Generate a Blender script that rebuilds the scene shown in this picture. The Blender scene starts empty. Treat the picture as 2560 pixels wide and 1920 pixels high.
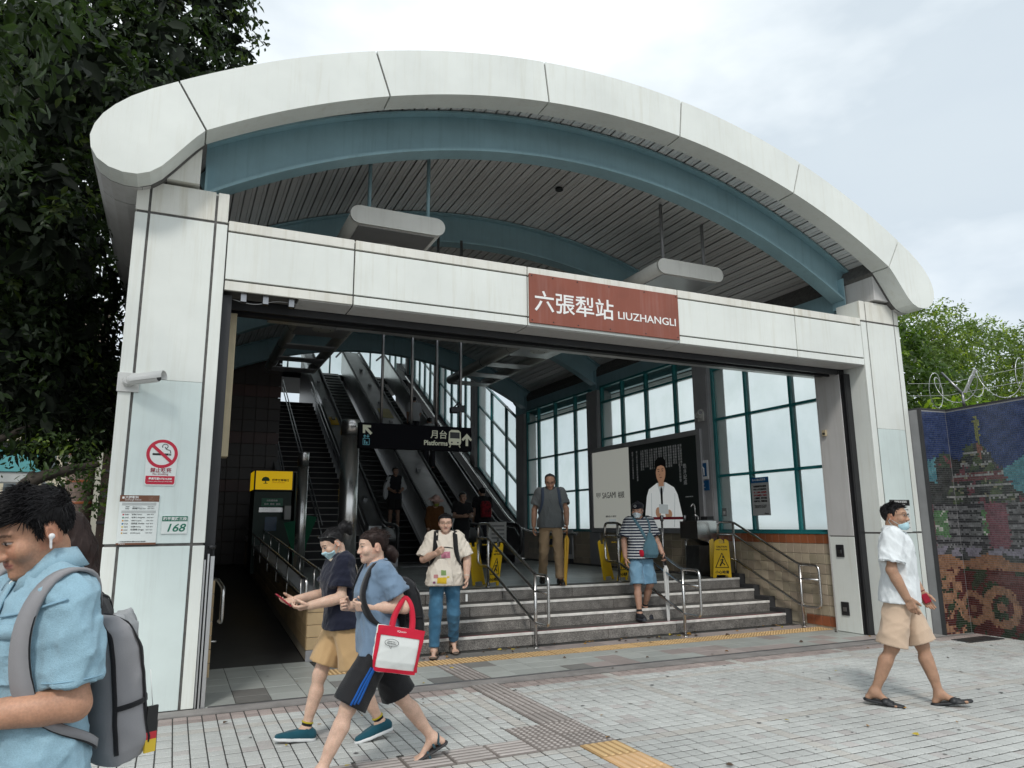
import bpy, bmesh, math, random
import numpy as np
from mathutils import Vector, Matrix, Euler

R_ = math.radians
random.seed(7); RNG = np.random.default_rng(7)
SC = bpy.context.scene
COL = SC.collection

# ------------------------------------------------------------------ camera
cam = bpy.data.cameras.new("camera"); cam_o = bpy.data.objects.new("camera", cam); COL.objects.link(cam_o)
cam.sensor_width = 36.0; cam.lens = 36.0 * 1810.66 / 2560.0; cam.clip_start = 0.05; cam.clip_end = 600
yaw, pitch, roll = R_(24.698), R_(11.008), R_(-0.444)
fwd = Vector((math.sin(yaw) * math.cos(pitch), math.cos(yaw) * math.cos(pitch), math.sin(pitch)))
rgt = Vector((math.cos(yaw), -math.sin(yaw), 0)); up = rgt.cross(fwd)
r2 = rgt * math.cos(roll) + up * math.sin(roll); u2 = -rgt * math.sin(roll) + up * math.cos(roll)
M = Matrix((r2, u2, -fwd)).transposed().to_4x4(); M.translation = Vector((0, 0, 1.5))
cam_o.matrix_world = M
SC.camera = cam_o

# ------------------------------------------------------------------ sky, sun, exposure
SUN_EL, SUN_AZ = R_(46), R_(-150)      # azimuth from +Y towards +X of where the sun stands
w = bpy.data.worlds.new("World"); SC.world = w; w.use_nodes = True
nt = w.node_tree; nt.nodes.clear()
N = lambda t: nt.nodes.new(t)
out = N("ShaderNodeOutputWorld"); bg = N("ShaderNodeBackground"); bg.inputs[1].default_value = 0.145
sky = N("ShaderNodeTexSky"); sky.sky_type = 'NISHITA'; sky.sun_disc = False
sky.sun_elevation = SUN_EL; sky.sun_rotation = SUN_AZ; sky.air_density = 1.0; sky.dust_density = 2.5; sky.ozone_density = 1.0
tc = N("ShaderNodeTexCoord"); mp = N("ShaderNodeMapping"); mp.inputs['Scale'].default_value = (1.0, 1.0, 2.2)
mp.inputs['Location'].default_value = (2.4, 0.1, 1.3)
nz = N("ShaderNodeTexNoise"); nz.inputs['Scale'].default_value = 1.9; nz.inputs['Detail'].default_value = 7; nz.inputs['Roughness'].default_value = 0.55; nz.inputs['Distortion'].default_value = 0.35
cr = N("ShaderNodeValToRGB"); cr.color_ramp.elements[0].position = 0.22; cr.color_ramp.elements[1].position = 0.62
cr.color_ramp.elements[0].color = (0.88, 0.88, 0.88, 1); cr.color_ramp.elements[1].color = (1, 1, 1, 1)
nz2 = N("ShaderNodeTexNoise"); nz2.inputs['Scale'].default_value = 1.7; nz2.inputs['Detail'].default_value = 6; nz2.inputs['Roughness'].default_value = 0.52
cr2 = N("ShaderNodeValToRGB")
cr2.color_ramp.elements[0].position = 0.40; cr2.color_ramp.elements[0].color = (4.25, 4.8, 5.25, 1)
cr2.color_ramp.elements[1].position = 0.66; cr2.color_ramp.elements[1].color = (7.7, 8.0, 8.1, 1)
mx = N("ShaderNodeMixRGB")
L = nt.links.new
L(tc.outputs['Generated'], mp.inputs[0]); L(mp.outputs[0], nz.inputs['Vector']); L(mp.outputs[0], nz2.inputs['Vector'])
L(nz.outputs[0], cr.inputs[0]); L(nz2.outputs[0], cr2.inputs[0])
L(cr.outputs[0], mx.inputs[0]); L(sky.outputs[0], mx.inputs[1]); L(cr2.outputs[0], mx.inputs[2])
L(mx.outputs[0], bg.inputs[0]); L(bg.outputs[0], out.inputs[0])
sun = bpy.data.lights.new("sun", 'SUN'); sun.energy = 1.5; sun.angle = R_(10); sun.color = (1.0, 0.965, 0.91)
sun_o = bpy.data.objects.new("sun", sun); COL.objects.link(sun_o)
sd = Vector((math.sin(SUN_AZ) * math.cos(SUN_EL), math.cos(SUN_AZ) * math.cos(SUN_EL), math.sin(SUN_EL)))
sun_o.rotation_euler = sd.to_track_quat('Z', 'Y').to_euler(); sun_o.location = sd * 40
vs = SC.view_settings; vs.view_transform = 'Standard'; vs.look = 'None'; vs.exposure = 0.20; vs.gamma = 1.0; vs.use_curve_mapping = False
SC.render.engine = 'CYCLES'
try:
    SC.cycles.use_denoising = True; SC.cycles.max_bounces = 8; SC.cycles.diffuse_bounces = 4; SC.cycles.transmission_bounces = 8; SC.cycles.transparent_max_bounces = 12
    SC.cycles.caustics_reflective = False; SC.cycles.caustics_refractive = False
except Exception: pass

# ------------------------------------------------------------------ materials
def pmat(name, col, rough=0.6, metal=0.0, var=0.12, vscale=3.0, bump=0.0, bscale=60.0, rnd=0.0, col2=None, streak=0.0,
         streak_col=(0.20, 0.17, 0.11), coat=0.0, attr=False, trans=0.0, spec=0.5, detail=6, speck=0.0, speck_scale=300.0, aniso=None, sheen=0.0, sss=0.0, hue=0.0):
    m = bpy.data.materials.new(name); m.use_nodes = True; t = m.node_tree; t.nodes.clear()
    n = t.nodes.new; l = t.links.new
    o = n("ShaderNodeOutputMaterial"); b = n("ShaderNodeBsdfPrincipled"); l(b.outputs[0], o.inputs[0])
    b.inputs['Roughness'].default_value = rough; b.inputs['Metallic'].default_value = metal
    b.inputs['Specular IOR Level'].default_value = spec
    if coat: b.inputs['Coat Weight'].default_value = coat; b.inputs['Coat Roughness'].default_value = 0.1
    if trans: b.inputs['Transmission Weight'].default_value = trans
    if sheen: b.inputs['Sheen Weight'].default_value = sheen
    if sss:
        b.inputs['Subsurface Weight'].default_value = sss; b.inputs['Subsurface Radius'].default_value = (0.012, 0.004, 0.002)
        b.inputs['Subsurface Scale'].default_value = 1.0
    g = n("ShaderNodeNewGeometry"); pos = g.outputs['Position']
    if aniso:
        mpn = n("ShaderNodeMapping"); mpn.inputs['Scale'].default_value = aniso; l(pos, mpn.inputs[0]); vpos = mpn.outputs[0]
    else: vpos = pos
    if attr:
        a = n("ShaderNodeAttribute"); a.attribute_name = 'Col'; c = a.outputs['Color']
    else:
        a = n("ShaderNodeRGB"); a.outputs[0].default_value = (*col, 1); c = a.outputs[0]
    ns = n("ShaderNodeTexNoise"); ns.inputs['Scale'].default_value = vscale; ns.inputs['Detail'].default_value = detail; ns.inputs['Roughness'].default_value = 0.6
    l(vpos, ns.inputs['Vector'])
    if col2 is not None:
        rp = n("ShaderNodeValToRGB"); rp.color_ramp.elements[0].position = 0.42; rp.color_ramp.elements[1].position = 0.62
        l(ns.outputs[0], rp.inputs[0]); mm = n("ShaderNodeMixRGB"); l(rp.outputs[0], mm.inputs[0]); l(c, mm.inputs[1]); mm.inputs[2].default_value = (*col2, 1); c = mm.outputs[0]
    if var or rnd or hue:
        h = n("ShaderNodeHueSaturation"); l(c, h.inputs['Color']); c = h.outputs[0]
        mr = n("ShaderNodeMapRange"); mr.inputs['From Min'].default_value = 0.3; mr.inputs['From Max'].default_value = 0.7
        mr.inputs['To Min'].default_value = 1 - var; mr.inputs['To Max'].default_value = 1 + var; l(ns.outputs[0], mr.inputs['Value']); v = mr.outputs[0]
        if rnd or hue:
            oi = n("ShaderNodeObjectInfo")
            if rnd:
                m2 = n("ShaderNodeMapRange"); m2.inputs['To Min'].default_value = 1 - rnd; m2.inputs['To Max'].default_value = 1 + rnd; l(oi.outputs['Random'], m2.inputs['Value'])
                mu = n("ShaderNodeMath"); mu.operation = 'MULTIPLY'; l(v, mu.inputs[0]); l(m2.outputs[0], mu.inputs[1]); v = mu.outputs[0]
            if hue:
                m3 = n("ShaderNodeMapRange"); m3.inputs['To Min'].default_value = 0.5 - hue; m3.inputs['To Max'].default_value = 0.5 + hue
                wn = n("ShaderNodeTexWhiteNoise"); wn.noise_dimensions = '1D'; l(oi.outputs['Random'], wn.inputs['W']); l(wn.outputs[0], m3.inputs['Value']); l(m3.outputs[0], h.inputs['Hue'])
        l(v, h.inputs['Value'])
    if speck:
        n3 = n("ShaderNodeTexNoise"); n3.inputs['Scale'].default_value = speck_scale; n3.inputs['Detail'].default_value = 2; l(pos, n3.inputs['Vector'])
        m4 = n("ShaderNodeMapRange"); m4.inputs['From Min'].default_value = 0.35; m4.inputs['From Max'].default_value = 0.65; m4.inputs['To Min'].default_value = 1 - speck; m4.inputs['To Max'].default_value = 1 + speck
        l(n3.outputs[0], m4.inputs['Value']); h2 = n("ShaderNodeHueSaturation"); l(c, h2.inputs['Color']); l(m4.outputs[0], h2.inputs['Value']); c = h2.outputs[0]
    if streak:
        mp2 = n("ShaderNodeMapping"); mp2.inputs['Scale'].default_value = (9, 9, 0.5); l(pos, mp2.inputs[0])
        n2 = n("ShaderNodeTexNoise"); n2.inputs['Scale'].default_value = 1.6; n2.inputs['Detail'].default_value = 8; n2.inputs['Roughness'].default_value = 0.7; l(mp2.outputs[0], n2.inputs['Vector'])
        n4 = n("ShaderNodeTexNoise"); n4.inputs['Scale'].default_value = 1.1; n4.inputs['Detail'].default_value = 4; l(pos, n4.inputs['Vector'])
        r2_ = n("ShaderNodeValToRGB"); r2_.color_ramp.elements[0].position = 0.50; r2_.color_ramp.elements[1].position = 0.85
        l(n2.outputs[0], r2_.inputs[0]); mu2 = n("ShaderNodeMath"); mu2.operation = 'MULTIPLY'; l(r2_.outputs[0], mu2.inputs[0]); l(n4.outputs[0], mu2.inputs[1])
        mu3 = n("ShaderNodeMath"); mu3.operation = 'MULTIPLY'; l(mu2.outputs[0], mu3.inputs[0]); mu3.inputs[1].default_value = streak * 2
        mm2 = n("ShaderNodeMixRGB"); l(mu3.outputs[0], mm2.inputs[0]); l(c, mm2.inputs[1]); mm2.inputs[2].default_value = (*streak_col, 1); c = mm2.outputs[0]
    l(c, b.inputs['Base Color'])
    if bump:
        nb = n("ShaderNodeTexNoise"); nb.inputs['Scale'].default_value = bscale; nb.inputs['Detail'].default_value = 4; l(vpos, nb.inputs['Vector'])
        bp = n("ShaderNodeBump"); bp.inputs['Strength'].default_value = bump; bp.inputs['Distance'].default_value = 0.01; l(nb.outputs[0], bp.inputs['Height']); l(bp.outputs[0], b.inputs['Normal'])
    return m

MT = {}
def mt(key, *a, **k):
    if key not in MT: MT[key] = pmat(key, *a, **k)
    return MT[key]

def emat(name, col, strength=1.0):
    m = bpy.data.materials.new(name); m.use_nodes = True; b = m.node_tree.nodes['Principled BSDF']
    b.inputs['Base Color'].default_value = (*col, 1); b.inputs['Emission Color'].default_value = (*col, 1); b.inputs['Emission Strength'].default_value = strength
    return m

# ------------------------------------------------------------------ object helpers
def tag(o, label=None, cat=None, group=None, kind=None):
    if label: o['label'] = label
    if cat: o['category'] = cat
    if group: o['group'] = group
    if kind: o['kind'] = kind
    return o
def link(o, parent=None):
    COL.objects.link(o)
    if parent is not None: o.parent = parent
    return o
def empty(name, loc=(0, 0, 0), rz=0.0, label=None, cat=None, group=None, kind=None, parent=None):
    o = bpy.data.objects.new(name, None); o.empty_display_size = 0.1; link(o, parent); o.location = loc; o.rotation_euler = (0, 0, rz)
    return tag(o, label, cat, group, kind)
def mesh_obj(name, me, mats, parent=None, loc=None, rot=None, smooth=False):
    if mats is not None and not len(me.materials):
        for m in (mats if isinstance(mats, (list, tuple)) else [mats]): me.materials.append(m)
    if smooth and len(me.polygons): me.polygons.foreach_set('use_smooth', [True] * len(me.polygons))
    o = bpy.data.objects.new(name, me); link(o, parent)
    if loc is not None: o.location = loc
    if rot is not None: o.rotation_euler = rot
    return o
def copy_tree(o, parent=None):
    c = o.copy(); COL.objects.link(c); c.parent = parent
    for ch in list(o.children): copy_tree(ch, c)
    return c

BOXF = [(0, 3, 2, 1), (4, 5, 6, 7), (0, 1, 5, 4), (1, 2, 6, 5), (2, 3, 7, 6), (3, 0, 4, 7)]
class MB:
    """collects shapes into one mesh"""
    def __init__(s): s.v = []; s.f = []; s.c = []; s.sm = []; s.mi = []; s.cur = 0
    def add(s, vs, fs, col=None, smooth=False):
        b = len(s.v); s.v.extend([tuple(p) for p in vs])
        for f in fs:
            s.f.append(tuple(b + i for i in f)); s.c.append(col); s.sm.append(smooth); s.mi.append(s.cur)
        return s
    def box(s, x0, x1, y0, y1, z0, z1, col=None):
        return s.add([(x0, y0, z0), (x1, y0, z0), (x1, y1, z0), (x0, y1, z0), (x0, y0, z1), (x1, y0, z1), (x1, y1, z1), (x0, y1, z1)], BOXF, col)
    def cbox(s, x0, x1, y0, y1, z0, z1, c=0.004, col=None):
        """box with chamfered edges"""
        vs = []; 
        X = (x0, x1); Y = (y0, y1); Z = (z0, z1); S = (1, -1)
        idx = {}
        for i in (0, 1):
            for j in (0, 1):
                for k in (0, 1):
                    p = (X[i], Y[j], Z[k])
                    for a in range(3):
                        q = [p[0] + S[i] * c, p[1] + S[j] * c, p[2] + S[k] * c]; q[a] = p[a]
                        idx[i, j, k, a] = len(vs); vs.append(tuple(q))
        fs = []
        for a in range(3):
            b, d = (a + 1) % 3, (a + 2) % 3
            for side in (0, 1):
                loop = []
                for (u, v_) in ((0, 0), (1, 0), (1, 1), (0, 1)):
                    t = [0, 0, 0]; t[a] = side; t[b] = u; t[d] = v_; loop.append(idx[t[0], t[1], t[2], a])
                fs.append(tuple(loop if side else loop[::-1]))
            for u in (0, 1):          # edges along axis a
                for v_ in (0, 1):
                    t0 = [0, 0, 0]; t0[b] = u; t0[d] = v_; t1 = list(t0); t1[a] = 1
                    q = [idx[(*t0, b)], idx[(*t1, b)], idx[(*t1, d)], idx[(*t0, d)]]
                    fs.append(tuple(q if (u == v_) == False else q[::-1]))
        for i in (0, 1):
            for j in (0, 1):
                for k in (0, 1):
                    q = [idx[i, j, k, 0], idx[i, j, k, 1], idx[i, j, k, 2]]
                    fs.append(tuple(q if (i + j + k) % 2 else q[::-1]))
        return s.add(vs, fs, col)
    def obox(s, c, size, rot, col=None):
        h = [d / 2 for d in size]; Rm = rot if isinstance(rot, Matrix) else Euler(rot).to_matrix()
        vs = [Vector(c) + Rm @ Vector((sx * h[0], sy * h[1], sz * h[2])) for sz in (-1, 1) for sx, sy in ((-1, -1), (1, -1), (1, 1), (-1, 1))]
        return s.add(vs, BOXF, col)
    def prism(s, poly, axis, a0, a1, col=None, smooth=False):
        """poly in the two other axes (in order), extruded along axis from a0 to a1; poly counter-clockwise when seen from +axis"""
        def P(u, v, a):
            return {'x': (a, u, v), 'y': (u, a, v), 'z': (u, v, a)}[axis]
        n = len(poly); vs = [P(u, v, a0) for u, v in poly] + [P(u, v, a1) for u, v in poly]
        flip = axis == 'y'
        fs = [tuple(range(n - 1, -1, -1)), tuple(range(n, 2 * n))] + [(i, (i + 1) % n, n + (i + 1) % n, n + i) for i in range(n)]
        if flip: fs = [f[::-1] for f in fs]
        b = len(s.f); s.add(vs, fs, col)
        if smooth:
            for i in range(b + 2, len(s.f)): s.sm[i] = True
        return s
    def tube(s, pts, r, n=10, cap=True, col=None, closed=False):
        P = [Vector(p) for p in pts]; rs = r if isinstance(r, (list, tuple)) else [r] * len(P)
        ring = []; t = (P[1] - P[0]).normalized()
        nrm = t.orthogonal().normalized(); prev = t
        m = len(P)
        for i, p in enumerate(P):
            if closed: t = (P[(i + 1) % m] - P[i - 1]).normalized()
            elif i == 0: t = (P[1] - P[0]).normalized()
            elif i == m - 1: t = (P[-1] - P[-2]).normalized()
            else: t = ((P[i + 1] - P[i]).normalized() + (P[i] - P[i - 1]).normalized()).normalized()
            q = prev.rotation_difference(t); nrm = (q @ nrm).normalized(); nrm = (nrm - t * nrm.dot(t)).normalized(); prev = t
            bn = t.cross(nrm)
            ring.append([p + (nrm * math.cos(2 * math.pi * k / n) + bn * math.sin(2 * math.pi * k / n)) * rs[i] for k in range(n)])
        vs = [v for rg in ring for v in rg]; fs = []
        for i in range(m if closed else m - 1):
            j = (i + 1) % m
            for k in range(n): fs.append((i * n + k, i * n + (k + 1) % n, j * n + (k + 1) % n, j * n + k))
        s.add(vs, fs, col, True)
        if cap and not closed:
            b = len(s.v) - len(vs)
            s.f.append(tuple(b + k for k in range(n - 1, -1, -1))); s.c.append(col); s.sm.append(False); s.mi.append(s.cur)
            s.f.append(tuple(b + (m - 1) * n + k for k in range(n))); s.c.append(col); s.sm.append(False); s.mi.append(s.cur)
        return s
    def lathe(s, prof, c=(0, 0, 0), n=20, col=None, smooth=True, axis='z'):
        vs = []; 
        for (r, h) in prof:
            for k in range(n):
                a = 2 * math.pi * k / n; q = (r * math.cos(a), r * math.sin(a), h)
                if axis == 'y': q = (q[0], h, -q[1])
                if axis == 'x': q = (h, q[0], q[1])
                vs.append((c[0] + q[0], c[1] + q[1], c[2] + q[2]))
        fs = []; m = len(prof)
        for i in range(m - 1):
            for k in range(n): fs.append((i * n + k, i * n + (k + 1) % n, (i + 1) * n + (k + 1) % n, (i + 1) * n + k))
        s.add(vs, fs, col, smooth)
        b = len(s.v) - len(vs)
        for lp in (tuple(b + k for k in range(n - 1, -1, -1)), tuple(b + (m - 1) * n + k for k in range(n))):
            s.f.append(lp); s.c.append(col); s.sm.append(False); s.mi.append(s.cur)
        return s
    def mesh(s, name):
        me = bpy.data.meshes.new(name); me.from_pydata(s.v, [], s.f)
        if any(s.sm): me.polygons.foreach_set('use_smooth', s.sm)
        if any(s.mi): me.polygons.foreach_set('material_index', s.mi)
        if any(c is not None for c in s.c):
            at = me.color_attributes.new('Col', 'FLOAT_COLOR', 'CORNER'); arr = np.empty((len(me.loops), 4), 'f'); arr[:] = 1
            ls = np.zeros(len(me.polygons), 'i'); lt = np.zeros(len(me.polygons), 'i'); me.polygons.foreach_get('loop_start', ls); me.polygons.foreach_get('loop_total', lt)
            cc = np.array([c if c is not None else (1, 1, 1) for c in s.c], 'f'); arr[:, :3] = np.repeat(cc, lt, 0)
            at.data.foreach_set('color', arr.ravel())
        me.update(); return me
    def build(s, name, mat, parent=None, loc=None, rot=None):
        return mesh_obj(name, s.mesh(name), mat, parent, loc, rot)

def bez(p, k=6, r=0.05, closed=False):
    """polyline with rounded corners of radius about r"""
    P = [Vector(q) for q in p]; o = []
    n = len(P)
    for i in range(n):
        if not closed and i in (0, n - 1): o.append(P[i]); continue
        a, b, c = P[i - 1], P[i], P[(i + 1) % n]
        d1 = (a - b); d2 = (c - b); l = min(r, d1.length * 0.49, d2.length * 0.49)
        s, e = b + d1.normalized() * l, b + d2.normalized() * l
        for t in range(k + 1):
            u = t / k; o.append(s * (1 - u) ** 2 + b * 2 * u * (1 - u) + e * u * u)
    return o

_fonts = {}
def text(body, size, mat, loc, rot, parent=None, name='lettering', width=None, extrude=0.0015, bold=0.0, align='LEFT', shear=0.0, height=None, spacing=1.0):
    c = bpy.data.curves.new(name, 'FONT'); c.body = body; c.size = size; c.extrude = extrude; c.offset = bold; c.align_x = align; c.shear = shear; c.space_character = spacing
    c.resolution_u = 3
    o = bpy.data.objects.new(name, c)
    me = bpy.data.meshes.new_from_object(o); bpy.data.objects.remove(o); bpy.data.curves.remove(c)
    n = len(me.vertices); a = np.empty(n * 3, 'f'); me.vertices.foreach_get('co', a); a = a.reshape(-1, 3)
    if n and width:
        w_ = a[:, 0].max() - a[:, 0].min(); k = width / max(w_, 1e-6); ky = k
        if height: ky = height / max(a[:, 1].max() - a[:, 1].min(), 1e-6)
        a[:, 0] *= k; a[:, 1] *= ky
        me.vertices.foreach_set('co', a.ravel())
    me.name = name; me.materials.clear(); me.materials.append(mat)
    return mesh_obj(name, me, None, parent, loc, rot)
FRONT = (math.pi / 2, 0, 0)                 # reads from -Y
WALLX = (math.pi / 2, 0, -math.pi / 2)      # on a wall seen along +X
# ------------------------------------------------------------------ shared materials
WHITE = mt('white_panel', (0.74, 0.765, 0.725), rough=0.5, var=0.08, vscale=0.9, streak=0.34, streak_col=(0.46, 0.42, 0.29), bump=0.03, bscale=14)
WHITE_D = mt('white_panel_dirty', (0.72, 0.71, 0.65), rough=0.55, var=0.10, vscale=2.2, streak=0.65, streak_col=(0.38, 0.33, 0.20))
PAINT = mt('repainted_panel', (0.66, 0.745, 0.725), rough=0.5, var=0.06, vscale=1.6, streak=0.35, streak_col=(0.40, 0.42, 0.38))
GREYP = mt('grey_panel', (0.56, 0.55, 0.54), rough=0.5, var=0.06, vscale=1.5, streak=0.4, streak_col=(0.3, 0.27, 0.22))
JOINT = mt('joint_sealant', (0.11, 0.105, 0.10), rough=0.8, var=0.3, vscale=20)
TEAL = mt('teal_steel', (0.30, 0.47, 0.525), rough=0.42, var=0.10, vscale=2.0, streak=0.35, streak_col=(0.10, 0.17, 0.19))
FRAME_TEAL = mt('window_teal', (0.020, 0.175, 0.185), rough=0.35, var=0.08)
SLATM = mt('ceiling_slat', (0.80, 0.79, 0.78), rough=0.45, var=0.07, vscale=1.2, rnd=0.07, metal=0.0)
DARKM = mt('black_metal', (0.015, 0.015, 0.017), rough=0.45, var=0.2)
ALU = mt('aluminium', (0.58, 0.58, 0.58), rough=0.38, metal=0.85, var=0.08, aniso=(40, 40, 1.5))
STEEL = mt('stainless_steel', (0.62, 0.61, 0.60), rough=0.27, metal=1.0, var=0.06, vscale=4, bump=0.02, bscale=90)
STEEL_D = mt('worn_steel', (0.30, 0.30, 0.31), rough=0.33, metal=1.0, var=0.2, vscale=7)
ROOFM = mt('roof_skin', (0.22, 0.22, 0.225), rough=0.7)
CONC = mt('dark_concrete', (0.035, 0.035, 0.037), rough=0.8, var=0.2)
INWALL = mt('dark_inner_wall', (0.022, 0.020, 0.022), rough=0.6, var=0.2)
COLG = mt('grey_column', (0.30, 0.30, 0.31), rough=0.55, var=0.1, streak=0.4, streak_col=(0.15, 0.14, 0.13))

XC, ZC = 4.487, -2.4
def pol(r, a): return (XC + r * math.sin(a), ZC + r * math.cos(a))
def arc_prism(mb, r0, r1, a0, a1, y0, y1, n=24, col=None):
    A = [a0 + (a1 - a0) * i / n for i in range(n + 1)]
    vs = []
    for a in A:
        for r, y in ((r0, y0), (r1, y0), (r1, y1), (r0, y1)):
            x, z = pol(r, a); vs.append((x, y, z))
    fs = []
    for i in range(n):
        b, c = 4 * i, 4 * i + 4
        for k in range(4): fs.append((b + k, b + (k + 1) % 4, c + (k + 1) % 4, c + k))
    st = len(mb.f); mb.add(vs, fs + [(3, 2, 1, 0), (4 * n, 4 * n + 1, 4 * n + 2, 4 * n + 3)], col)
    return mb

bld = empty('station_entrance', (XC, 7.2, 0), label='white panelled station entrance hall with arched roof and teal steel ribs', cat='building')
def onb(o):      # children of the building are given world coordinates
    o.matrix_parent_inverse = Matrix.Translation((-XC, -7.2, 0)); return o
def B(mb, name, mat, parent=None):
    o = mb.build(name, mat)
    if parent is None: o.parent = bld; onb(o)
    else: o.parent = parent
    return o

FY = 7.0
# pillars > panels
def pillar(x0, x1, seams, side):
    p = B(MB().box(x0 + .012, x1 - .012, FY + .012, FY + .40, 0.0, 4.60), 'pillar', JOINT)
    xs = [x0] + seams + [x1]
    for i in range(3):
        a = xs[i] + (0.011 if i else 0); b = xs[i + 1] - (0.011 if i < 2 else 0)
        for (z0, z1, m) in ((0.01, 1.343, PAINT if (i == 1) else WHITE), (1.367, 2.781, PAINT if i == 1 else WHITE), (2.783 if i == 1 else 2.781, 4.318, WHITE), (4.342, 4.63, WHITE_D)):
            if i != 1 and z0 == 1.367: z1 = 4.318
            if i != 1 and z0 == 2.781: continue
            B(MB().cbox(a, b, FY, FY + .03, z0, z1, .003), 'panel', m, p)
    # side panels and back
    for xa in ((x0 - .0, x0 + .011), (x1 - .011, x1)):
        for (z0, z1) in ((.01, 1.343), (1.367, 4.318), (4.342, 4.63)):
            B(MB().box(xa[0], xa[1], FY + .032, FY + .40, z0, z1), 'panel', WHITE, p)
    B(MB().box(x0 + .012, x1 - .012, FY + .034, FY + .40, 4.602, 4.628), 'cap', WHITE_D, p)
    return p
pillar(-0.526, 0.257, [-0.414, 0.150], 1)
pillar(8.717, 9.500, [8.830, 9.404], -1)

# beam > panels
bm_ = B(MB().box(0.262, 8.712, FY + .03, FY + .34, 3.70, 4.345), 'beam', JOINT)
seams = [0.262, 1.472, 3.42, 5.497, 7.446, 8.712]
for i in range(5):
    a, b = seams[i] + .007, seams[i + 1] - .007
    B(MB().cbox(a, b, FY, FY + .029, 4.268, 4.365, .003), 'cap_strip', WHITE_D, bm_)
    B(MB().cbox(a, b, FY + .002, FY + .029, 3.787, 4.250, .003), 'panel', WHITE, bm_)
    B(MB().cbox(a, b, FY, FY + .029, 3.680, 3.769, .003), 'bottom_strip', WHITE_D if i == 0 else WHITE, bm_)
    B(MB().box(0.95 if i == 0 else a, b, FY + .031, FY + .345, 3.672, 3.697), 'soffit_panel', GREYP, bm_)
B(MB().box(0.262, 8.712, FY + .029, FY + .345, 4.347, 4.362), 'top_flashing', WHITE_D, bm_)
tr = MB(); tr.box(.27, 8.7, 7.36, 7.40, 3.60, 3.72); tr.box(.27, 8.7, 7.44, 7.47, 3.62, 3.72); tr.box(.27, 8.7, 7.52, 7.56, 3.60, 3.72); tr.box(.27, 8.7, 7.36, 7.69, 3.70, 3.90); tr.box(.27, 8.7, 7.64, 7.69, 3.62, 3.72)
B(tr, 'door_track', DARKM, bm_)
for i in range(5):
    a, b = seams[i] + .004, seams[i + 1] - .004
    if i == 0: a = 0.75
    B(MB().cbox(a, b, 7.70, 7.93, 3.655, 3.70, .004), 'inner_strip', ALU, bm_)
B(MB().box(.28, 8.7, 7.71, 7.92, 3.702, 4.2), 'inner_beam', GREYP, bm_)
# bits of broken soffit at the left end: brackets and a loose wire
for x in (.42, .62, .86): B(MB().box(x, x + .05, 7.05, 7.12, 3.60, 3.69), 'bracket', STEEL_D, bm_)
B(MB().tube(bez([(.30, 7.12, 3.64), (.55, 7.15, 3.60), (.75, 7.1, 3.66), (1.0, 7.14, 3.655)], r=.1), .004, 6), 'loose_wire', ALU, bm_)

# jambs
jr = B(MB().box(8.60, 8.705, 7.37, 7.77, 0.0, 3.66), 'jamb', JOINT)
for z0, z1 in ((.01, 1.30), (1.315, 3.655)):
    B(MB().cbox(8.588, 8.60, 7.36, 7.78, z0, z1, .003), 'jamb_panel', GREYP if z0 > 1 else WHITE, jr)
B(MB().box(8.588, 8.71, 7.782, 7.80, 0, 3.66), 'jamb_back', GREYP, jr)
gr = MB(); gr.box(8.62, 8.715, 7.28, 7.355, 0, 3.6); gr.box(8.60, 8.62, 7.335, 7.352, 0, 3.6); gr.box(8.60, 8.62, 7.285, 7.30, 0, 3.6)
B(gr, 'door_guide', DARKM, jr)
# left guide: aluminium channel with slots, black rubber, screw knob
jl = B(MB().box(.262, .345, 7.10, 7.30, 0, 3.66), 'jamb', DARKM)
g = MB(); g.box(.262, .276, 7.02, 7.10, 0, 1.22); g.box(.288, .302, 7.00, 7.10, 0, 1.27); g.box(.314, .345, 7.02, 7.10, 0, 1.25)
for i in range(9): g.lathe([(.0085, 0), (.0085, .004)], (.330, 7.018, .1 + i * .14), 8, axis='y')
B(g, 'door_guide', ALU, jl)
kn = MB().lathe([(.008, 1.25), (.008, 1.31), (.03, 1.315), (.034, 1.325), (.034, 1.34), (.026, 1.347)], (.318, 7.05, 0), 14)
B(kn, 'clamp_knob', DARKM, jl)
YEL = mt('yellowed_trim', (0.55, 0.46, 0.30), rough=0.6, var=0.15, streak=0.6)
B(MB().cbox(.345, .42, 7.42, 7.60, 2.16, 3.58, .004), 'guide_cover', YEL, jl)

# arched fascia > panels
fas = B(arc_prism(MB(), 8.72, 9.18, -R_(31), R_(31), 6.67, 6.91, 60), 'fascia', JOINT)
ang = [-R_(31.0), -R_(18.65), -R_(6.15), R_(6.0), R_(18.5), R_(31.0)]
for i in range(5):
    B(arc_prism(MB(), 8.70, 9.20, ang[i] + .0011, ang[i + 1] - .0011, 6.65, 6.93, 22), 'fascia_panel', WHITE, fas)
def bulb(sgn, grow=0.0):
    pts = [(4.4835 * 1, 5.055), (4.741, 5.484), (4.95, 5.355), (5.10, 5.245), (5.216, 5.135), (5.30, 5.03), (5.355, 4.92), (5.38, 4.81), (5.365, 4.70), (5.31, 4.61), (5.22, 4.55), (5.11, 4.522), (5.0, 4.525), (4.90, 4.565), (4.81, 4.64), (4.72, 4.755), (4.62, 4.89), (4.55, 4.98)]
    P = [(XC + sgn * u, z) for u, z in pts]
    return P if sgn < 0 else P
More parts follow.
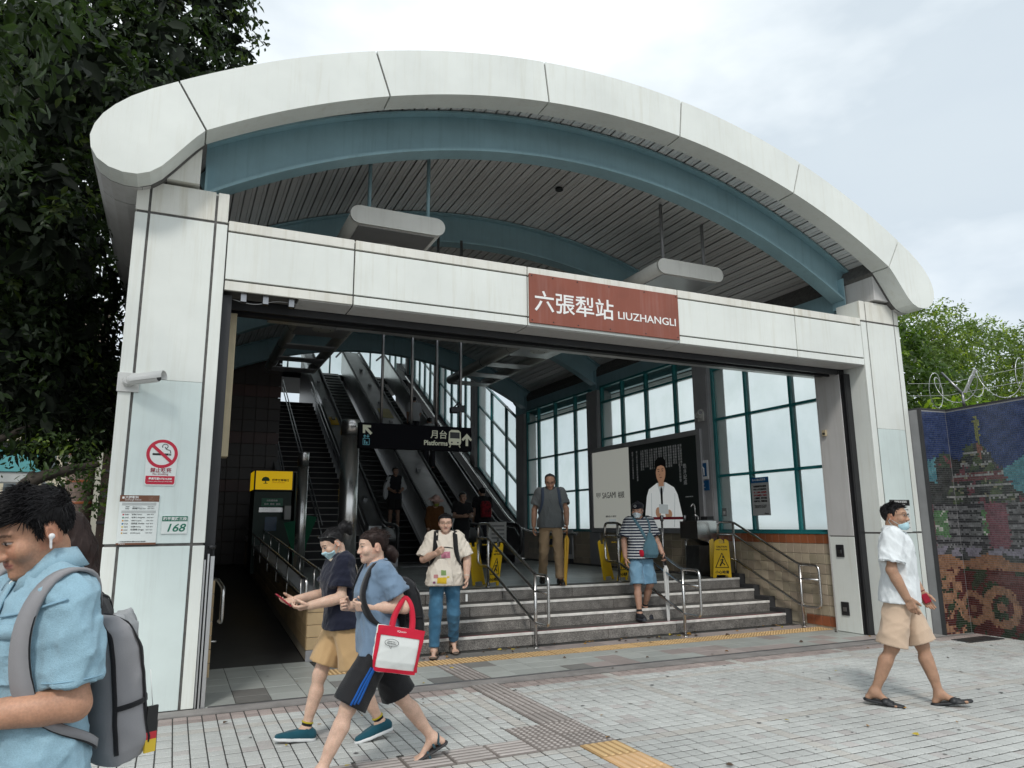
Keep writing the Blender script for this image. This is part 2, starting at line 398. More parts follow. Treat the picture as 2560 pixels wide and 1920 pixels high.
for sgn in (-1, 1):
    P = bulb(sgn); P = [(x + sgn * .004, z - .003) for x, z in P]
    if sgn > 0: P = P[::-1]
    B(MB().prism(P, 'y', 6.65, 6.93, smooth=False), 'fascia_end', WHITE, fas)
    ev = B(MB().prism([(XC + (x - XC) * .994, z + .012) for x, z in P], 'y', 6.935, 19.4), 'eave', JOINT)
    ys = [6.94, 7.35, 9.3, 11.3, 13.4, 15.5, 17.5, 19.42]
    for a, b in zip(ys[:-1], ys[1:]):
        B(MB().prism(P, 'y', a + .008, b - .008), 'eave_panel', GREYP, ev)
    # box corbel between fascia and rib
    x0, x1 = sorted((XC + sgn * 4.50, XC + sgn * 4.93))
    B(MB().cbox(x0, x1, 6.95, 7.46, 4.66, 5.02, .004), 'corbel', WHITE_D if sgn < 0 else GREYP)

# roof skin, ceiling slats
B(arc_prism(MB(), 8.985, 9.16, -R_(33.2), R_(33.2), 6.94, 19.5, 48), 'roof', ROOFM)
pitch_s = 0.150; na = int(R_(31.5) * 8.95 / pitch_s)
sl = MB().box(-.056, .056, 6.94, 19.45, 0, .012).mesh('slat'); sl.materials.append(SLATM)
sl2 = MB(); sl2.box(-.067, -.061, 6.94, 19.45, 0, .03); sl2.box(.061, .067, 6.94, 19.45, 0, .03); sl2.box(-.067, .012, 6.94, 19.45, 0, .008); sl2.box(.018, .067, 6.94, 19.45, 0, .008); sl2.box(.010, .020, 6.94, 19.45, .010, .014)
slm = sl2.mesh('ceiling_slat'); slm.materials.append(SLATM)
for i in range(-na, na + 1):
    a = i * pitch_s / 8.95; x, z = pol(8.945, a)
    o = bpy.data.objects.new('ceiling_slat', slm); link(o, bld); onb(o); o.location = (x, 0, z); o.rotation_euler = (0, a, 0)
# a round vent / detector in the ceiling
x, z = pol(8.93, R_(3.0)); o = B(MB().lathe([(.06, 0), (.06, .03), (.045, .04)], (x, 9.0, z - .03), 16), 'smoke_detector', DARKM)

# ribs
RIBY = [7.40, 10.45, 14.60, 18.45]
for y in RIBY:
    mb = MB(); A = R_(31.6)
    arc_prism(mb, 8.46, 8.90, -A, A, y + .10, y + .13, 56)
    arc_prism(mb, 8.43, 8.462, -A, A, y, y + .23, 56)
    arc_prism(mb, 8.90, 8.925, -A, A, y, y + .23, 56)
    rb = B(mb, 'arch_rib', TEAL)
    for s in (-1, 1):
        m2 = MB(); xa, xb = sorted((XC + s * 4.43, XC + s * 4.455)); m2.box(xa, xb, y + .004, y + .226, 4.66, 5.12)
        B(m2, 'end_plate', TEAL, rb)
# long eave beams
for s in (-1, 1):
    x0, x1 = sorted((XC + s * 4.50, XC + s * 4.62))
    B(MB().box(x0, x1, 7.66, 19.3, 4.50, 4.98), 'eave_beam', TEAL)

# ------------------------------------------------------------------ right window wall
def gmat():
    m = bpy.data.materials.new('frosted_glass'); m.use_nodes = True; t = m.node_tree; t.nodes.clear(); n = t.nodes.new; l = t.links.new
    o = n('ShaderNodeOutputMaterial'); a = n('ShaderNodeBsdfTranslucent'); a.inputs[0].default_value = (0.95, 1.0, 0.985, 1)
    b = n('ShaderNodeBsdfRefraction'); b.inputs['Roughness'].default_value = 0.5; b.inputs['IOR'].default_value = 1.02; b.inputs['Color'].default_value = (0.97, 1, 0.985, 1)
    d = n('ShaderNodeBsdfGlossy'); d.inputs['Roughness'].default_value = 0.35; d.inputs[0].default_value = (.9, .9, .9, 1)
    g_ = n('ShaderNodeNewGeometry'); nz_ = n('ShaderNodeTexNoise'); nz_.inputs['Scale'].default_value = 1.6; nz_.inputs['Detail'].default_value = 8; nz_.inputs['Roughness'].default_value = .7; l(g_.outputs['Position'], nz_.inputs['Vector']); rp_ = n('ShaderNodeValToRGB'); rp_.color_ramp.elements[0].position = .3; rp_.color_ramp.elements[0].color = (.90, .94, .915, 1); rp_.color_ramp.elements[1].position = .55; rp_.color_ramp.elements[1].color = (.97, 1, .985, 1); l(nz_.outputs[0], rp_.inputs[0]); l(rp_.outputs[0], b.inputs['Color'])
    m1 = n('ShaderNodeMixShader'); m1.inputs[0].default_value = 0.88; l(a.outputs[0], m1.inputs[1]); l(b.outputs[0], m1.inputs[2])
    m2 = n('ShaderNodeMixShader'); m2.inputs[0].default_value = 0.04; l(m1.outputs[0], m2.inputs[1]); l(d.outputs[0], m2.inputs[2]); l(m2.outputs[0], o.inputs[0])
    return m
FROST = gmat()
def cmat():
    m = bpy.data.materials.new('clear_glass'); m.use_nodes = True; t = m.node_tree; t.nodes.clear(); n = t.nodes.new; l = t.links.new
    o = n('ShaderNodeOutputMaterial'); a = n('ShaderNodeBsdfTransparent'); a.inputs[0].default_value = (0.80, 0.86, 0.85, 1)
    d = n('ShaderNodeBsdfGlossy'); d.inputs['Roughness'].default_value = 0.03
    m2 = n('ShaderNodeMixShader'); m2.inputs[0].default_value = 0.06; l(a.outputs[0], m2.inputs[1]); l(d.outputs[0], m2.inputs[2]); l(m2.outputs[0], o.inputs[0])
    return m
CLEAR = cmat()
WX = 8.75
def bay(y0, y1, mull, trans, zb, zt, slope=0.0, clear_top=None):
    """window bay in the plane x = WX: mullions, transoms and panes; slope shears it along y"""
    w = empty('window', (0, 0, 0), parent=bld); onb(w)
    Z = lambda z, y: z + slope * (y - y0)
    def sheared(ya, yb, za, zb_, xa, xb, nm, mat):
        vs = [(xa, ya, Z(za, ya)), (xb, ya, Z(za, ya)), (xb, yb, Z(za, yb)), (xa, yb, Z(za, yb)), (xa, ya, Z(zb_, ya)), (xb, ya, Z(zb_, ya)), (xb, yb, Z(zb_, yb)), (xa, yb, Z(zb_, yb))]
        o = MB().add(vs, BOXF).build(nm, mat, w); return o
    ym = [y0] + mull + [y1]; zs = [zb] + trans + [zt]
    for i in range(len(ym) - 1):
        for k in range(len(zs) - 1):
            sheared(ym[i] + .01, ym[i + 1] - .01, zs[k] + .01, zs[k + 1] - .01, WX + .03, WX + .038, 'pane', CLEAR if (clear_top and zs[k] >= clear_top) else FROST)
    for y in ym: 
        sheared(y - .025, y + .025, zb - .03, zt + .03, WX - .015, WX + .075, 'mullion', FRAME_TEAL)
    for z in zs: sheared(y0, y1, z - .022, z + .022, WX - .012, WX + .07, 'transom', FRAME_TEAL)
    return w
bay(7.83, 10.28, [8.457, 9.452], [2.325, 3.335, 4.25], 1.375, 4.62)
bay(10.75, 14.12, [11.4, 12.377, 13.273], [3.40, 4.25], 2.6, 4.62, clear_top=4.25)
bay(14.66, 18.05, [15.375, 16.411, 17.371], [2.30, 3.24, 4.25], 1.375, 4.62, clear_top=4.25)
SL = math.tan(R_(30))
bay(18.62, 21.7, [19.5, 20.6], [2.57, 3.57], 1.57, 4.45, SL)
bay(22.2, 25.6, [22.9, 23.6, 24.3, 25.0], [4.85], 3.65, 6.4, SL)
bay(26.1, 29.6, [26.8, 27.5, 28.2, 28.9], [7.1], 5.9, 9.2, SL)
bay(30.0, 33.0, [31.0, 32.0], [9.5], 8.2, 11.5, 0)
# columns of the window wall
for (a, b) in ((10.31, 10.72), (14.15, 14.63), (18.08, 18.59)):
    c = B(MB().box(8.66, 9.05, a, b, 0.62, 4.55), 'wall_column', COLG)
    B(MB().box(8.645, 8.66, a + .02, b - .02, .62, 4.18), 'column_panel', COLG, c)
for (a, b, h) in ((21.75, 22.15, 8.5), (25.65, 26.05, 10), (29.65, 29.95, 12)):
    B(MB().box(8.66, 9.05, a, b, 0.62, h), 'wall_column', COLG)
# tiled wall below the windows
TILEB = mt('beige_wall_tile', (0.41, 0.345, 0.255), rough=0.28, var=0.08, vscale=6, rnd=0.16, hue=0.01)
TILER = mt('red_border_tile', (0.30, 0.10, 0.045), rough=0.28, var=0.08, vscale=6, rnd=0.15)
GROUT = mt('wall_grout', (0.45, 0.40, 0.32), rough=0.9)
wl = B(MB().box(8.66, 8.95, 7.80, 10.31, 0.0, 1.335), 'tiled_wall', GROUT)
tm = MB().cbox(-.012, 0, -.068, .068, -.068, .068, .003).mesh('wall_tile'); tm.materials.append(TILEB)
tmr = MB().cbox(-.012, 0, -.068, .068, -.068, .068, .003).mesh('wall_tile'); tmr.materials.append(TILER)
zrow = [1.265 - i * .145 for i in range(9)]
for i, z in enumerate(zrow):
    for k in range(17):
        y = 7.88 + k * .145
        red = i == 0 or (i == 8 and k < 4) 
        o = bpy.data.objects.new('wall_tile', tmr if red else tm); link(o, wl); o.location = (8.66, y, z)
wl2 = B(MB().box(8.67, 8.95, 10.72, 18.6, 0.62, 1.335), 'tiled_wall', GROUT)
tm2 = MB().cbox(-.012, 0, -.138, .138, -.068, .068, .003).mesh('wall_tile'); tm2.materials.append(TILEB)
for i in range(5):
    for k in range(27):
        o = bpy.data.objects.new('wall_tile', tmr if False else tm2); link(o, wl2); o.location = (8.67, 10.87 + k * .285, 1.265 - i * .145)
B(MB().box(8.64, 8.96, 7.83, 10.29, 1.336, 1.36), 'sill', FRAME_TEAL)
B(MB().box(8.64, 8.96, 10.73, 18.06, 1.336, 1.36), 'sill', FRAME_TEAL)
# sloping dark parapet under the far windows
P = [(18.60, .62), (31, .62), (31, 1.56 + SL * 12.4 - .05), (18.60, 1.52)]
B(MB().prism(P, 'x', 8.55, 8.95), 'sloping_parapet', INWALL)

# ------------------------------------------------------------------ rest of the hall shell (left side, back, upper hall)
BRT = mt('brown_wall_tile', (0.035, 0.021, 0.015), rough=0.4, var=0.12, vscale=5, rnd=0.12)
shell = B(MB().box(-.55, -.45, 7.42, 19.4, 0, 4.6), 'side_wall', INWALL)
bw = B(MB().box(-.45, 2.20, 19.2, 19.4, 0, 6.6), 'back_wall', mt('brown_grout', (0.06, 0.04, 0.03), rough=.9))
t2 = MB().cbox(-.145, .145, -.012, 0, -.145, .145, .003)
t2m = t2.mesh('wall_tile'); t2m.materials.append(BRT); t2r = t2.mesh('wall_tile'); t2r.materials.append(mt('dark_red_tile', (.075, .022, .014), rough=.4, rnd=.12))
for i in range(21):
    for k in range(9):
        z = 6.1 - i * .3
        if z < .2: continue
        o = bpy.data.objects.new('wall_tile', t2r if i in (4, 8, 12) else t2m); link(o, bw); o.location = (-.28 + k * .3, 19.2, z)
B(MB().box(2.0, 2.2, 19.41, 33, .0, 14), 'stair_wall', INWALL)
Rf = [(19.5, 6.35), (19.5, 7.6), (31.5, 14.4), (33.5, 14.4), (33.5, 13.4), (31.2, 13.4)]
B(MB().prism(Rf, 'x', -.5, 9.6), 'upper_roof', ROOFM)
eg = empty('window', (0, 0, 0), parent=bld); onb(eg)
for i in range(7):
    xa = 2.25 + i * .93
    MB().box(xa + .02, xa + .91, 33.0, 33.01, 7.7, 13.3).build('pane', FROST, eg)
    MB().box(xa - .03, xa + .03, 32.95, 33.05, 7.6, 13.4).build('mullion', FRAME_TEAL, eg)
for z in (7.7, 9.6, 11.5): MB().box(2.2, 8.8, 32.96, 33.04, z - .03, z + .03).build('transom', FRAME_TEAL, eg)
B(MB().box(2.2, 8.7, 29.4, 33.0, 7.35, 7.6), 'upper_landing', CONC)
# ------------------------------------------------------------------ ground
EARTH = mt('ground_base', (0.30, 0.295, 0.285), rough=0.9, var=0.15)
gnd = tag(MB().box(-150, 150, -60, 220, -0.30, -0.045).build('ground', EARTH), kind='structure')
tag(MB().box(9.2, 40, 7.6, 60, -.044, -.02).build('bounce_ground', mt('pale_bounce', (.60, .60, .58), rough=.9, var=.06)), kind='structure')  # added pale ground sheet outside, bounces light through the frosted panes
JOINTP = mt('paver_joint', (0.045, 0.045, 0.042), rough=0.95, var=0.25, vscale=9)
PAVE = mt('granite_paver', (0.44, 0.455, 0.44), rough=0.75, var=0.17, vscale=0.85, speck=0.30, speck_scale=330, attr=True, bump=0.12, bscale=260)
pav = tag(MB().box(-9, 16, -4, 6.80, -0.04, -0.006).build('pavement', JOINTP), kind='structure')
PW = 0.1075; GAP = 0.0085; GAPY = 0.018
def pcol(i, j, x, y):
    r = RNG.random()
    base = np.array([0.465, 0.475, 0.458]) * (0.93 + 0.13 * r)
    if RNG.random() < .10: base = np.array([0.43, 0.41, 0.395]) * (0.93 + .13 * r)
    if y > 6.58: base = np.array([0.33, 0.275, 0.255]) * (0.85 + .3 * r)
    # rows and columns of warm-toned pavers that cross the field
    if (j % 15 == 4) or (i % 15 == 6 and x > 1): base = np.array([0.445, 0.43, 0.40]) * (0.93 + .13 * r)
    return tuple(base)
TCELLS = []   # tactile slabs (x0, x1, y0, y1) that replace pavers
def in_tact(x, y):
    for (a, b, c, d) in TCELLS:
        if a - .03 < x < b + .03 and c - .03 < y < d + .03: return True
    return False
TX = 2.655
for k in range(6): TCELLS.append((TX, TX + .3, 5.32 + .25 * 0 + k * .25 if False else 5.305 + k * .3, 5.605 + k * .3))
TCELLS = [c for c in TCELLS if c[2] < 6.7]
for a in (TX - .3, TX):
    for c in (4.705, 5.005): TCELLS.append((a, a + .3, c, c + .3))
for k in range(2, 10): TCELLS.append((TX - .3 * k, TX - .3 * (k - 1), 4.705, 5.005))
for k in range(1, 5): TCELLS.append((TX, TX + .3, 4.705 - .3 * k, 5.005 - .3 * k))
cells = []
for i in range(-40, 110):
    for j in range(0, 60):
        x = 0.21 + (i + .5) * PW; y = 6.775 - (j + .5) * PW
        if y < 0.6: continue
        dx, dy = x, y
        # keep to the field of view with a wide margin; the joint sheet goes on beyond
        az = math.degrees(math.atan2(x, max(y, .01)))
        if not (-26 < az < 74): continue
        cells.append((1.0 / (x * x + y * y) if y > 2.9 and -3 < az < 56 else 0, i, j, x, y))
cells.sort(reverse=True)
h = (PW - GAP) / 2; hy_ = (PW - GAPY) / 2
pm_cache = {}
stuff = MB()
def chamf(mb, x, y, z, hx, hy, col, c=.0035, dz=.0035):
    vs = [(x - hx, y - hy, z - dz), (x + hx, y - hy, z - dz), (x + hx, y + hy, z - dz), (x - hx, y + hy, z - dz), (x - hx + c, y - hy + c, z), (x + hx - c, y - hy + c, z), (x + hx - c, y + hy - c, z), (x - hx + c, y + hy - c, z),
          (x - hx, y - hy, z - .02), (x + hx, y - hy, z - .02), (x + hx, y + hy, z - .02), (x - hx, y + hy, z - .02)]
    fs = [(4, 5, 6, 7)] + [(k, (k + 1) % 4, 4 + (k + 1) % 4, 4 + k) for k in range(4)] + [(8 + k, 8 + (k + 1) % 4, (k + 1) % 4, k) for k in range(4)]
    mb.add(vs, fs, col)
palette = [pcol(1, 1, 0, 0) for _ in range(14)] + [(.43, .405, .37), (.40, .375, .345), (.31, .26, .24), (.34, .285, .26)]
def clip_rect(x0, x1, y0, y1):
    for (a, b, c, d) in TCELLS:
        a, b, c, d = a - .004, b + .004, c - .004, d + .004
        if x1 <= a or x0 >= b or y1 <= c or y0 >= d: continue
        opts = [(x0, min(x1, a), y0, y1), (max(x0, b), x1, y0, y1), (x0, x1, y0, min(y1, c)), (x0, x1, max(y0, d), y1)]
        opts = [o for o in opts if o[1] - o[0] > .012 and o[3] - o[2] > .012]
        if not opts: return None
        x0, x1, y0, y1 = max(opts, key=lambda o: (o[1] - o[0]) * (o[3] - o[2]))
    return x0, x1, y0, y1
whole = 0
for n, (wgt, i, j, x, y) in enumerate(cells):
    c = pcol(i, j, x, y); dz = RNG.normal() * .0009
    rc = clip_rect(x - h, x + h, y - hy_, y + hy_)
    if rc is None: continue
    if rc != (x - h, x + h, y - hy_, y + hy_):
        chamf(stuff, (rc[0] + rc[1]) / 2, (rc[2] + rc[3]) / 2, dz, (rc[1] - rc[0]) / 2, (rc[3] - rc[2]) / 2, c); continue
    whole += 1
    if whole <= 300 and wgt > 0:
        q = min(range(len(palette)), key=lambda k: sum((palette[k][t] - c[t]) ** 2 for t in range(3)))
        if q not in pm_cache:
            mb = MB(); chamf(mb, 0, 0, 0, h, hy_, palette[q]); me = mb.mesh('paver'); me.materials.append(PAVE); pm_cache[q] = me
        o = bpy.data.objects.new('paver', pm_cache[q]); link(o, pav); o.location = (x, y, dz)
    else: chamf(stuff, x, y, dz, h, hy_, c)
o = stuff.build('pavers', PAVE, pav); o['kind'] = 'stuff'

# tactile slabs
TG = mt('tactile_grey', (0.38, 0.345, 0.325), rough=0.7, var=0.14, vscale=4, rnd=0.12, speck=.12, bump=.05)
TY = mt('tactile_orange', (0.64, 0.45, 0.23), rough=0.65, var=0.10, vscale=5, rnd=0.08, bump=.05)
TY2 = mt('tactile_pale_orange', (0.62, 0.42, 0.24), rough=0.65, var=0.10, vscale=5, rnd=0.08, bump=.05)
TBASE = {TG.name: mt('tactile_grey_base', (.20, .175, .16), rough=.8, var=.2, vscale=6, rnd=.1), TY.name: mt('tactile_orange_base', (.40, .25, .11), rough=.8, var=.15, vscale=6, rnd=.1), TY2.name: mt('tactile_pale_base', (.50, .31, .15), rough=.8, var=.15, vscale=6, rnd=.1)}  # slab base in a darker tone than its raised bars and dots
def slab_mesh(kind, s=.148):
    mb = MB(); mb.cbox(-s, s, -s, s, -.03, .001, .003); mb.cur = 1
    if kind == 'bars':
        for k in range(5):
            x = (k - 2) * .056
            L_ = s - .012
            pts = [(x - .014, -L_), (x + .014, -L_), (x + .014, L_), (x - .014, L_)]
            b = [(u, v, .001) for u, v in pts] + [(x + (u - x) * .62, v * .965, .0065) for u, v in pts]
            mb.add(b, [(4, 5, 6, 7)] + [(q, (q + 1) % 4, 4 + (q + 1) % 4, 4 + q) for q in range(4)])
    else:
        n = 6
        for a in range(n):
            for b in range(n):
                x, y = (a - (n - 1) / 2) * .0475, (b - (n - 1) / 2) * .0475
                mb.lathe([(.0165, .001), (.0125, .0055), (.006, .0068)], (x, y, 0), 8)
    return mb.mesh('tactile_slab')
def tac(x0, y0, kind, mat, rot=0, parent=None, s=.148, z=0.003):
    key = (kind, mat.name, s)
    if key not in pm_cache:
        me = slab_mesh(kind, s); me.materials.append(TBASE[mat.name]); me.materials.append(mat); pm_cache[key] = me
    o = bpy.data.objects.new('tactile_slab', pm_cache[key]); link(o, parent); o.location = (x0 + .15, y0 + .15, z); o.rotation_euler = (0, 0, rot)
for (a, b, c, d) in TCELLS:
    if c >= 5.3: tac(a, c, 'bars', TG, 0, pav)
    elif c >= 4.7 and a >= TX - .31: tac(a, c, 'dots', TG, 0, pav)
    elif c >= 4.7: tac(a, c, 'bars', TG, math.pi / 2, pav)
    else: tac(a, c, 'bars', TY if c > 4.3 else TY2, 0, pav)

# threshold kerb with metal rail, apron floor of big tiles
THR = mt('threshold_concrete', (0.25, 0.235, 0.225), rough=0.8, var=0.22, vscale=4, speck=.15)
th = tag(MB().box(-2.5, 12, 6.80, 7.0, -.04, .004).build('threshold', THR), kind='structure')
MB().box(.37, 8.6, 6.992, 7.012, -.03, .012).build('threshold_rail', STEEL_D, th)
apr = tag(MB().box(-.4, 8.66, 7.013, 16.5, -.05, -.004).build('apron_floor', JOINTP), kind='structure')
AT = {'a': mt('floor_tile_grey', (0.39, 0.41, 0.388), rough=0.42, var=0.10, vscale=3, rnd=0.10, speck=.05),
      'b': mt('floor_tile_pink', (0.355, 0.305, 0.29), rough=0.45, var=0.10, vscale=3, rnd=0.12, speck=.05),
      'c': mt('floor_tile_dark', (0.20, 0.195, 0.185), rough=0.45, var=0.12, vscale=3, rnd=0.12, speck=.05)}
tl = {}
for k_, m_ in AT.items():
    me = MB().cbox(-.147, .147, -.147, .147, -.03, .002, .002).mesh('floor_tile'); me.materials.append(m_); tl[k_] = me
YS = 8.02
for i in range(0, 28):
    for j in range(0, 6):
        x, y = .30 + (i + .5) * .3, 7.02 + (j + .5) * .3
        if x > 8.55: continue
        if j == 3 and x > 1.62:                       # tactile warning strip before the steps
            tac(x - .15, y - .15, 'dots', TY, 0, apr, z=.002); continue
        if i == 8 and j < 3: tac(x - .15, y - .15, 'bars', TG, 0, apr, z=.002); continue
        if y > 8.62 and x > 1.62: continue
        r = RNG.random(); k_ = 'a'
        if x > 4.2 and j in (0, 1) and r < .55: k_ = 'b'
        elif x > 4.2 and r < .2: k_ = 'b'
        elif j >= 4 and x > 1.6: k_ = 'c' if r < .7 else 'b'
        elif r < .08: k_ = 'c'
        o = bpy.data.objects.new('floor_tile', tl[k_]); link(o, apr); o.location = (x, y, RNG.normal() * .0006)

# steps
STONE = mt('step_granite', (0.17, 0.158, 0.145), rough=0.75, var=0.35, vscale=7, rnd=0.16, speck=.5, speck_scale=110, bump=.2, bscale=90)
TREAD = mt('step_tread', (0.085, 0.08, 0.075), rough=0.6, var=0.25, vscale=6, speck=.2)
NOSE = mt('step_nosing', (0.72, 0.70, 0.66), rough=0.45, var=0.2, vscale=9)
REDT = mt('red_strip', (0.19, 0.02, 0.035), rough=0.7, var=0.25, vscale=9)
stp = tag(empty('entrance_steps', (5.0, 8.6, 0)), kind='structure')
stp_inv = Matrix.Translation((-5.0, -8.6, 0))
def S(o): o.parent = stp; o.matrix_parent_inverse = stp_inv; return o
for s in range(4):
    y0 = 8.66 + .32 * s; z1 = .155 * (s + 1)
    xr = 8.52
    st = S(MB().box(1.63, xr, y0 + .035, y0 + .40 if s < 3 else y0 + .38, z1 - .155, z1 - .004).build('step', JOINTP))
    MB().box(1.63, xr, y0 + .052, y0 + .345, z1 - .020, z1).build('tread', TREAD, st)
    x = 1.63; k = 0
    off = RNG.random() * .6
    while x < xr - .01:
        x2 = min(xr, x + (1.12 if k else .35 + off)); k += 1
        MB().cbox(x + .004, x2 - .004, y0 + .008, y0 + .05, z1 - .155, z1 - .032, .004).build('riser_block', STONE, st)
        x = x2
    MB().cbox(1.63, xr, y0, y0 + .05, z1 - .030, z1 + .004, .005).build('nosing', NOSE, st)
    if s == 0: MB().box(1.63, xr, y0 + .055, y0 + .10, z1 + .0005, z1 + .003).build('red_strip', REDT, st)
    MB().box(xr + .004, 8.655, y0 + .02, y0 + .345, 0, z1 + .06).build('end_block', CONC, st)
# hall floor beyond the steps
PLT = mt('hall_tile', (0.215, 0.235, 0.225), rough=0.28, var=0.22, vscale=2.2, rnd=0.25, speck=.05)
plf = tag(MB().box(1.63, 8.66, 9.96, 18.0, .0, .612).build('hall_floor', JOINTP), kind='structure')
me = MB().cbox(-.297, .297, -.197, .197, -.02, .008, .002).mesh('floor_tile'); me.materials.append(PLT)
for i in range(12):
    for j in range(17):
        x, y = 1.63 + .3 + i * .6, 10.005 + .2 + j * .4
        if x > 8.5: continue
        o = bpy.data.objects.new('floor_tile', me); link(o, plf); o.location = (x - .003, y, .612)
MB().box(8.45, 8.655, 9.97, 18, .6, .619).build('floor_edge', CONC, plf)
# ramp beside the steps
rp = MB(); rp.add([(.0, 8.8, -.003), (1.45, 8.8, -.003), (1.45, 17.5, .70), (.0, 17.5, .70), (.0, 8.8, -.04), (1.45, 8.8, -.04), (1.45, 17.5, -.04), (0, 17.5, -.04)], [(0, 1, 2, 3), (7, 6, 5, 4), (4, 5, 1, 0), (5, 6, 2, 1), (6, 7, 3, 2), (7, 4, 0, 3)])
tag(rp.build('ramp', mt('ramp_floor', (0.045, 0.045, 0.045), rough=.5, var=.2)), kind='structure')
# ------------------------------------------------------------------ low tiled wall between ramp and steps
TILEY = mt('buff_wall_tile', (0.50, 0.36, 0.20), rough=0.35, var=0.10, vscale=6, rnd=0.14)
lw = empty('ramp_wall', (1.55, 8.8, 0), label='low tiled wall with grey plinth between the ramp and the steps', cat='wall')
def CH(mb, name, mat, par, o0=None):
    o = mb.build(name, mat, par); l = par.location; o.matrix_parent_inverse = Matrix.Translation((-l[0], -l[1], -l[2])); return o
def wedge(x0, x1, y0, y1, z00, z01, z10, z11):
    return MB().add([(x0, y0, z00), (x1, y0, z00), (x1, y1, z10), (x0, y1, z10), (x0, y0, z01), (x1, y0, z01), (x1, y1, z11), (x0, y1, z11)], BOXF)
CH(wedge(1.465, 1.625, 8.79, 17.4, 0.0, .66, .62, 1.28), 'core', GROUT, lw)
CH(MB().cbox(1.45, 1.64, 8.775, 8.79, .004, .125, .003), 'plinth', COLG, lw)
for i in range(4):
    CH(MB().cbox(1.452, 1.638, 8.772, 8.79, .13 + i * .135, .26 + i * .135, .004), 'wall_tile', TILEY, lw)
for k in range(28):
    for i in range(4):
        y = 8.80 + k * .30; z = .13 + i * .135 + (y - 8.8) * .072
        CH(wedge(1.448, 1.464, y, y + .292, z, z + .13, z + .021, z + .151), 'wall_tile', TILEY, lw)
CH(wedge(1.44, 1.65, 8.775, 17.4, .672, .70, 1.29, 1.32), 'coping', COLG, lw)

def rail_thing(label, loc, paths, posts, r=.019, mat=STEEL, group='stainless handrails'):
    t = empty('handrail', loc, label=label, cat='handrail', group=group)
    for p, rr in paths: CH(MB().tube(bez(p, 6, rr), r, 10), 'rail', mat, t)
    for p in posts:
        CH(MB().tube(p, r * 1.05, 10), 'post', mat, t)
        CH(MB().lathe([(.04, 0), (.04, .006), (.026, .012)], p[0], 14), 'foot_plate', mat, t)
    return t
# rails along the ramp wall
sl_ = .072
def zr(y, h): return h + (y - 8.8) * sl_
t = rail_thing('double steel handrail running along the low ramp wall', (1.40, 8.8, 0),
    [([(1.40, 17, zr(17, .92)), (1.40, 8.85, zr(8.85, .92)), (1.40, 8.62, .92), (1.40, 8.62, .70), (1.40, 8.85, zr(8.85, .70)), (1.40, 17, zr(17, .70))], .07)], [])
for k in range(7):
    y = 9.0 + k * 1.15
    CH(MB().tube([(1.40, y, zr(y, .92)), (1.40, y, zr(y, .55)), (1.46, y, zr(y, .52))], .010, 8), 'bracket', STEEL, t)
t = rail_thing('steel handrail on top of the ramp wall towards the steps', (1.60, 8.9, 0), [([(1.60, 17, zr(17, .98)), (1.60, 9.0, zr(9, .98)), (1.60, 8.86, .95), (1.60, 8.86, .70)], .06)], [])
for k in range(7):
    y = 9.3 + k * 1.15
    CH(MB().tube([(1.60, y, zr(y, .96)), (1.60, y, zr(y, .70))], .010, 8), 'bracket', STEEL, t)
t = rail_thing('short bent steel handrail just inside the left doorway pillar', (.45, 7.6, 0), [([(.36, 8.6, .95), (.47, 8.6, .95), (.47, 7.62, .93), (.47, 7.62, .62), (.47, 7.9, .60)], .09)], [])
CH(MB().tube([(.40, 8.0, .94), (.40, 8.0, .40), (.46, 8.0, .40)], .010, 8), 'bracket', STEEL, t)
lb = empty('doorway_side_wall', (.37, 7.9, 0), label='narrow strip of buff tiles beside the left doorway guide', cat='wall')
CH(MB().box(.345, .38, 7.66, 9.4, 0, 1.0), 'core', GROUT, lb)
for i in range(7): CH(MB().cbox(.343, .395, 7.645, 7.659, .13 + i * .125, .25 + i * .125, .003), 'wall_tile', TILEY, lb)

# handrails on the steps
def stair_rail(x, yl, yu, label, back=True):
    zu = .62; ylo, yup = yl, yu
    top = [(x, yup + .38, zu + .90), (x, yup, zu + .90), (x, ylo, .885), (x, ylo - .36, .885), (x, ylo - .36, .29), (x, ylo, .29), (x, yup, zu + .29), (x, yup + .38, zu + .29)]
    loop = top + []
    t = empty('handrail', (x, ylo, 0), label=label, cat='handrail', group='stainless handrails')
    P = bez([(x, yup + .40, zu + .60)] + top + [(x, yup + .40, zu + .60)], 6, .09)
    if not back: P = bez(top[1:7], 6, .09)
    CH(MB().tube(P, .020, 10), 'rail', STEEL, t)
    CH(MB().tube([(x, yup + (.39 if back else 0), zu + .69), (x, yup, zu + .69), (x, ylo, .68), (x, ylo - .345, .68)], .017, 10), 'middle_rail', STEEL, t)
    for y, z0, z1 in ((ylo, 0, .885), (yup, zu, zu + .90)):
        CH(MB().tube([(x, y, z0), (x, y, z1)], .021, 10), 'post', STEEL, t)
        CH(MB().lathe([(.042, 0), (.042, .007), (.027, .014)], (x, y, z0), 14), 'foot_plate', STEEL, t)
    return t
stair_rail(4.19, 8.46, 9.99, 'looped steel handrail on the steps behind the yellow wet-floor sign, nearest the stair-descending woman')
stair_rail(6.40, 8.36, 9.95, 'looped steel handrail on the steps beside the man with the white umbrella')
stair_rail(8.56, 8.36, 9.75, 'looped steel handrail against the beige tiled wall', back=True)

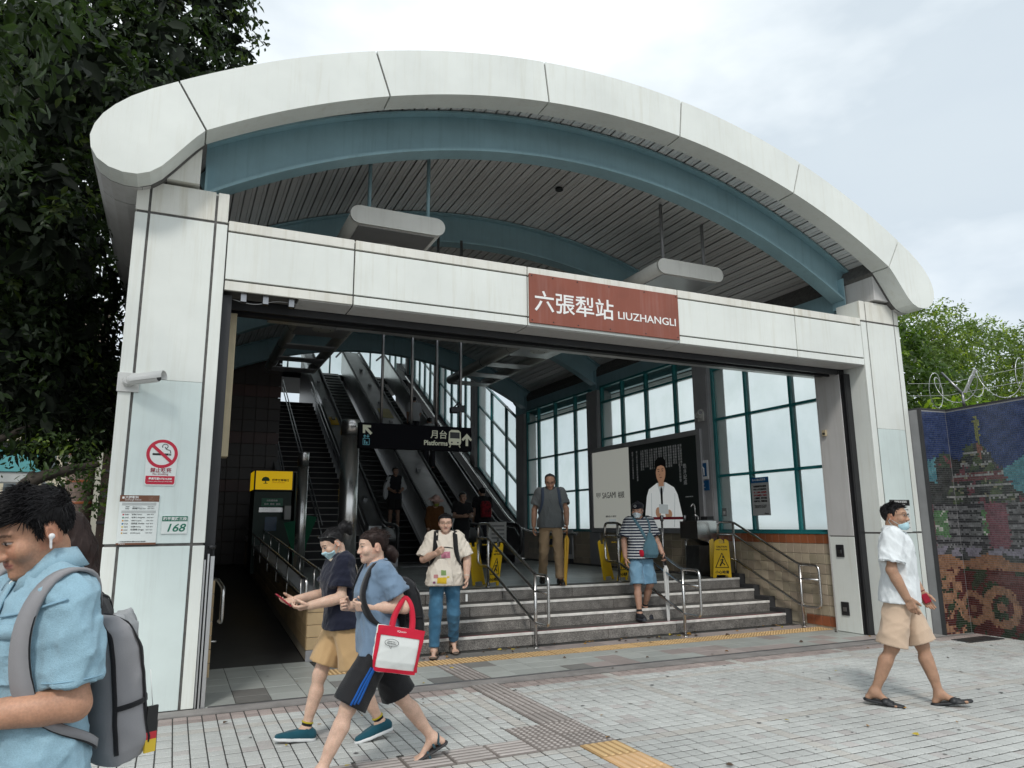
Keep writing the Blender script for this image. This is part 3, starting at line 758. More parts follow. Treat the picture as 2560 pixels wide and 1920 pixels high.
# ------------------------------------------------------------------ wet-floor signs
YP = mt('yellow_plastic', (0.75, 0.49, 0.015), rough=0.4, var=0.08)
BLK = mt('black_print', (0.012, 0.012, 0.012), rough=0.6, var=0)
def wet_sign(loc, rz, label):
    t = empty('wet_floor_sign', loc, rz, label, 'sign', 'yellow folding wet-floor signs')
    for s in (-1, 1):
        m = MB()
        P = [(-.15, 0), (-.10, 0), (-.085, .05), (.085, .05), (.10, 0), (.15, 0), (.115, .60), (.075, .63), (.045, .63), (.045, .57), (-.045, .57), (-.045, .63), (-.075, .63), (-.115, .60)]
        m.prism(P, 'y', -.008, .008)
        o = m.build('sign_board', YP, t); o.rotation_euler = (s * R_(-11), 0, 0); o.location = (0, s * .125, 0)
        if s < 0:
            text('CAUTION', .04, BLK, (-.085, -.0095, .50), FRONT, o, width=.17, bold=.001)
            text('WET FLOOR', .04, BLK, (-.095, -.0095, .455), FRONT, o, width=.19, bold=.001)
            text('小心地滑', .05, BLK, (-.11, -.0095, .075), FRONT, o, width=.22, bold=.0015)
            tri = MB()
            for a, b in (((-.105, .17), (.105, .17)), ((.105, .17), (0, .41)), ((0, .41), (-.105, .17))):
                tri.tube([(a[0], -.009, a[1]), (b[0], -.009, b[1])], .006, 6)
            tri.tube([(-.03, -.009, .20), (.0, -.009, .26), (.015, -.009, .31)], .012, 6); tri.tube([(.0, -.009, .26), (.045, -.009, .215)], .009, 6); tri.tube([(.015, -.009, .31), (-.03, -.009, .29)], .006, 6)
            tri.lathe([(.004, -.015), (.017, -.012), (.017, -.006)], (.022, 0, .345), 10, axis='y')
            tri.build('warning_symbol', BLK, o)
    m = MB().box(-.04, .04, -.03, .03, .585, .60); m.build('hinge', YP, t)
    return t
wet_sign((4.28, 10.30, .62), R_(30), 'yellow wet-floor sign standing behind the handrail closest to the ramp side')
wet_sign((6.52, 10.25, .62), R_(25), 'yellow wet-floor sign half hidden behind the man in the striped polo shirt')
wet_sign((8.33, 9.86, .62), R_(-30), 'yellow wet-floor sign by the beige tiled wall under the drinking fountain')

# ------------------------------------------------------------------ queue barrier posts
REDB = mt('red_belt', (0.30, 0.012, 0.03), rough=0.7)
for k, (x, y) in enumerate(((8.02, 11.45), (8.28, 11.35), (8.50, 10.95))):
    t = empty('barrier_post', (x, y, .62), label=['first steel queue barrier post, furthest from the drinking fountain', 'middle one of three steel queue barrier posts before the poster', 'steel queue barrier post next to the drinking fountain'][k], cat='barrier post', group='steel barrier posts')
    MB().tube([(0, 0, .01), (0, 0, .93)], .022, 12).build('pole', STEEL, t)
    MB().lathe([(.16, 0), (.16, .012), (.06, .03), (.025, .04)], (0, 0, 0), 20).build('base', STEEL_D, t)
    MB().lathe([(.03, .93), (.034, .935), (.034, 1.03), (.03, 1.035)], (0, 0, 0), 14).build('head', STEEL_D, t)
    if k < 2:
        nx, ny = ((8.02, 11.45), (8.28, 11.35), (8.50, 10.95))[k + 1]
        MB().add([(0, 0, .955), (nx - x, ny - y, .955), (nx - x, ny - y, 1.005), (0, 0, 1.005), (0, .004, .955), (nx - x, ny - y + .004, .955), (nx - x, ny - y + .004, 1.005), (0, .004, 1.005)], [(0, 1, 2, 3), (7, 6, 5, 4), (0, 4, 5, 1), (3, 2, 6, 7)]).build('belt', REDB, t)

# ------------------------------------------------------------------ drinking fountain
t = empty('drinking_fountain', (8.64, 10.50, .62), label='stainless steel wall drinking fountain between poster and window', cat='drinking fountain')
m = MB(); m.prism([(-.42, .62), (0, .50), (0, .92), (-.42, .92)], 'y', -.24, .24)
m.build('basin', STEEL, t)
MB().box(-.36, 0, -.18, .18, .0, .50).build('pedestal', STEEL_D, t)
MB().box(-.38, -.03, -.20, .20, .921, .935).build('drain_top', STEEL_D, t)
MB().box(-.16, -.02, -.20, -.02, .936, 1.0).build('control_box', DARKM, t)
MB().tube(bez([(-.16, .12, .93), (-.16, .12, 1.18), (-.20, .12, 1.24), (-.25, .12, 1.17)], 6, .05), .011, 8).build('bottle_tap', STEEL, t)
MB().tube(bez([(-.22, -.03, .93), (-.22, -.03, 1.0), (-.30, -.03, 1.03)], 6, .03), .016, 8).build('spout', STEEL, t)
# blue fountain sign on the column
BLU = mt('sign_blue', (0.012, 0.10, 0.25), rough=0.4, var=0.05); WHT = mt('white_print', (0.80, 0.80, 0.80), rough=0.5, var=0.0)
t = empty('fountain_sign', (8.64, 10.52, 2.28), label='blue and white drinking water sign on the grey column', cat='sign')
MB().cbox(-.012, 0, -.14, .14, 0, .34, .003).build('plate', WHT, t)
MB().box(-.016, -.0125, -.10, .10, .05, .29).build('blue_field', BLU, t)
MB().cbox(-.012, 0, -.14, .14, -.20, -.02, .003).build('caption_plate', BLU, t)
sy = MB(); sy.tube([(-.018, -.03, .07), (-.018, -.03, .19), (-.018, .0, .22), (-.018, .05, .21)], .012, 6); sy.lathe([(.022, -.003), (.022, 0)], (-.016, .06, .25), 10, axis='x'); sy.tube([(-.018, .01, .22), (-.018, .06, .14)], .007, 6)
sy.build('symbol', WHT, t)
text('飲水機', .05, WHT, (-.0135, .11, -.10), WALLX, t, width=.12); text('Drinking Water', .03, WHT, (-.0135, .11, -.15), WALLX, t, width=.15)

# ------------------------------------------------------------------ advertising light box (poster)
PF = mt('poster_frame', (0.36, 0.36, 0.37), rough=0.4, metal=.3)
PLIGHT = emat('poster_cream', (0.60, 0.61, 0.55), 0.30); PDARK = mt('poster_dark', (0.034, 0.042, 0.040), rough=0.3, var=0.05)
COAT = emat('poster_coat', (0.66, 0.69, 0.68), .42); COATS = emat('poster_coat_fold', (0.42, 0.46, 0.46), .42); SKINP = emat('poster_skin', (0.38, 0.21, 0.13), .4); HAIRP = mt('poster_hair', (0.01, 0.009, 0.009), rough=.4)
PX = 8.60
t = empty('advertising_poster', (PX, 12.5, 1.32), label='large framed advertising poster with a person in a white coat', cat='poster')
Y0, Y1, Z0, Z1 = -1.98, 1.95, 0.0, 1.88        # local y (y increases away from camera), z
fr = MB(); fr.cbox(0, .09, Y0, Y1, Z0, Z0 + .10, .006); fr.cbox(0, .09, Y0, Y1, Z1 - .10, Z1, .006); fr.cbox(0, .09, Y0, Y0 + .13, Z0 + .10, Z1 - .10, .006); fr.cbox(0, .09, Y1 - .09, Y1, Z0 + .10, Z1 - .10, .006)
fr.build('frame', PF, t)
yd = 0.38                                       # border between dark (near) and pale (far) halves
MB().box(.02, .08, yd, Y1 - .09, Z0 + .10, Z1 - .10).build('pale_half', PLIGHT, t)
MB().box(.02, .08, Y0 + .13, yd, Z0 + .10, Z1 - .10).build('dark_half', PDARK, t)
def flat(pts, nm, mat, x=.0185, th=.001): return MB().prism([(y, z) for y, z in pts], 'x', x - th, x).build(nm, mat, t)
cy = -.72
flat([(cy - .62, .10), (cy + .60, .10), (cy + .58, .34), (cy + .50, .72), (cy + .42, .86), (cy + .14, .97), (cy - .14, .97), (cy - .40, .86), (cy - .50, .72), (cy - .62, .30)][::1], 'white_coat', COAT)
flat([(cy - .02, .70), (cy + .02, .70), (cy + .14, .965), (cy - .14, .965)], 'collar', COATS, .0170)
flat([(cy - .03, .48), (cy + .03, .48), (cy + .035, .84), (cy + .0, .90), (cy - .035, .84)], 'tie', HAIRP, .0155)
def ell(c, a, b, n=22, k=0): return [(c[0] + a * math.cos(2 * math.pi * i / n), c[1] + b * math.sin(2 * math.pi * i / n)) for i in range(n)]
flat([(cy - .085, .90), (cy + .085, .90), (cy + .09, 1.05), (cy - .09, 1.05)], 'neck', SKINP, .0165)
flat(ell((cy, 1.17), .155, .21), 'face', SKINP, .0150)
flat([(cy - .165, 1.20), (cy - .12, 1.28), (cy - .02, 1.31), (cy + .10, 1.29), (cy + .155, 1.20), (cy + .185, 1.28), (cy + .175, 1.40), (cy + .06, 1.47), (cy - .10, 1.465), (cy - .18, 1.37)], 'hair', HAIRP, .0135)
for s in (-1, 1):
    flat(ell((cy + s * .062, 1.195), .028, .009, 10), 'eye', HAIRP, .0135); flat([(cy + s * .03, 1.225), (cy + s * .1, 1.23), (cy + s * .1, 1.242), (cy + s * .03, 1.238)][::s], 'eyebrow', HAIRP, .0135)
flat(ell((cy, 1.07), .045, .009, 10), 'mouth', mt('poster_lips', (.22, .08, .06)), .0135)
flat(ell((cy + .03, 1.125), .016, .012, 8), 'nose', mt('poster_nose', (.28, .14, .09)), .0140)
flat(ell((cy + .13, .40), .09, .10, 14), 'hand', SKINP, .0155); flat(ell((cy - .20, .36), .11, .09, 14), 'hand', SKINP, .0155)
flat([(cy - .20, .36), (cy + .10, .38), (cy + .10, .56), (cy - .20, .54)], 'held_box', COATS, .0140)
for (a, b, c_, d) in ((cy - .36, .12, cy - .42, .75), (cy + .36, .12, cy + .34, .78)):
    flat([(a - .012, b), (a + .012, b), (c_ + .008, d), (c_ - .008, d)], 'coat_seam', COATS, .0170)
text('SAGAMI', .2, BLK, (.0185, 1.48, .74), WALLX, t, width=.55, height=.13); text('相模', .2, BLK, (.0185, .84, .735), WALLX, t, width=.24, height=.14)
bars = MB()
for k, (y, z0, z1) in enumerate(((1.72, .79, .87), (1.68, .77, .87), (1.64, .75, .77), (1.64, .79, .87), (1.60, .77, .87), (1.56, .79, .87))): bars.box(.0175, .0185, y - .008, y + .008, z0, z1)
bars.build('brand_mark', BLK, t)
text('相模元祖０.０１衛生套', .05, BLK, (.0185, 1.36, .33), WALLX, t, width=.42)
MB().box(.0175, .0185, .95, 1.22, .16, .29).build('product_box', COATS, t)
for k in range(11):      # the columns of small vertical type
    y = .26 - k * .155; n = 12 if k < 2 else 8
    z_top = 1.66
    tx = '\n'.join('相模元祖百年技術製造信賴研發之心'[(k + q) % 14] for q in range(n if k % 3 else n - 1))
    text(tx, .052, WHT, (.0185, y, z_top - .04), WALLX, t, bold=0)
    if k > 1: text(tx[::-1], .052, WHT, (.0185, y - .065, z_top - .04), WALLX, t)
text('皓\n井\n紀\n成', .10, WHT, (.0185, -1.42, 1.20), WALLX, t)
text('相模橡膠株式\n會社代表'.replace('\n', ''), .03, WHT, (.0185, -1.45, .66), WALLX, t, width=.22)
text('董\n事\n長\n研\n發', .06, WHT, (.0185, -1.30, 1.20), WALLX, t)

# notice on the window
t = empty('window_notice', (8.715, 9.22, 1.62), label='grey paper notice with blue heading on the frosted window', cat='notice')
GP = mt('notice_paper', (0.42, 0.43, 0.43), rough=.5)
MB().box(-.004, 0, -.20, .20, 0, .62).build('sheet', GP, t)
MB().box(-.0055, -.0042, -.20, .20, .53, .62).build('heading', BLU, t)
text('出入口請注意事項', .05, WHT, (-.006, .17, .565), WALLX, t, width=.3)
for k, s_ in enumerate(['為維護旅客進出順暢', '於出入口平台區請勿逗', '留、下雨時，請避開階', '梯平台處撐傘，以避免', '人潮擁擠，發生危險', '造成不便，敬請見諒']):
    text(s_, .04, BLK if k not in (2, 3) else mt('red_print', (.35, .02, .03)), (-.006, .15, .46 - k * .048), WALLX, t, width=.29, bold=.0006)
text('There is an entrance area. To avoid\ncrowding, please do not stand here.\nThank you for your cooperation.', .02, BLK, (-.006, .15, .16), WALLX, t, width=.27)
text('Metro', .03, BLK, (-.006, -.07, .02), WALLX, t, width=.09)
t = empty('window_sticker', (8.715, 10.12, 1.62), label='small grey sticker at the corner of the frosted window', cat='sticker')
MB().box(-.003, 0, -.055, .055, 0, .14).build('sheet', mt('sticker_grey', (.18, .2, .2)), t)
text('禁', .07, WHT, (-.004, .035, .03), WALLX, t)

# ------------------------------------------------------------------ cctv cameras
CAMW = mt('camera_white', (0.62, 0.62, 0.60), rough=0.4, var=.05)
def cctv(loc, rot, label):
    t = empty('security_camera', loc, 0, label, 'camera', 'white bullet security cameras'); t.rotation_euler = rot
    MB().cbox(-.085, .085, -.02, 0, -.085, .085, .004).build('mounting_plate', CAMW, t)
    MB().lathe([(.045, 0), (.045, -.03), (.03, -.05), (.03, -.09)], (0, -.02, 0), 16, axis='y').build('bracket_joint', CAMW, t)
    b = empty('housing', (0, -.085, 0), parent=t); b.rotation_euler = (R_(-6), 0, R_(62))
    MB().lathe([(.03, .0), (.038, -.02), (.042, -.06), (.044, -.26), (.040, -.27)], (0, 0, 0), 20, axis='y').build('barrel', CAMW, b)
    MB().lathe([(.036, -.2705), (.036, -.275)], (0, 0, 0), 20, axis='y').build('lens', mt('lens_black', (.01, .01, .012), rough=.08), b)
    P = [(.052 * math.cos(a), .052 * math.sin(a)) for a in [R_(-20 + i * 22) for i in range(11)]]; Q = [(.047 * math.cos(a), .047 * math.sin(a)) for a in [R_(-20 + i * 22) for i in range(11)]]
    m = MB(); vs = [(x, -.04, z) for x, z in P] + [(x, -.32, z) for x, z in P] + [(x, -.04, z) for x, z in Q] + [(x, -.32, z) for x, z in Q]; n = 11
    fs = []
    for i in range(n - 1):
        fs += [(i, i + 1, n + i + 1, n + i), (2 * n + i + 1, 2 * n + i, 3 * n + i, 3 * n + i + 1), (n + i, n + i + 1, 3 * n + i + 1, 3 * n + i)]
    m.add(vs, fs, None, True); m.build('sun_shield', CAMW, b)
    return t
cctv((-.45, 6.998, 2.74), (0, 0, 0), 'white bullet security camera on the front of the left pillar')
cctv((8.64, 10.50, 3.42), (0, 0, R_(-90)), 'white bullet security camera on the grey window column above the poster')

# ------------------------------------------------------------------ jamb boxes
for k, (z, h_) in enumerate(((1.02, .17), (.23, .18))):
    t = empty('switch_box', (8.587, 7.61, z), label=['dark square switch box on the right doorway jamb', 'dark socket cover near the foot of the right doorway jamb'][k], cat='switch box')
    MB().cbox(-.014, 0, -.065, .065, 0, h_, .003).build('cover', DARKM, t); MB().cbox(-.02, -.015, -.03, .03, h_ * .3, h_ * .6, .002).build('switch', STEEL_D, t)
t = empty('intercom_box', (8.587, 7.69, 2.74), label='small beige junction box high on the right doorway jamb', cat='switch box')
MB().cbox(-.03, 0, -.035, .035, 0, .09, .004).build('cover', YEL, t); MB().box(-.032, -.0305, -.02, .02, .02, .05).build('grille', STEEL_D, t)

# ------------------------------------------------------------------ hanging light boxes
LBX = mt('light_box_shell', (0.74, 0.73, 0.68), rough=0.45, var=0.06, streak=.3, streak_col=(.3, .27, .2))
LBU = mt('light_box_base', (0.52, 0.52, 0.53), rough=0.3, metal=.3, var=.08)
for k, xc in enumerate((2.255, 6.725)):
    t = empty('light_box', (xc, 8.2, 5.2), label=['long hanging light box with rounded end, nearest the tree side', 'long hanging light box with rounded end above the station name sign'][k], cat='light fixture', group='hanging light boxes')
    # two long round tubes joined by end boxes and cross panels
    wv = .60; hh = .115
    n = 10; prof = [(wv - hh + hh * math.sin(a), hh * math.cos(a)) for a in [math.pi * i / n for i in range(n + 1)]]
    prof = prof + [(-u, -v) for u, v in prof]
    MB().prism(prof[::-1], 'y', 0, .03, smooth=False).build('end_cap', LBX, t)
    m = MB().prism([(u * .985, v * .95) for u, v in prof][::-1], 'y', .031, 1.35, smooth=True); m.build('front_housing', LBX, t)
    for s in (-1, 1):
        MB().tube([(s * (wv - hh), 1.35, 0), (s * (wv - hh), 9.2, 0)], hh * .98, 18).build('side_tube', LBX, t)
        for j in range(5): MB().lathe([(hh * 1.005, 0), (hh * 1.005, .012)], (s * (wv - hh), 2.4 + j * 1.5, 0), 18, axis='y').build('tube_joint', DARKM, t)
    for (a, b) in ((.06, 1.32), (2.1, 2.5), (3.3, 3.7), (4.5, 5.6), (6.4, 6.8), (7.6, 8.0), (8.7, 9.15)):
        MB().cbox(-wv + hh, wv - hh, a, b, -.122, -.10, .004).build('cross_panel', LBU, t)
    for y in (.7, 5.05):
        MB().lathe([(.20, -.128), (.20, -.123)], (0, y, 0), 26).build('lamp_cover', LBX, t)
        m = MB()
        for a in range(3): m.lathe([(.012, -.133), (.012, -.128)], (.13 * math.cos(a * 2.1), y + .13 * math.sin(a * 2.1), 0), 8)
        m.build('screw', DARKM, t)
    for (x, y) in ((-.32, .25), (.45, .25), (-.32, 5), (.45, 5)):
        za = ZC + math.sqrt(8.9 ** 2 - (xc + x - XC) ** 2) - 5.2
        MB().tube([(x, y, .11), (x, y, za)], .024, 10).build('hanger_rod', TEAL if k == 0 else COLG, t)
# ------------------------------------------------------------------ platform direction sign
PALE = mt('sign_pale', (0.66, 0.66, 0.50), rough=.4, var=0)
SKYB = mt('sign_cyan', (0.12, 0.42, 0.50), rough=.4, var=0)
t = empty('platform_sign', (3.09, 10.0, 2.57), label='hanging black direction sign reading Platforms with arrows', cat='sign')
MB().cbox(-.84, .84, 0, .10, 0, .355, .004).build('sign_box', mt('sign_black', (.006, .006, .008), rough=.9, var=0, spec=.1), t)
for x in (-.52, -.08, .30, .68): MB().tube([(x, .05, .355), (x, .05, 3.3)], .022, 10).build('hanger_rod', STEEL_D, t)
text('月台', .16, PALE, (.20, -.0015, .185), FRONT, t, width=.25, bold=.002)
text('Platforms', .1, PALE, (.10, -.0015, .075), FRONT, t, width=.36, bold=.0025)
m = MB(); 
def rr(m, x0, x1, z0, z1, y=-.002, th=.0015): m.box(x0, x1, y - th, y, z0, z1)
m.prism([(.49, .09), (.66, .09), (.675, .13), (.665, .28), (.63, .31), (.52, .31), (.485, .28), (.475, .13)], 'y', -.003, -.001)
m.build('train_symbol', PALE, t)
m = MB(); rr(m, .50, .65, .185, .275, -.0035); rr(m, .515, .54, .115, .135, -.0035); rr(m, .61, .635, .115, .135, -.0035); m.build('train_window', DARKM, t)
m = MB(); m.tube([(.51, -.002, .085), (.49, -.002, .05)], .01, 6); m.tube([(.64, -.002, .085), (.66, -.002, .05)], .01, 6); m.build('train_feet', PALE, t)
def arrow(cx, cz, s, ang):
    P = [(-.022, -.5), (.022, -.5), (.022, .12), (.20, -.06), (.20, .09), (0, .29), (-.20, .09), (-.20, -.06), (-.022, .12)]
    P = [(-.10, -.5), (.10, -.5), (.10, .05), (.30, -.14), (.42, -.02), (0, .42), (-.42, -.02), (-.30, -.14), (-.10, .05)]
    c, s_ = math.cos(ang), math.sin(ang)
    return [(cx + s * (c * u - s_ * v), cz + s * (s_ * u + c * v)) for u, v in P]
MB().prism(arrow(.765, .18, .20, 0), 'y', -.003, -.001).build('arrow', PALE, t)
MB().prism(arrow(-.735, .265, .19, R_(45)), 'y', -.003, -.001).build('arrow', PALE, t)
m = MB(); 
for a in ((-.785, -.69, .04, .047), (-.785, -.69, .128, .135), (-.785, -.778, .04, .135), (-.697, -.69, .04, .135)): rr(m, *a)
rr(m, -.765, -.75, .055, .11); rr(m, -.74, -.72, .055, .085)
m.prism(arrow(-.76, .163, .05, 0), 'y', -.003, -.001); m.prism(arrow(-.715, .163, .05, math.pi), 'y', -.003, -.001)
m.build('lift_symbol', SKYB, t)
# small camera clamped to the last hanger rod
t = empty('hanging_camera', (3.77, 10.05, 3.2), label='dark camera clamped to the rightmost hanger rod of the direction sign', cat='camera')
MB().cbox(-.16, -.03, -.05, .05, -.06, .03, .01).build('body', DARKM, t); MB().box(-.04, .05, -.04, .04, -.04, .06).build('clamp', DARKM, t); MB().tube([(-.10, 0, .03), (0, 0, .13)], .012, 6).build('arm', DARKM, t)

# ------------------------------------------------------------------ stainless columns
for k, (x, y, r, h_) in enumerate(((2.34, 11.0, .138, 2.46), (1.88, 12.4, .085, 2.08))):
    t = empty('steel_column', (x, y, .62), label=['thick brushed steel column standing left of the direction sign', 'thin steel column beside the dark staircase'][k], cat='column')
    z0 = 0 if k == 0 else 0
    MB().lathe([(r, z0), (r, h_ - .22)], (0, 0, 0), 32).build('shaft', STEEL, t)
    MB().lathe([(r * 1.03, h_ - .215), (r * 1.03, h_), (r * .98, h_ + .01)], (0, 0, 0), 32).build('cap', STEEL, t)

# ------------------------------------------------------------------ cash machine kiosk
YEMIT = emat('lit_yellow_panel', (0.80, 0.50, 0.004), 0.38)
GRN = mt('kiosk_green', (0.002, 0.022, 0.013), rough=.5); GRN2 = mt('kiosk_sign_green', (0.005, 0.13, 0.065), rough=.4)
t = empty('cash_machine', (1.72, 15.0, .62), label='dark green cash machine kiosk with lit yellow header', cat='cash machine')
MB().box(-.34, .36, .05, .8, 0, 1.56).build('cabinet', GRN, t)
MB().cbox(-.36, .38, 0, .8, 1.57, 1.98, .01).build('header', DARKM, t)
MB().box(-.335, .355, -.006, -.001, 1.595, 1.955).build('lit_panel', YEMIT, t)
MB().box(-.366, -.361, .06, .75, 1.595, 1.955).build('lit_side_panel', YEMIT, t)
DG = mt('emblem_green', (0.0, 0.10, 0.03), rough=.5, var=0)
m = MB(); m.prism([(-.22, 1.76), (-.08, 1.76), (-.075, 1.79), (-.10, 1.83), (-.15, 1.845), (-.20, 1.83), (-.225, 1.79)], 'y', -.009, -.007); m.prism([(-.16, 1.72), (-.14, 1.72), (-.14, 1.77), (-.16, 1.77)], 'y', -.009, -.007); m.prism([(-.19, 1.71), (-.11, 1.71), (-.11, 1.722), (-.19, 1.722)], 'y', -.009, -.007)
m.build('tree_emblem', DG, t)
text('國泰世華銀行', .07, BLK, (-.03, -.008, 1.76), FRONT, t, width=.32, bold=.0015)
text('CATHAY UNITED BANK', .03, mt('red_print2', (.3, .05, .02)), (-.03, -.008, 1.725), FRONT, t, width=.24)
MB().box(-.20, .20, .03, .049, 1.27, 1.43).build('sign_plate', GRN2, t)
text('自動櫃員機', .05, WHT, (-.11, .028, 1.37), FRONT, t, width=.2); text('提款  轉帳  查詢', .04, WHT, (-.15, .028, 1.30), FRONT, t, width=.3)
MB().box(-.24, .21, .035, .049, 1.16, 1.25).build('mirror_strip', STEEL, t)
MB().box(-.12, .10, .02, .049, .80, 1.07).build('screen', mt('screen_blue', (.02, .06, .12), rough=.2), t)
MB().box(.22, .34, -.12, .04, 1.02, 1.28).build('leaflet_holder', mt('leaflet_white', (.4, .4, .38)), t)
MB().prism([(.45, .0), (.60, .0), (.60, 1.95), (.45, 1.95)], 'y', .2, .7).build('side_cabinet', GRN, t)

# ------------------------------------------------------------------ inner stairs and escalators
BLKM = mt('escalator_black', (0.012, 0.012, 0.013), rough=0.35)
BALU = mt('balustrade_steel', (0.36, 0.37, 0.37), rough=0.3, metal=.9, var=.25, vscale=1.2)
t = empty('staircase', (3.2, 16.5, .62), label='dark staircase with thin handrails climbing left of the escalators', cat='staircase')
def CI(mb, nm, mat): return CH(mb, nm, mat, t)
NS = 30
EDGE = mt('stair_edge', (0.34, 0.33, 0.31), rough=.5)
for i in range(NS):
    y = 16.8 + i * .29; z = .62 + .168 * i
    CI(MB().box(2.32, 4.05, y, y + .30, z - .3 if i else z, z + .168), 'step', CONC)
    CI(MB().box(2.32, 4.05, y - .006, y + .03, z + .150, z + .171), 'step_edge', EDGE)
for x in (2.42, 3.0, 3.95):
    for hgt in (.9, .65): CI(MB().tube([(x, 16.7, .62 + hgt), (x, 16.7 + 8.4, .62 + hgt + 8.4 * .579)], .018, 8), 'handrail', STEEL_D)
CI(MB().prism([(16.6, .62), (25.6, .62), (25.6, 6.9), (16.6, 1.6)], 'x', 2.18, 2.30), 'stair_side', COLG)
def escalator(x0, x1, label):
    e = empty('escalator', ((x0 + x1) / 2, 16.0, .62), label=label, cat='escalator', group='escalators climbing to the platforms')
    c_ = lambda mb, nm, mat: CH(mb, nm, mat, e)
    ys, ye = 17.0, 29.0; zt = .62 + (ye - ys) * SL
    # truss / steps
    c_(MB().prism([(16.1, .622), (17.0, .64), (ye, zt), (30.2, zt), (30.2, zt - .6), (ye, zt - .6), (17.0, .50), (16.1, .50)][::-1], 'x', x0 + .12, x1 - .12), 'truss', BLKM)
    for i in range(0, 42, 1):
        y = 17.0 + i * .285; c_(MB().box(x0 + .16, x1 - .16, y, y + .285, .60 + i * .1645, .66 + i * .1645), 'step', BLKM)
    for x in (x0, x1):
        xa, xb = x - .03, x + .03
        c_(MB().prism([(16.0, .63), (17.1, .63), (ye, zt + .05), (ye, zt + .93), (17.1, 1.50), (16.1, 1.42), (15.85, 1.25), (15.8, 1.05), (15.9, .80)], 'x', x - .012, x + .012), 'balustrade', BALU)
        P = [(x, 16.3, .78), (x, 15.78, .80), (x, 15.74, 1.50), (x, 17.0, 1.56), (x, ye, zt + .98), (x, 30.2, zt + .98)]
        c_(MB().tube(bez(P, 8, .33), .04, 10), 'handrail', DARKM)
        c_(MB().tube(bez([(x + .03, 16.2, 1.44), (x + .03, 17.05, 1.48), (x + .03, ye, zt + .90)], 6, .3), .014, 6), 'trim', STEEL)
        c_(MB().box(x - .07, x + .07, 15.95, 17.2, .622, .80), 'skirt', STEEL_D)
    c_(MB().box(x0 + .07, x1 - .07, 15.6, 16.9, .622, .632), 'comb_plate', STEEL_D)
    return e
escalator(4.47, 5.72, 'escalator between the dark staircase and the sloping steel deck')
escalator(6.42, 7.45, 'escalator next to the window wall')
# sloping steel decks between the escalators
for k, (x0, x1) in enumerate(((4.10, 4.40), (5.79, 6.35))):
    d = empty('escalator_deck', ((x0 + x1) / 2, 17, .62), label=['narrow sloping steel deck between stairs and escalator', 'broad sloping steel deck between the two escalators'][k], cat='deck')
    CH(MB().prism([(16.9, 1.2), (16.9, 1.5), (29, 1.5 + 12.1 * SL), (29, 1.2 + 12.1 * SL)][::-1], 'x', x0, x1), 'deck_plate', BALU, d)
    CH(MB().prism([(16.6, .622), (29, .622), (29, 1.19 + 12.1 * SL), (16.9, 1.19), (16.6, 1.0)], 'x', x0 + .02, x1 - .02), 'deck_side', BLKM, d)
    for j in range(7):
        y = 18.0 + j * 1.5; z = 1.5 + (y - 16.9) * SL
        CH(MB().obox(((x0 + x1) / 2, y, z + .04), (.10, .14, .07), (R_(30), 0, 0)), 'stop_block', STEEL_D, d)
    if k == 0: CH(MB().obox(((x0 + x1) / 2, 22.4, 1.5 + 5.5 * SL + .012), (.24, .6, .01), (R_(30), 0, 0)), 'yellow_notice', YP, d)
    else: CH(MB().obox(((x0 + x1) / 2, 23.2, 1.5 + 6.3 * SL + .012), (.40, .8, .01), (R_(30), 0, 0)), 'yellow_notice', mt('faded_notice', (.45, .40, .18)), d)
# rail on the right wall along the escalator
t = rail_thing('curved steel wall rail following the escalator beside the windows', (8.3, 16, 0), [([(8.42, 14.8, 1.28), (8.42, 17.2, 1.30), (8.42, 18.4, 1.55), (8.42, 29, 1.55 + 10.6 * SL)], .8)], [], .03, STEEL)
# little yellow floor notice on the low wall, cleaning cart
t = empty('yellow_notice_board', (8.64, 16.6, .95), label='small yellow notice on the low tiled wall near the escalator foot', cat='sign')
MB().cbox(-.01, 0, -.25, .25, 0, .28, .003).build('plate', YP, t); MB().box(-.013, -.0105, -.2, .2, .05, .20).build('print', BLK, t)
t = empty('wheelchair_stand', (8.45, 15.2, .62), label='white notice stand leaning by the low tiled wall', cat='sign')
MB().cbox(-.02, 0, -.17, .17, .1, .75, .004).build('board', mt('stand_white', (.5, .5, .5)), t); MB().box(-.10, .0, -.15, .15, 0, .1).build('foot', DARKM, t)
MB().box(-.023, -.0205, -.13, .13, .2, .65).build('print', mt('grey_print', (.2, .2, .2)), t)
# notice pillar at the foot of the right escalator
t = empty('escalator_notice', (6.78, 15.6, .62), label='white safety notice panel at the escalator entrance', cat='sign')
MB().box(-.02, .02, -.02, .02, 0, .6).build('post', STEEL_D, t); MB().cbox(-.22, .22, -.02, .02, .50, .95, .01).build('panel', mt('notice_white', (.45, .45, .43)), t)
m = MB()
for k in range(4): m.box(-.16, .16, -.024, -.0205, .57 + k * .09, .61 + k * .09)
m.build('print', mt('grey_print', (.2, .2, .2)), t)
# green flags hanging near the ramp
GF = mt('green_cloth', (0.01, 0.12, 0.06), rough=.8)
t = empty('green_banner', (2.10, 14.2, .62), label='folded green banner hanging near the ramp top', cat='banner')
m = MB(); m.add([(-.25, 0, .95), (0, -.06, 1.0), (.05, .04, .3), (-.02, .0, .25)], [(0, 1, 2, 3)]); m.add([(.12, 0, 1.1), (.34, -.06, 1.05), (.18, .03, .55), (.10, .02, .0)], [(0, 1, 2, 3)]); m.add([(-.25, .01, .95), (0, -.05, 1.0), (.05, .05, .3), (-.02, .01, .25)], [(3, 2, 1, 0)])
m.build('cloth', GF, t); MB().tube([(.10, .02, 0), (.10, .02, 1.12)], .01, 6).build('pole', STEEL_D, t)

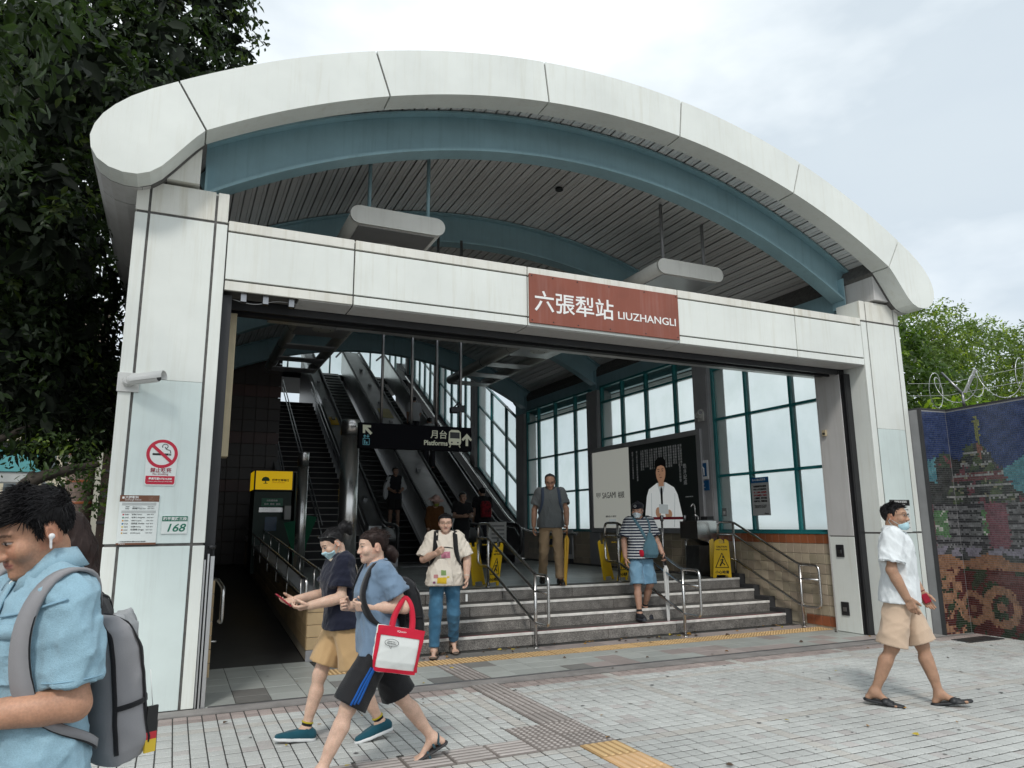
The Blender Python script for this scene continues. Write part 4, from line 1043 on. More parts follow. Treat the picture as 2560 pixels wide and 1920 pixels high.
# ------------------------------------------------------------------ station name sign
BRN = mt('sign_brown', (0.235, 0.062, 0.034), rough=0.42, var=0.12, vscale=2.2, streak=.45, streak_col=(.34, .19, .17))
t = empty('station_name_sign', (3.43, 6.995, 3.71), label='brown station name sign with white Chinese and Latin letters on the beam', cat='sign')
MB().cbox(0, 2.05, -.022, 0, 0, .575, .003).build('plate', BRN, t)
WSG = mt('sign_white', (0.82, 0.82, 0.80), rough=.4, var=0)
text('六張犁站', .3, WSG, (.055, -.0235, .165), FRONT, t, width=1.04, height=.245, bold=.003)
text('LIUZHANGLI', .12, WSG, (1.155, -.0235, .172), FRONT, t, width=.835, height=.093, bold=.001)
m = MB()
for x in (.03, .30, .62, 1.05, 1.55, 2.02):
    for z in (.03, .55): m.lathe([(.008, -.026), (.008, -.022)], (x, 0, z), 8, axis='y')
m.build('screw', DARKM, t)

# ------------------------------------------------------------------ signs on the left pillar
RED = mt('sign_red', (0.50, 0.006, 0.035), rough=.4, var=.03); SW = mt('sign_enamel', (0.72, 0.76, 0.74), rough=.35, var=.02); BRS = mt('board_brown', (0.16, 0.062, 0.03), rough=.4, var=.04)
t = empty('no_smoking_sign', (-.138, 6.997, 1.86), label='red and white no smoking sign on the left pillar', cat='sign')
n = 26; P = [(-.121, .02), (-.11, .0), (.11, 0), (.121, .02)] + [(.132 * math.cos(a), .265 + .132 * math.sin(a)) for a in [R_(-20 + i * 220 / n) for i in range(n + 1)]]
MB().prism([(x, z - .004) for x, z in P], 'y', -.006, 0).build('plate', SW, t)
MB().prism([(-.114, .02), (-.104, .006), (.104, .006), (.114, .02), (.114, .078), (-.114, .078)], 'y', -.0075, -.0062).build('red_band', RED, t)
rg = MB(); A = [2 * math.pi * i / 40 for i in range(40)]
vs = [(r * math.cos(a), y, .27 + r * math.sin(a)) for r in (.098, .124) for y in (-.0062, -.008) for a in A]
fs = []
for i in range(40):
    j = (i + 1) % 40; fs += [(40 + i, 40 + j, 120 + j, 120 + i), (i, j, 40 + j, 40 + i)[::-1], (80 + i, 80 + j, 120 + j, 120 + i)]
rg.add(vs, [f[::-1] for f in fs]); c_, s_ = math.cos(R_(-42)), math.sin(R_(-42))
rg.prism([(c_ * u - s_ * v, .27 + s_ * u + c_ * v) for u, v in ((-.105, -.013), (.105, -.013), (.105, .013), (-.105, .013))], 'y', -.0095, -.0078)
rg.build('prohibition_ring', RED, t)
m = MB(); m.box(-.075, .05, -.0075, -.0062, .256, .274, None); m.box(.053, .060, -.0075, -.0062, .256, .274); m.box(.064, .071, -.0075, -.0062, .256, .274)
m.tube([(.066, -.007, .278), (.062, -.007, .30), (.03, -.007, .31), (.02, -.007, .33)], .003, 6); m.tube([(.02 + .022 * math.cos(a), -.007, .335 + .02 * math.sin(a)) for a in [R_(-60 + i * 25) for i in range(12)]], .003, 6)
m.build('cigarette_symbol', BLK, t)
text('禁止吸菸', .05, mt('dark_red', (.28, .01, .03)), (-.082, -.0065, .112), FRONT, t, width=.165, bold=.001)
text('No Smoking', .025, mt('dark_red', (.28, .01, .03)), (-.062, -.0065, .088), FRONT, t, width=.12)
text('最高可罰NT$10,000', .03, WSG, (-.09, -.008, .047), FRONT, t, width=.18, bold=.0008); text('Violators will be fined up to NT$10,000', .012, WSG, (-.095, -.008, .027), FRONT, t, width=.19)

t = empty('timetable_board', (-.43, 6.997, 1.36), label='brown and white train timetable board on the left pillar', cat='board')
MB().cbox(0, .30, -.010, 0, 0, .412, .002).build('plate', SW, t)
MB().box(.0, .30, -.0115, -.0102, .358, .412).build('heading', BRS, t); MB().box(.0, .30, -.0115, -.0102, 0, .016).build('footer', BRS, t)
text('六張犁站', .04, WSG, (.040, -.012, .385), FRONT, t, width=.10, bold=.0008); text('Liuzhangli Station', .02, WSG, (.040, -.012, .368), FRONT, t, width=.12); text('Metro', .015, WSG, (.02, -.012, .004), FRONT, t, width=.045)
m = MB(); m.box(.018, .034, -.0121, -.0117, .383, .40); m.build('logo', WSG, t)
m = MB()
for a in range(7): m.box(.225 + .009 * (a % 4), .23 + .009 * (a % 4), -.0121, -.0117, .366 + .012 * (a % 3), .369 + .012 * (a % 3)); m.box(.215, .29, -.0121, -.0117, .372 + a * .005, .3725 + a * .005)
m.build('route_map', mt('map_line', (.45, .3, .22)), t)
GR = mt('board_grey', (.45, .47, .46), rough=.4)
m = MB(); m.box(.02, .28, -.0108, -.0102, .326, .35); m.box(.02, .28, -.0108, -.0102, .262, .284); m.build('column_heads', GR, t)
cols = [(.45, .02, .04), (.0, .2, .13), (.55, .25, .02), (.0, .12, .3), (.6, .45, .02), (.5, .12, .02), (.5, .3, .05)]
for k, c in enumerate(cols):
    z = .244 - k * .0255
    MB().box(.03, .042, -.0108, -.0102, z, z + .012).build('line_badge', mt('badge%d' % k, c, rough=.4, var=0), t)
rows = ['南港展覽館 Nangang Exhibition Center', '動物園 Taipei Zoo', '往淡水 Tamsui', '往象山 Xiangshan', '往松山 Songshan', '往新店 Xindian', '往迴龍 Huilong', '往頂埔 Dingpu', '往大坪林 Dapinglin']
for k, s0 in enumerate(rows):
    z = .312 - k * .016 if k < 2 else .247 - (k - 2) * .0255
    text(s0, .011, BLK, (.10, -.0105, z), FRONT, t, width=.10 if k % 2 else .075); text('06:0%d  00:1%d' % (k, k), .011, BLK, (.215, -.0105, z), FRONT, t, width=.05); 
    text('首末班車', .011, BLK, (.047, -.0105, z), FRONT, t, width=.03)
text('※ 本表為參考時刻 實際以各站公告為準', .01, BLK, (.02, -.0105, .022), FRONT, t, width=.2)

t = empty('house_number_plate', (-.098, 6.997, 1.445), label='green and white house number plate 168 on the left pillar', cat='sign')
MB().cbox(0, .205, -.008, 0, 0, .155, .003).build('plate', SW, t)
GRS = mt('plate_green', (0.0, 0.145, 0.085), rough=.4, var=.03)
MB().box(.003, .202, -.0095, -.0082, .108, .152).build('green_band', GRS, t)
text('和平東路三段', .04, WSG, (.009, -.0098, .118), FRONT, t, width=.187, bold=.0008)
text('168', .1, GRS, (.03, -.0084, .022), FRONT, t, width=.145, height=.068, bold=.0015, shear=.25)

# notice on the right pillar (behind the man)
t = empty('station_rules_notice', (8.90, 6.997, 1.36), label='white rules notice with black heading on the right pillar', cat='notice')
MB().cbox(0, .40, -.006, 0, 0, .44, .002).build('plate', SW, t); MB().box(.0, .40, -.0075, -.0062, .36, .44).build('heading', BLK, t)
text('進入捷運站注意事項', .04, WSG, (.02, -.008, .40), FRONT, t, width=.32); text('Rules for entering the metro station', .02, WSG, (.02, -.008, .372), FRONT, t, width=.28)
for k in range(5):
    text('禁止吸菸飲食 No eating or smoking', .02, BLK, (.10, -.0065, .30 - k * .06), FRONT, t, width=.26)
    MB().lathe([(.018, -.0075), (.018, -.0062)], (.05, 0, .305 - k * .06), 12, axis='y').build('symbol', RED, t)
# ------------------------------------------------------------------ implicit surfaces for people, bags and clothes
F32 = np.float32
def V3(*a): return np.array(a, F32)
def _cone(p, a, b, r1, r2):
    ba = b - a; l2 = float(ba @ ba)
    if l2 < 1e-10: return np.sqrt(((p - a) ** 2).sum(1)) - r1
    rr = r1 - r2; a2 = l2 - rr * rr; il2 = 1.0 / l2
    pa = p - a; y = pa @ ba; z = y - l2
    q = pa * l2 - y[:, None] * ba; x2 = (q * q).sum(1); y2 = y * y * l2; z2 = z * z * l2
    k = np.sign(rr) * rr * rr * x2
    d = (np.sqrt(x2 * a2 * il2) + y * rr) * il2 - r1
    c1 = np.sign(z) * a2 * z2 > k; c2 = np.sign(y) * a2 * y2 < k
    d = np.where(c2, np.sqrt(x2 + y2) * il2 - r1, d); d = np.where(c1, np.sqrt(x2 + z2) * il2 - r2, d)
    return d
def _ell(p, c, r, Rm=None):
    q = p - c
    if Rm is not None: q = q @ Rm          # columns of Rm are the local axes
    k0 = np.sqrt(((q / r) ** 2).sum(1)); k1 = np.sqrt(((q / (r * r)) ** 2).sum(1)) + 1e-9
    return k0 * (k0 - 1) / k1
def _box(p, c, hs, rad, Rm=None):
    q = p - c
    if Rm is not None: q = q @ Rm
    q = np.abs(q) - (hs - rad)
    return np.sqrt((np.maximum(q, 0) ** 2).sum(1)) + np.minimum(q.max(1), 0) - rad
def _loft(p, sec, ex=2.2, T=None):
    """sec rows: z, y_front, y_back, half width, [x centre]; T = (R, t): local = (p - t) @ R"""
    q = (p - T[1]) @ T[0] if T is not None else p
    z = q[:, 2]; S = np.asarray(sec, F32)
    f = np.interp(z, S[:, 0], S[:, 1]); b = np.interp(z, S[:, 0], S[:, 2]); w = np.interp(z, S[:, 0], S[:, 3])
    xc = np.interp(z, S[:, 0], S[:, 4]) if S.shape[1] > 4 else 0
    cy = (f + b) / 2; ry = np.maximum((f - b) / 2, .004); w = np.maximum(w, .004)
    u = np.abs((q[:, 0] - xc) / w); v = np.abs((q[:, 1] - cy) / ry)
    k = (u ** ex + v ** ex) ** (1 / ex)
    m = np.minimum(w, ry)
    d = (k - 1) * m
    zd = np.maximum(S[0, 0] - z, z - S[-1, 0])
    return np.where(zd > 0, np.sqrt(np.maximum(d, 0) ** 2 + zd ** 2), np.maximum(d, zd)).astype(F32)
def smin(a, b, k):
    if k <= 0: return np.minimum(a, b)
    h_ = np.maximum(k - np.abs(a - b), 0) / k
    return np.minimum(a, b) - h_ * h_ * k * .25
def smax(a, b, k): return -smin(-a, -b, k)

class Sdf:
    def __init__(s, k=.02): s.ops = []; s.k = k; s.lo = None; s.hi = None
    def _bb(s, pts, r):
        for q in pts:
            q = np.asarray(q, float); a, b = q - r, q + r
            s.lo = a if s.lo is None else np.minimum(s.lo, a); s.hi = b if s.hi is None else np.maximum(s.hi, b)
    def cone(s, a, b, r1, r2=None, k=None):
        r2 = r1 if r2 is None else r2; a, b = np.asarray(a, F32), np.asarray(b, F32); s._bb([a, b], max(r1, r2)); s.ops.append(('u', lambda p: _cone(p, a, b, r1, r2), s.k if k is None else k)); return s
    def chain(s, pts, rs, k=None):
        for i in range(len(pts) - 1): s.cone(pts[i], pts[i + 1], rs[i] if isinstance(rs, (list, tuple)) else rs, rs[i + 1] if isinstance(rs, (list, tuple)) else rs, k)
        return s
    def ell(s, c, r, Rm=None, k=None):
        c, r = np.asarray(c, F32), np.asarray(r, F32); s._bb([c], float(r.max())); s.ops.append(('u', lambda p: _ell(p, c, r, Rm), s.k if k is None else k)); return s
    def box(s, c, hs, rad=.01, Rm=None, k=None):
        c, hs = np.asarray(c, F32), np.asarray(hs, F32); s._bb([c], float(np.linalg.norm(hs))); s.ops.append(('u', lambda p: _box(p, c, hs, rad, Rm), s.k if k is None else k)); return s
    def loft(s, sec, ex=2.2, T=None, k=None, grow=0.0):
        sec = np.array(sec, F32); 
        m = []
        for r_ in sec:
            xc = r_[4] if len(r_) > 4 else 0
            for x in (-r_[3], r_[3]):
                for y in (r_[1], r_[2]):
                    q = np.array([x + xc, y, r_[0]], F32); m.append(q @ T[0].T + T[1] if T is not None else q)
        s._bb(m, .01 + grow); s.ops.append(('u', lambda p: _loft(p, sec, ex, T) - grow, s.k if k is None else k)); return s
    def sub(s, fn, k=.005): s.ops.append(('s', fn, k)); return s
    def cut(s, pt, nrm, k=.004):
        """keep the side the normal points away from"""
        pt, nrm = np.asarray(pt, F32), np.asarray(nrm, F32); nrm = nrm / np.linalg.norm(nrm); s.ops.append(('i', lambda p: (p - pt) @ nrm, k)); return s
    def inter(s, fn, k=.004): s.ops.append(('i', fn, k)); return s
    def disp(s, fn): s.ops.append(('d', fn, 0)); return s
    def __call__(s, p):
        d = np.full(len(p), 9.0, F32)
        for t, fn, k in s.ops:
            if t == 'u': d = smin(d, fn(p), k)
            elif t == 's': d = smax(d, -fn(p), k)
            elif t == 'i': d = smax(d, fn(p), k)
            else: d = d + fn(p)
        return d.astype(F32)

def folds(seed, amp=.004, wl=.10, axis=(1, 1, .35), n=5, bias=.22):
    r = np.random.default_rng(seed); K = r.normal(size=(n, 3)); K /= np.linalg.norm(K, axis=1)[:, None]; K = (K * np.array(axis)) * (2 * np.pi / wl) * r.uniform(.5, 1.5, (n, 1))
    K2 = r.normal(size=(n, 3)) * 9; ph = r.uniform(0, 6.28, n); K = K.astype(F32); K2 = K2.astype(F32)
    def f(p):
        o = 0
        for i in range(n):
            a = p @ K[i] + ph[i] + 1.6 * np.sin(p @ K2[i] + ph[i] * 2)
            o = o + (1 - np.abs(np.sin(a * .5))) ** 2 - bias
        return (-amp / n * 2.2) * o
    return f

_CC = np.array([(i, j, k) for i in (0, 1) for j in (0, 1) for k in (0, 1)])
_ED = [(a, b) for a in range(8) for b in range(a + 1, 8) if np.abs(_CC[a] - _CC[b]).sum() == 1]
def polygonize(fn, lo, hi, h, pad=.02):
    lo = np.asarray(lo, float) - pad; hi = np.asarray(hi, float) + pad
    BS = 6; n = np.ceil((hi - lo) / (h * BS)).astype(int)
    cs = h * BS
    g = np.stack(np.meshgrid(*[np.arange(m) for m in n], indexing='ij'), -1).reshape(-1, 3)
    cen = (lo + (g + .5) * cs).astype(F32)
    dc = fn(cen)
    N_ = n * BS
    D = np.repeat(np.repeat(np.repeat(dc.reshape(n), BS, 0), BS, 1), BS, 2).astype(F32)
    act = np.abs(dc) < cs * 1.55
    ga = g[act]
    off = np.stack(np.meshgrid(*[np.arange(BS)] * 3, indexing='ij'), -1).reshape(-1, 3)
    idx = (ga[:, None, :] * BS + off[None]).reshape(-1, 3)
    for c0 in range(0, len(idx), 400000):
        ii = idx[c0:c0 + 400000]; D[ii[:, 0], ii[:, 1], ii[:, 2]] = fn((lo + (ii + .5) * h).astype(F32))
    ins = D < 0
    M_ = [ins[c[0]:N_[0] - 1 + c[0], c[1]:N_[1] - 1 + c[1], c[2]:N_[2] - 1 + c[2]] for c in _CC]
    anyi = M_[0].copy(); alli = M_[0].copy()
    for m in M_[1:]: anyi |= m; alli &= m
    cell = np.argwhere(anyi & ~alli)
    if not len(cell): return np.zeros((0, 3)), np.zeros((0, 4), int)
    vals = np.stack([D[cell[:, 0] + c[0], cell[:, 1] + c[1], cell[:, 2] + c[2]] for c in _CC], 1)
    acc = np.zeros((len(cell), 3)); cnt = np.zeros(len(cell))
    for a, b in _ED:
        va, vb = vals[:, a], vals[:, b]; x = (va < 0) != (vb < 0)
        t = np.where(x, va / np.where(x, va - vb, 1), 0)
        acc += np.where(x[:, None], _CC[a] + t[:, None] * (_CC[b] - _CC[a]), 0); cnt += x
    V = lo + (cell + acc / cnt[:, None] + .5) * h
    vid = np.full(tuple(N_ - 1), -1, np.int64); vid[cell[:, 0], cell[:, 1], cell[:, 2]] = np.arange(len(cell))
    Q = []
    for ax in range(3):
        sl0 = [slice(1, N_[i] - 1) for i in range(3)]; sl1 = list(sl0); sl0[ax] = slice(0, N_[ax] - 1); sl1[ax] = slice(1, N_[ax])
        A, B_ = ins[tuple(sl0)], ins[tuple(sl1)]
        e = np.argwhere(A != B_)
        if not len(e): continue
        fl = A[e[:, 0], e[:, 1], e[:, 2]]
        base = e.copy()
        for i in range(3):
            if i != ax: base[:, i] += 1
        u, v = (ax + 1) % 3, (ax + 2) % 3
        def at(du, dv):
            b_ = base.copy(); b_[:, u] -= du; b_[:, v] -= dv; return vid[b_[:, 0], b_[:, 1], b_[:, 2]]
        q = np.stack([at(1, 1), at(0, 1), at(0, 0), at(1, 0)], 1)
        q[~fl] = q[~fl][:, ::-1]
        Q.append(q)
    Q = np.concatenate(Q); Q = Q[(Q >= 0).all(1)]
    return V, Q

def np_mesh(name, V, Q, col=None, smooth=True):
    me = bpy.data.meshes.new(name); nv, nf = len(V), len(Q)
    me.vertices.add(nv); me.vertices.foreach_set('co', np.asarray(V, F32).ravel())
    k = Q.shape[1]
    me.loops.add(nf * k); me.loops.foreach_set('vertex_index', Q.ravel().astype(np.int32))
    me.polygons.add(nf); me.polygons.foreach_set('loop_start', np.arange(0, nf * k, k, dtype=np.int32))
    if smooth: me.polygons.foreach_set('use_smooth', np.ones(nf, bool))
    me.update(calc_edges=True)
    if col is not None:
        at = me.color_attributes.new('Col', 'FLOAT_COLOR', 'POINT'); c = np.ones((nv, 4), F32); c[:, :3] = col; at.data.foreach_set('color', c.ravel())
    return me
def sdf_obj(name, sd, h, mat, parent, colf=None, pad=.012, relax=1):
    V, Q = polygonize(sd, sd.lo, sd.hi, h, pad)
    me = np_mesh(name, V, Q, None if colf is None else colf(V.astype(F32)))
    o = mesh_obj(name, me, mat, parent); return o
def snap(sd, pts, off=.004, it=6):
    """push points onto the iso-surface sd = off; returns points and normals"""
    P = np.array(pts, F32); e = .004
    for _ in range(it):
        d = sd(P); G = np.stack([sd(P + V3(*(e if i == j else 0 for j in range(3)))) - sd(P - V3(*(e if i == j else 0 for j in range(3)))) for i in range(3)], 1); L_ = np.linalg.norm(G, axis=1, keepdims=True) + 1e-9; G = G / L_
        P = P - (d - off)[:, None] * G * .9
    return P, G
def resample(pts, n):
    P = np.array(pts, float); 
    # catmull-rom through the points
    m = len(P); t = np.linspace(0, m - 1, n); i = np.clip(t.astype(int), 0, m - 2); u = (t - i)[:, None]
    g_ = lambda k: P[np.clip(k, 0, m - 1)]
    p0, p1, p2, p3 = g_(i - 1), g_(i), g_(i + 1), g_(i + 2)
    return .5 * ((2 * p1) + (-p0 + p2) * u + (2 * p0 - 5 * p1 + 4 * p2 - p3) * u ** 2 + (-p0 + 3 * p1 - 3 * p2 + p3) * u ** 3)
def ribbon(mb, P, Nn, w, th, col=None):
    """flat strap along P with surface normals Nn"""
    P = np.array(P); n = len(P); vs = []
    for i in range(n):
        t = P[min(i + 1, n - 1)] - P[max(i - 1, 0)]; t = t / (np.linalg.norm(t) + 1e-9); nn = Nn[i] - t * (Nn[i] @ t); nn = nn / (np.linalg.norm(nn) + 1e-9); b = np.cross(t, nn)
        ww = w[i] if hasattr(w, '__len__') else w
        for (a, c) in ((-1, 0), (1, 0), (1, 1), (-1, 1)): vs.append(tuple(P[i] + b * a * ww / 2 + nn * c * th))
    fs = []
    for i in range(n - 1):
        for k in range(4): fs.append((4 * i + k, 4 * i + (k + 1) % 4, 4 * i + 4 + (k + 1) % 4, 4 * i + 4 + k))
    fs += [(3, 2, 1, 0), (4 * n - 4, 4 * n - 3, 4 * n - 2, 4 * n - 1)]
    mb.add(vs, fs, col, True); return mb
def smooth_path(P, G, it=4):
    for _ in range(it):
        P[1:-1] = (P[:-2] + 2 * P[1:-1] + P[2:]) / 4; G[1:-1] = (G[:-2] + 2 * G[1:-1] + G[2:]) / 4
    for _ in range(10): G[1:-1] = (G[:-2] + 2 * G[1:-1] + G[2:]) / 4
    return P + G * .003, G
def strap(sd, pts, w, th, name, mat, parent, n=28, off=.002):
    P, G = smooth_path(*snap(sd, resample(pts, n), off)); return ribbon(MB(), P, G, w, th).build(name, mat, parent)
# ------------------------------------------------------------------ people
def rotx(a): c, s = math.cos(a), math.sin(a); return np.array([[1, 0, 0], [0, c, -s], [0, s, c]], F32)
def roty(a): c, s = math.cos(a), math.sin(a); return np.array([[c, 0, s], [0, 1, 0], [-s, 0, c]], F32)
def rotz(a): c, s = math.cos(a), math.sin(a); return np.array([[c, -s, 0], [s, c, 0], [0, 0, 1]], F32)
def skin_mat(): return mt('skin', (1, 1, 1), attr=True, rough=0.5, var=0.13, vscale=22, spec=0.35, sss=0.12, bump=.10, bscale=260, speck=.07, speck_scale=160)
HEAD_SEC = [(0.000, .074, .030, .024), (.012, .084, .005, .038), (.03, .088, -.02, .050), (.048, .089, -.045, .0565), (.07, .089, -.062, .0625), (.10, .091, -.080, .0675), (.13, .095, -.091, .0715), (.158, .090, -.096, .0735), (.185, .075, -.088, .068), (.205, .052, -.066, .052), (.218, .022, -.040, .030), (.225, .0, -.02, .010)]
class Person:
    """local frame: x to the person's right... +y forward, +z up; origin on the ground under the pelvis"""
    def __init__(s, name, label, loc, heading, H=1.70, pose=None, build=1.0, female=False, skin=(0.50, 0.30, 0.20), seed=1, group=None, label_cat='person'):
        s.H = H; s.k = H / 1.70; s.b = build; s.fem = female; s.skin = np.array(skin, F32); s.seed = seed
        s.root = empty(name, loc, heading, label, label_cat, group)
        p = dict(shz=1.385, lean=3, head=(0, 0, 0), twist=0, armL=(8, 8, 15, 4), armR=(8, 8, 15, 4), legL=(0, 2, 3), legR=(0, 2, 3), curl=(35, 35), palm=(0, 0), ground=None)
        p.update(pose or {}); s.p = p; k = s.k
        d = math.radians
        # legs (local to pelvis at origin), sides: -1 = left (x<0)
        s.J = {}
        pel = np.zeros(3)
        zmin = 0
        for sd, key in ((-1, 'legL'), (1, 'legR')):
            f, ab, kn = p[key][:3]; fp = p[key][3] if len(p[key]) > 3 else None
            hip = np.array([sd * .088 * k, 0, -.03 * k])
            th = np.array([sd * math.sin(d(ab)), math.sin(d(f)), -math.cos(d(f))]); th /= np.linalg.norm(th)
            sh = np.array([sd * math.sin(d(ab)) * .6, math.sin(d(f - kn)), -math.cos(d(f - kn))]); sh /= np.linalg.norm(sh)
            knee = hip + th * .425 * k; ank = knee + sh * .405 * k
            if fp is None: fp = 0
            fd = np.array([sd * .10, math.cos(d(fp)), -math.sin(d(fp))]); fd /= np.linalg.norm(fd)
            upv = np.array([0, math.sin(d(fp)), math.cos(d(fp))])
            heel = ank - upv * .075 * k - fd * .045 * k; ball = ank - upv * .082 * k + fd * .115 * k; toe = ball + fd * .065 * k
            s.J[sd, 'hip'], s.J[sd, 'knee'], s.J[sd, 'ank'], s.J[sd, 'heel'], s.J[sd, 'ball'], s.J[sd, 'toe'], s.J[sd, 'fd'], s.J[sd, 'up'] = hip, knee, ank, heel, ball, toe, fd, upv
            zmin = min(zmin, heel[2], ball[2] )
        dz = -zmin + .004
        if p['ground'] is not None: dz = p['ground']
        for key in list(s.J):
            if key[1] not in ('fd', 'up'): s.J[key] = s.J[key] + [0, 0, dz]
        s.pz = dz
        # torso frame: built for a pelvis height of .93*k ; local torso coordinates use standing heights
        Rt = rotx(-d(p['lean'])) @ rotz(d(p['twist']))
        s.TR = Rt; s.Tt = np.array([0, 0, dz], F32) - Rt @ np.array([0, 0, .93 * k], F32)
        tw = lambda q: Rt @ np.array(q, F32) + s.Tt
        s.tw = tw; s.T = (Rt, s.Tt)     # local = (p - t) @ R
        sw = (.172 if not female else .150) * k * (.5 + .5 * build)
        for sd, key in ((-1, 'armL'), (1, 'armR')):
            pf, ab, p2, inw = p[key][:4]
            shd = tw([sd * sw, -.015 * k, p['shz'] * k])
            u = np.array([sd * math.sin(d(ab)), math.sin(d(pf)) * math.cos(d(ab)), -math.cos(d(pf)) * math.cos(d(ab))])
            f = np.array([-sd * math.sin(d(inw)), math.sin(d(p2)) * math.cos(d(inw)), -math.cos(d(p2)) * math.cos(d(inw))])
            if p.get('arms_local', False): u = Rt @ u; f = Rt @ f
            el = shd + u * .285 * k; wr = el + f * .235 * k
            s.J[sd, 'sh'], s.J[sd, 'el'], s.J[sd, 'wr'], s.J[sd, 'fdir'] = shd, el, wr, f
        # head
        hp, hy, hr = p['head']
        Rh = Rt @ rotx(d(p['lean'])) @ rotz(d(hy)) @ rotx(-d(hp)) @ roty(d(hr))
        s.HR = Rh.astype(F32); nk = tw([0, -.012 * k, 1.462 * k]); s.neck = nk
        s.hs = k * (1.0 if not female else .98)
        pivot = np.array([0, -.022, .035], F32) * s.hs
        s.Ht = (nk + np.array([0, 0, .012 * k]) - Rh @ pivot).astype(F32)
    def hw(s, q): return s.HR @ (np.array(q, F32) * s.hs) + s.Ht
    def hl(s, P): return ((P - s.Ht) @ s.HR) / s.hs
    # ---------------- body
    def body(s, h=.008, hh=None, hands=True, feet=True, brow=(0.02, .015, .012), lips=(.42, .17, .14), beard=0.0, wide=1.0, cheeks=1.0):
        k, b, J = s.k, s.b, s.J
        B_ = Sdf(.03 * k)
        sec = [(.86 * k, .09 * k * b, -.10 * k * b, .15 * k * b), (1.05 * k, .085 * k * b, -.085 * k, .13 * k * b), (1.25 * k, .10 * k, -.10 * k, .145 * k), (1.38 * k, .07 * k, -.085 * k, .13 * k), (1.44 * k, .04 * k, -.065 * k, .06 * k)]
        B_.loft(sec, 2.2, s.T)
        for sd in (-1, 1):
            g = b if b > 1 else 1
            B_.cone(J[sd, 'hip'], J[sd, 'knee'], .078 * k * g, .054 * k * g); B_.cone(J[sd, 'knee'], J[sd, 'ank'], .050 * k * g, .034 * k)
            mid = J[sd, 'knee'] * .68 + J[sd, 'ank'] * .32 - np.array([0, .012 * k, 0]); B_.cone(mid, J[sd, 'knee'] * .35 + J[sd, 'ank'] * .65, .052 * k * g, .036 * k, .03 * k)
            B_.cone(J[sd, 'sh'], J[sd, 'el'], .034 * k * g, .037 * k * g); B_.cone(J[sd, 'el'], J[sd, 'wr'], .039 * k * g, .026 * k)
            B_.cone(J[sd, 'el'] * .7 + J[sd, 'wr'] * .3, J[sd, 'wr'], .040 * k * g, .026 * k)
            if feet:
                J_ = J; B_.cone(J_[sd, 'ank'], J_[sd, 'heel'] + J_[sd, 'up'] * .024 * k, .034 * k, .028 * k); B_.cone(J_[sd, 'ank'], J_[sd, 'ball'] + J_[sd, 'up'] * .016 * k, .033 * k, .020 * k)
                lat = np.cross(J_[sd, 'fd'], J_[sd, 'up']) 
                for q, (o, L_) in enumerate(((-.030, .0), (-.012, .006), (.006, .004), (.022, -.004), (.036, -.014))):
                    oo = o * (-sd) * -1
                    B_.cone(J_[sd, 'ball'] + lat * oo * k * .9 + J_[sd, 'up'] * .012 * k, J_[sd, 'toe'] + lat * oo * k + J_[sd, 'fd'] * L_ * k + J_[sd, 'up'] * .010 * k, .013 * k, .0105 * k if q else .013 * k, .006 * k)
        B_.cone(s.tw([0, -.012 * k, 1.40 * k]), s.hw([0, -.026, .05]), .060 * k * (1 if not s.fem else .88), .052 * s.hs * (1 if not s.fem else .9))
        # head
        sec = [(z * s.hs, f * s.hs, bk * s.hs, w * s.hs * wide) for z, f, bk, w in HEAD_SEC]
        T = (s.HR, s.Ht); Hd = Sdf(.01)
        q = s.hs
        H_ = lambda x, y, z: s.hw([x * wide, y, z])
        B_.loft(sec, 2.25, T, .02)
        fc = Sdf(.012 * q)
        fc.loft(sec, 2.25, T)
        for sd in (-1, 1):
            fc.cone(H_(sd * .013, .089, .131), H_(sd * .044, .078, .134), (.006 if s.fem else .0095) * q, (.006 if s.fem else .0085) * q, .014 * q)
            fc.ell(H_(sd * .040, .066, .082), V3(.030, .026, .030) * q * cheeks, s.HR, .02 * q)
        fc.cone(H_(0, .090, .121), H_(0, .1065 if s.fem else .1080, .079), .0075 * q, .0110 * q, .012 * q)
        for sd in (-1, 1): fc.cone(H_(sd * .004, .107, .074), H_(sd * .012, .100, .073), .009 * q, .0085 * q, .008 * q)
        fc.ell(H_(0, .080 - (.004 if s.fem else 0), .014), V3(.022, .016, .016) * q * (.85 if s.fem else 1), s.HR, .02 * q)
        fc.cone(H_(-.018, .0885, .0535), H_(.018, .0885, .0535), .0055 * q, None, .006 * q); fc.cone(H_(-.015, .0885, .0435), H_(.015, .0885, .0435), .0065 * q, None, .006 * q)
        fc.cone(H_(0, .0935, .0535), H_(0, .0925, .0435), .004 * q, .005 * q, .008 * q)
        for sd in (-1, 1):
            c = H_(sd * .032, .100, .113).astype(F32); fc.sub(lambda p, c=c: np.sqrt(((p - c) ** 2).sum(1)) - .0165 * q, .012 * q)
            fc.ell(H_(sd * .032, .0815, .112), V3(.0155, .0125, .0115) * q, s.HR, .003 * q)
            er = (s.HR @ rotz(sd * R_(-22)) @ rotx(R_(-12))).astype(F32)
            fc.ell(H_(sd * .0735, -.006, .098), V3(.008, .0195, .032) * q, er, .006 * q)
            c2 = H_(sd * .083, -.003, .098).astype(F32); fc.sub(lambda p, c2=c2, er=er: _ell(p, c2, V3(.008, .011, .019) * q, er), .004 * q)
        hw_ = Sdf(.012); 
        lo, hi = fc.lo, fc.hi
        hh = hh or h
        full = B_
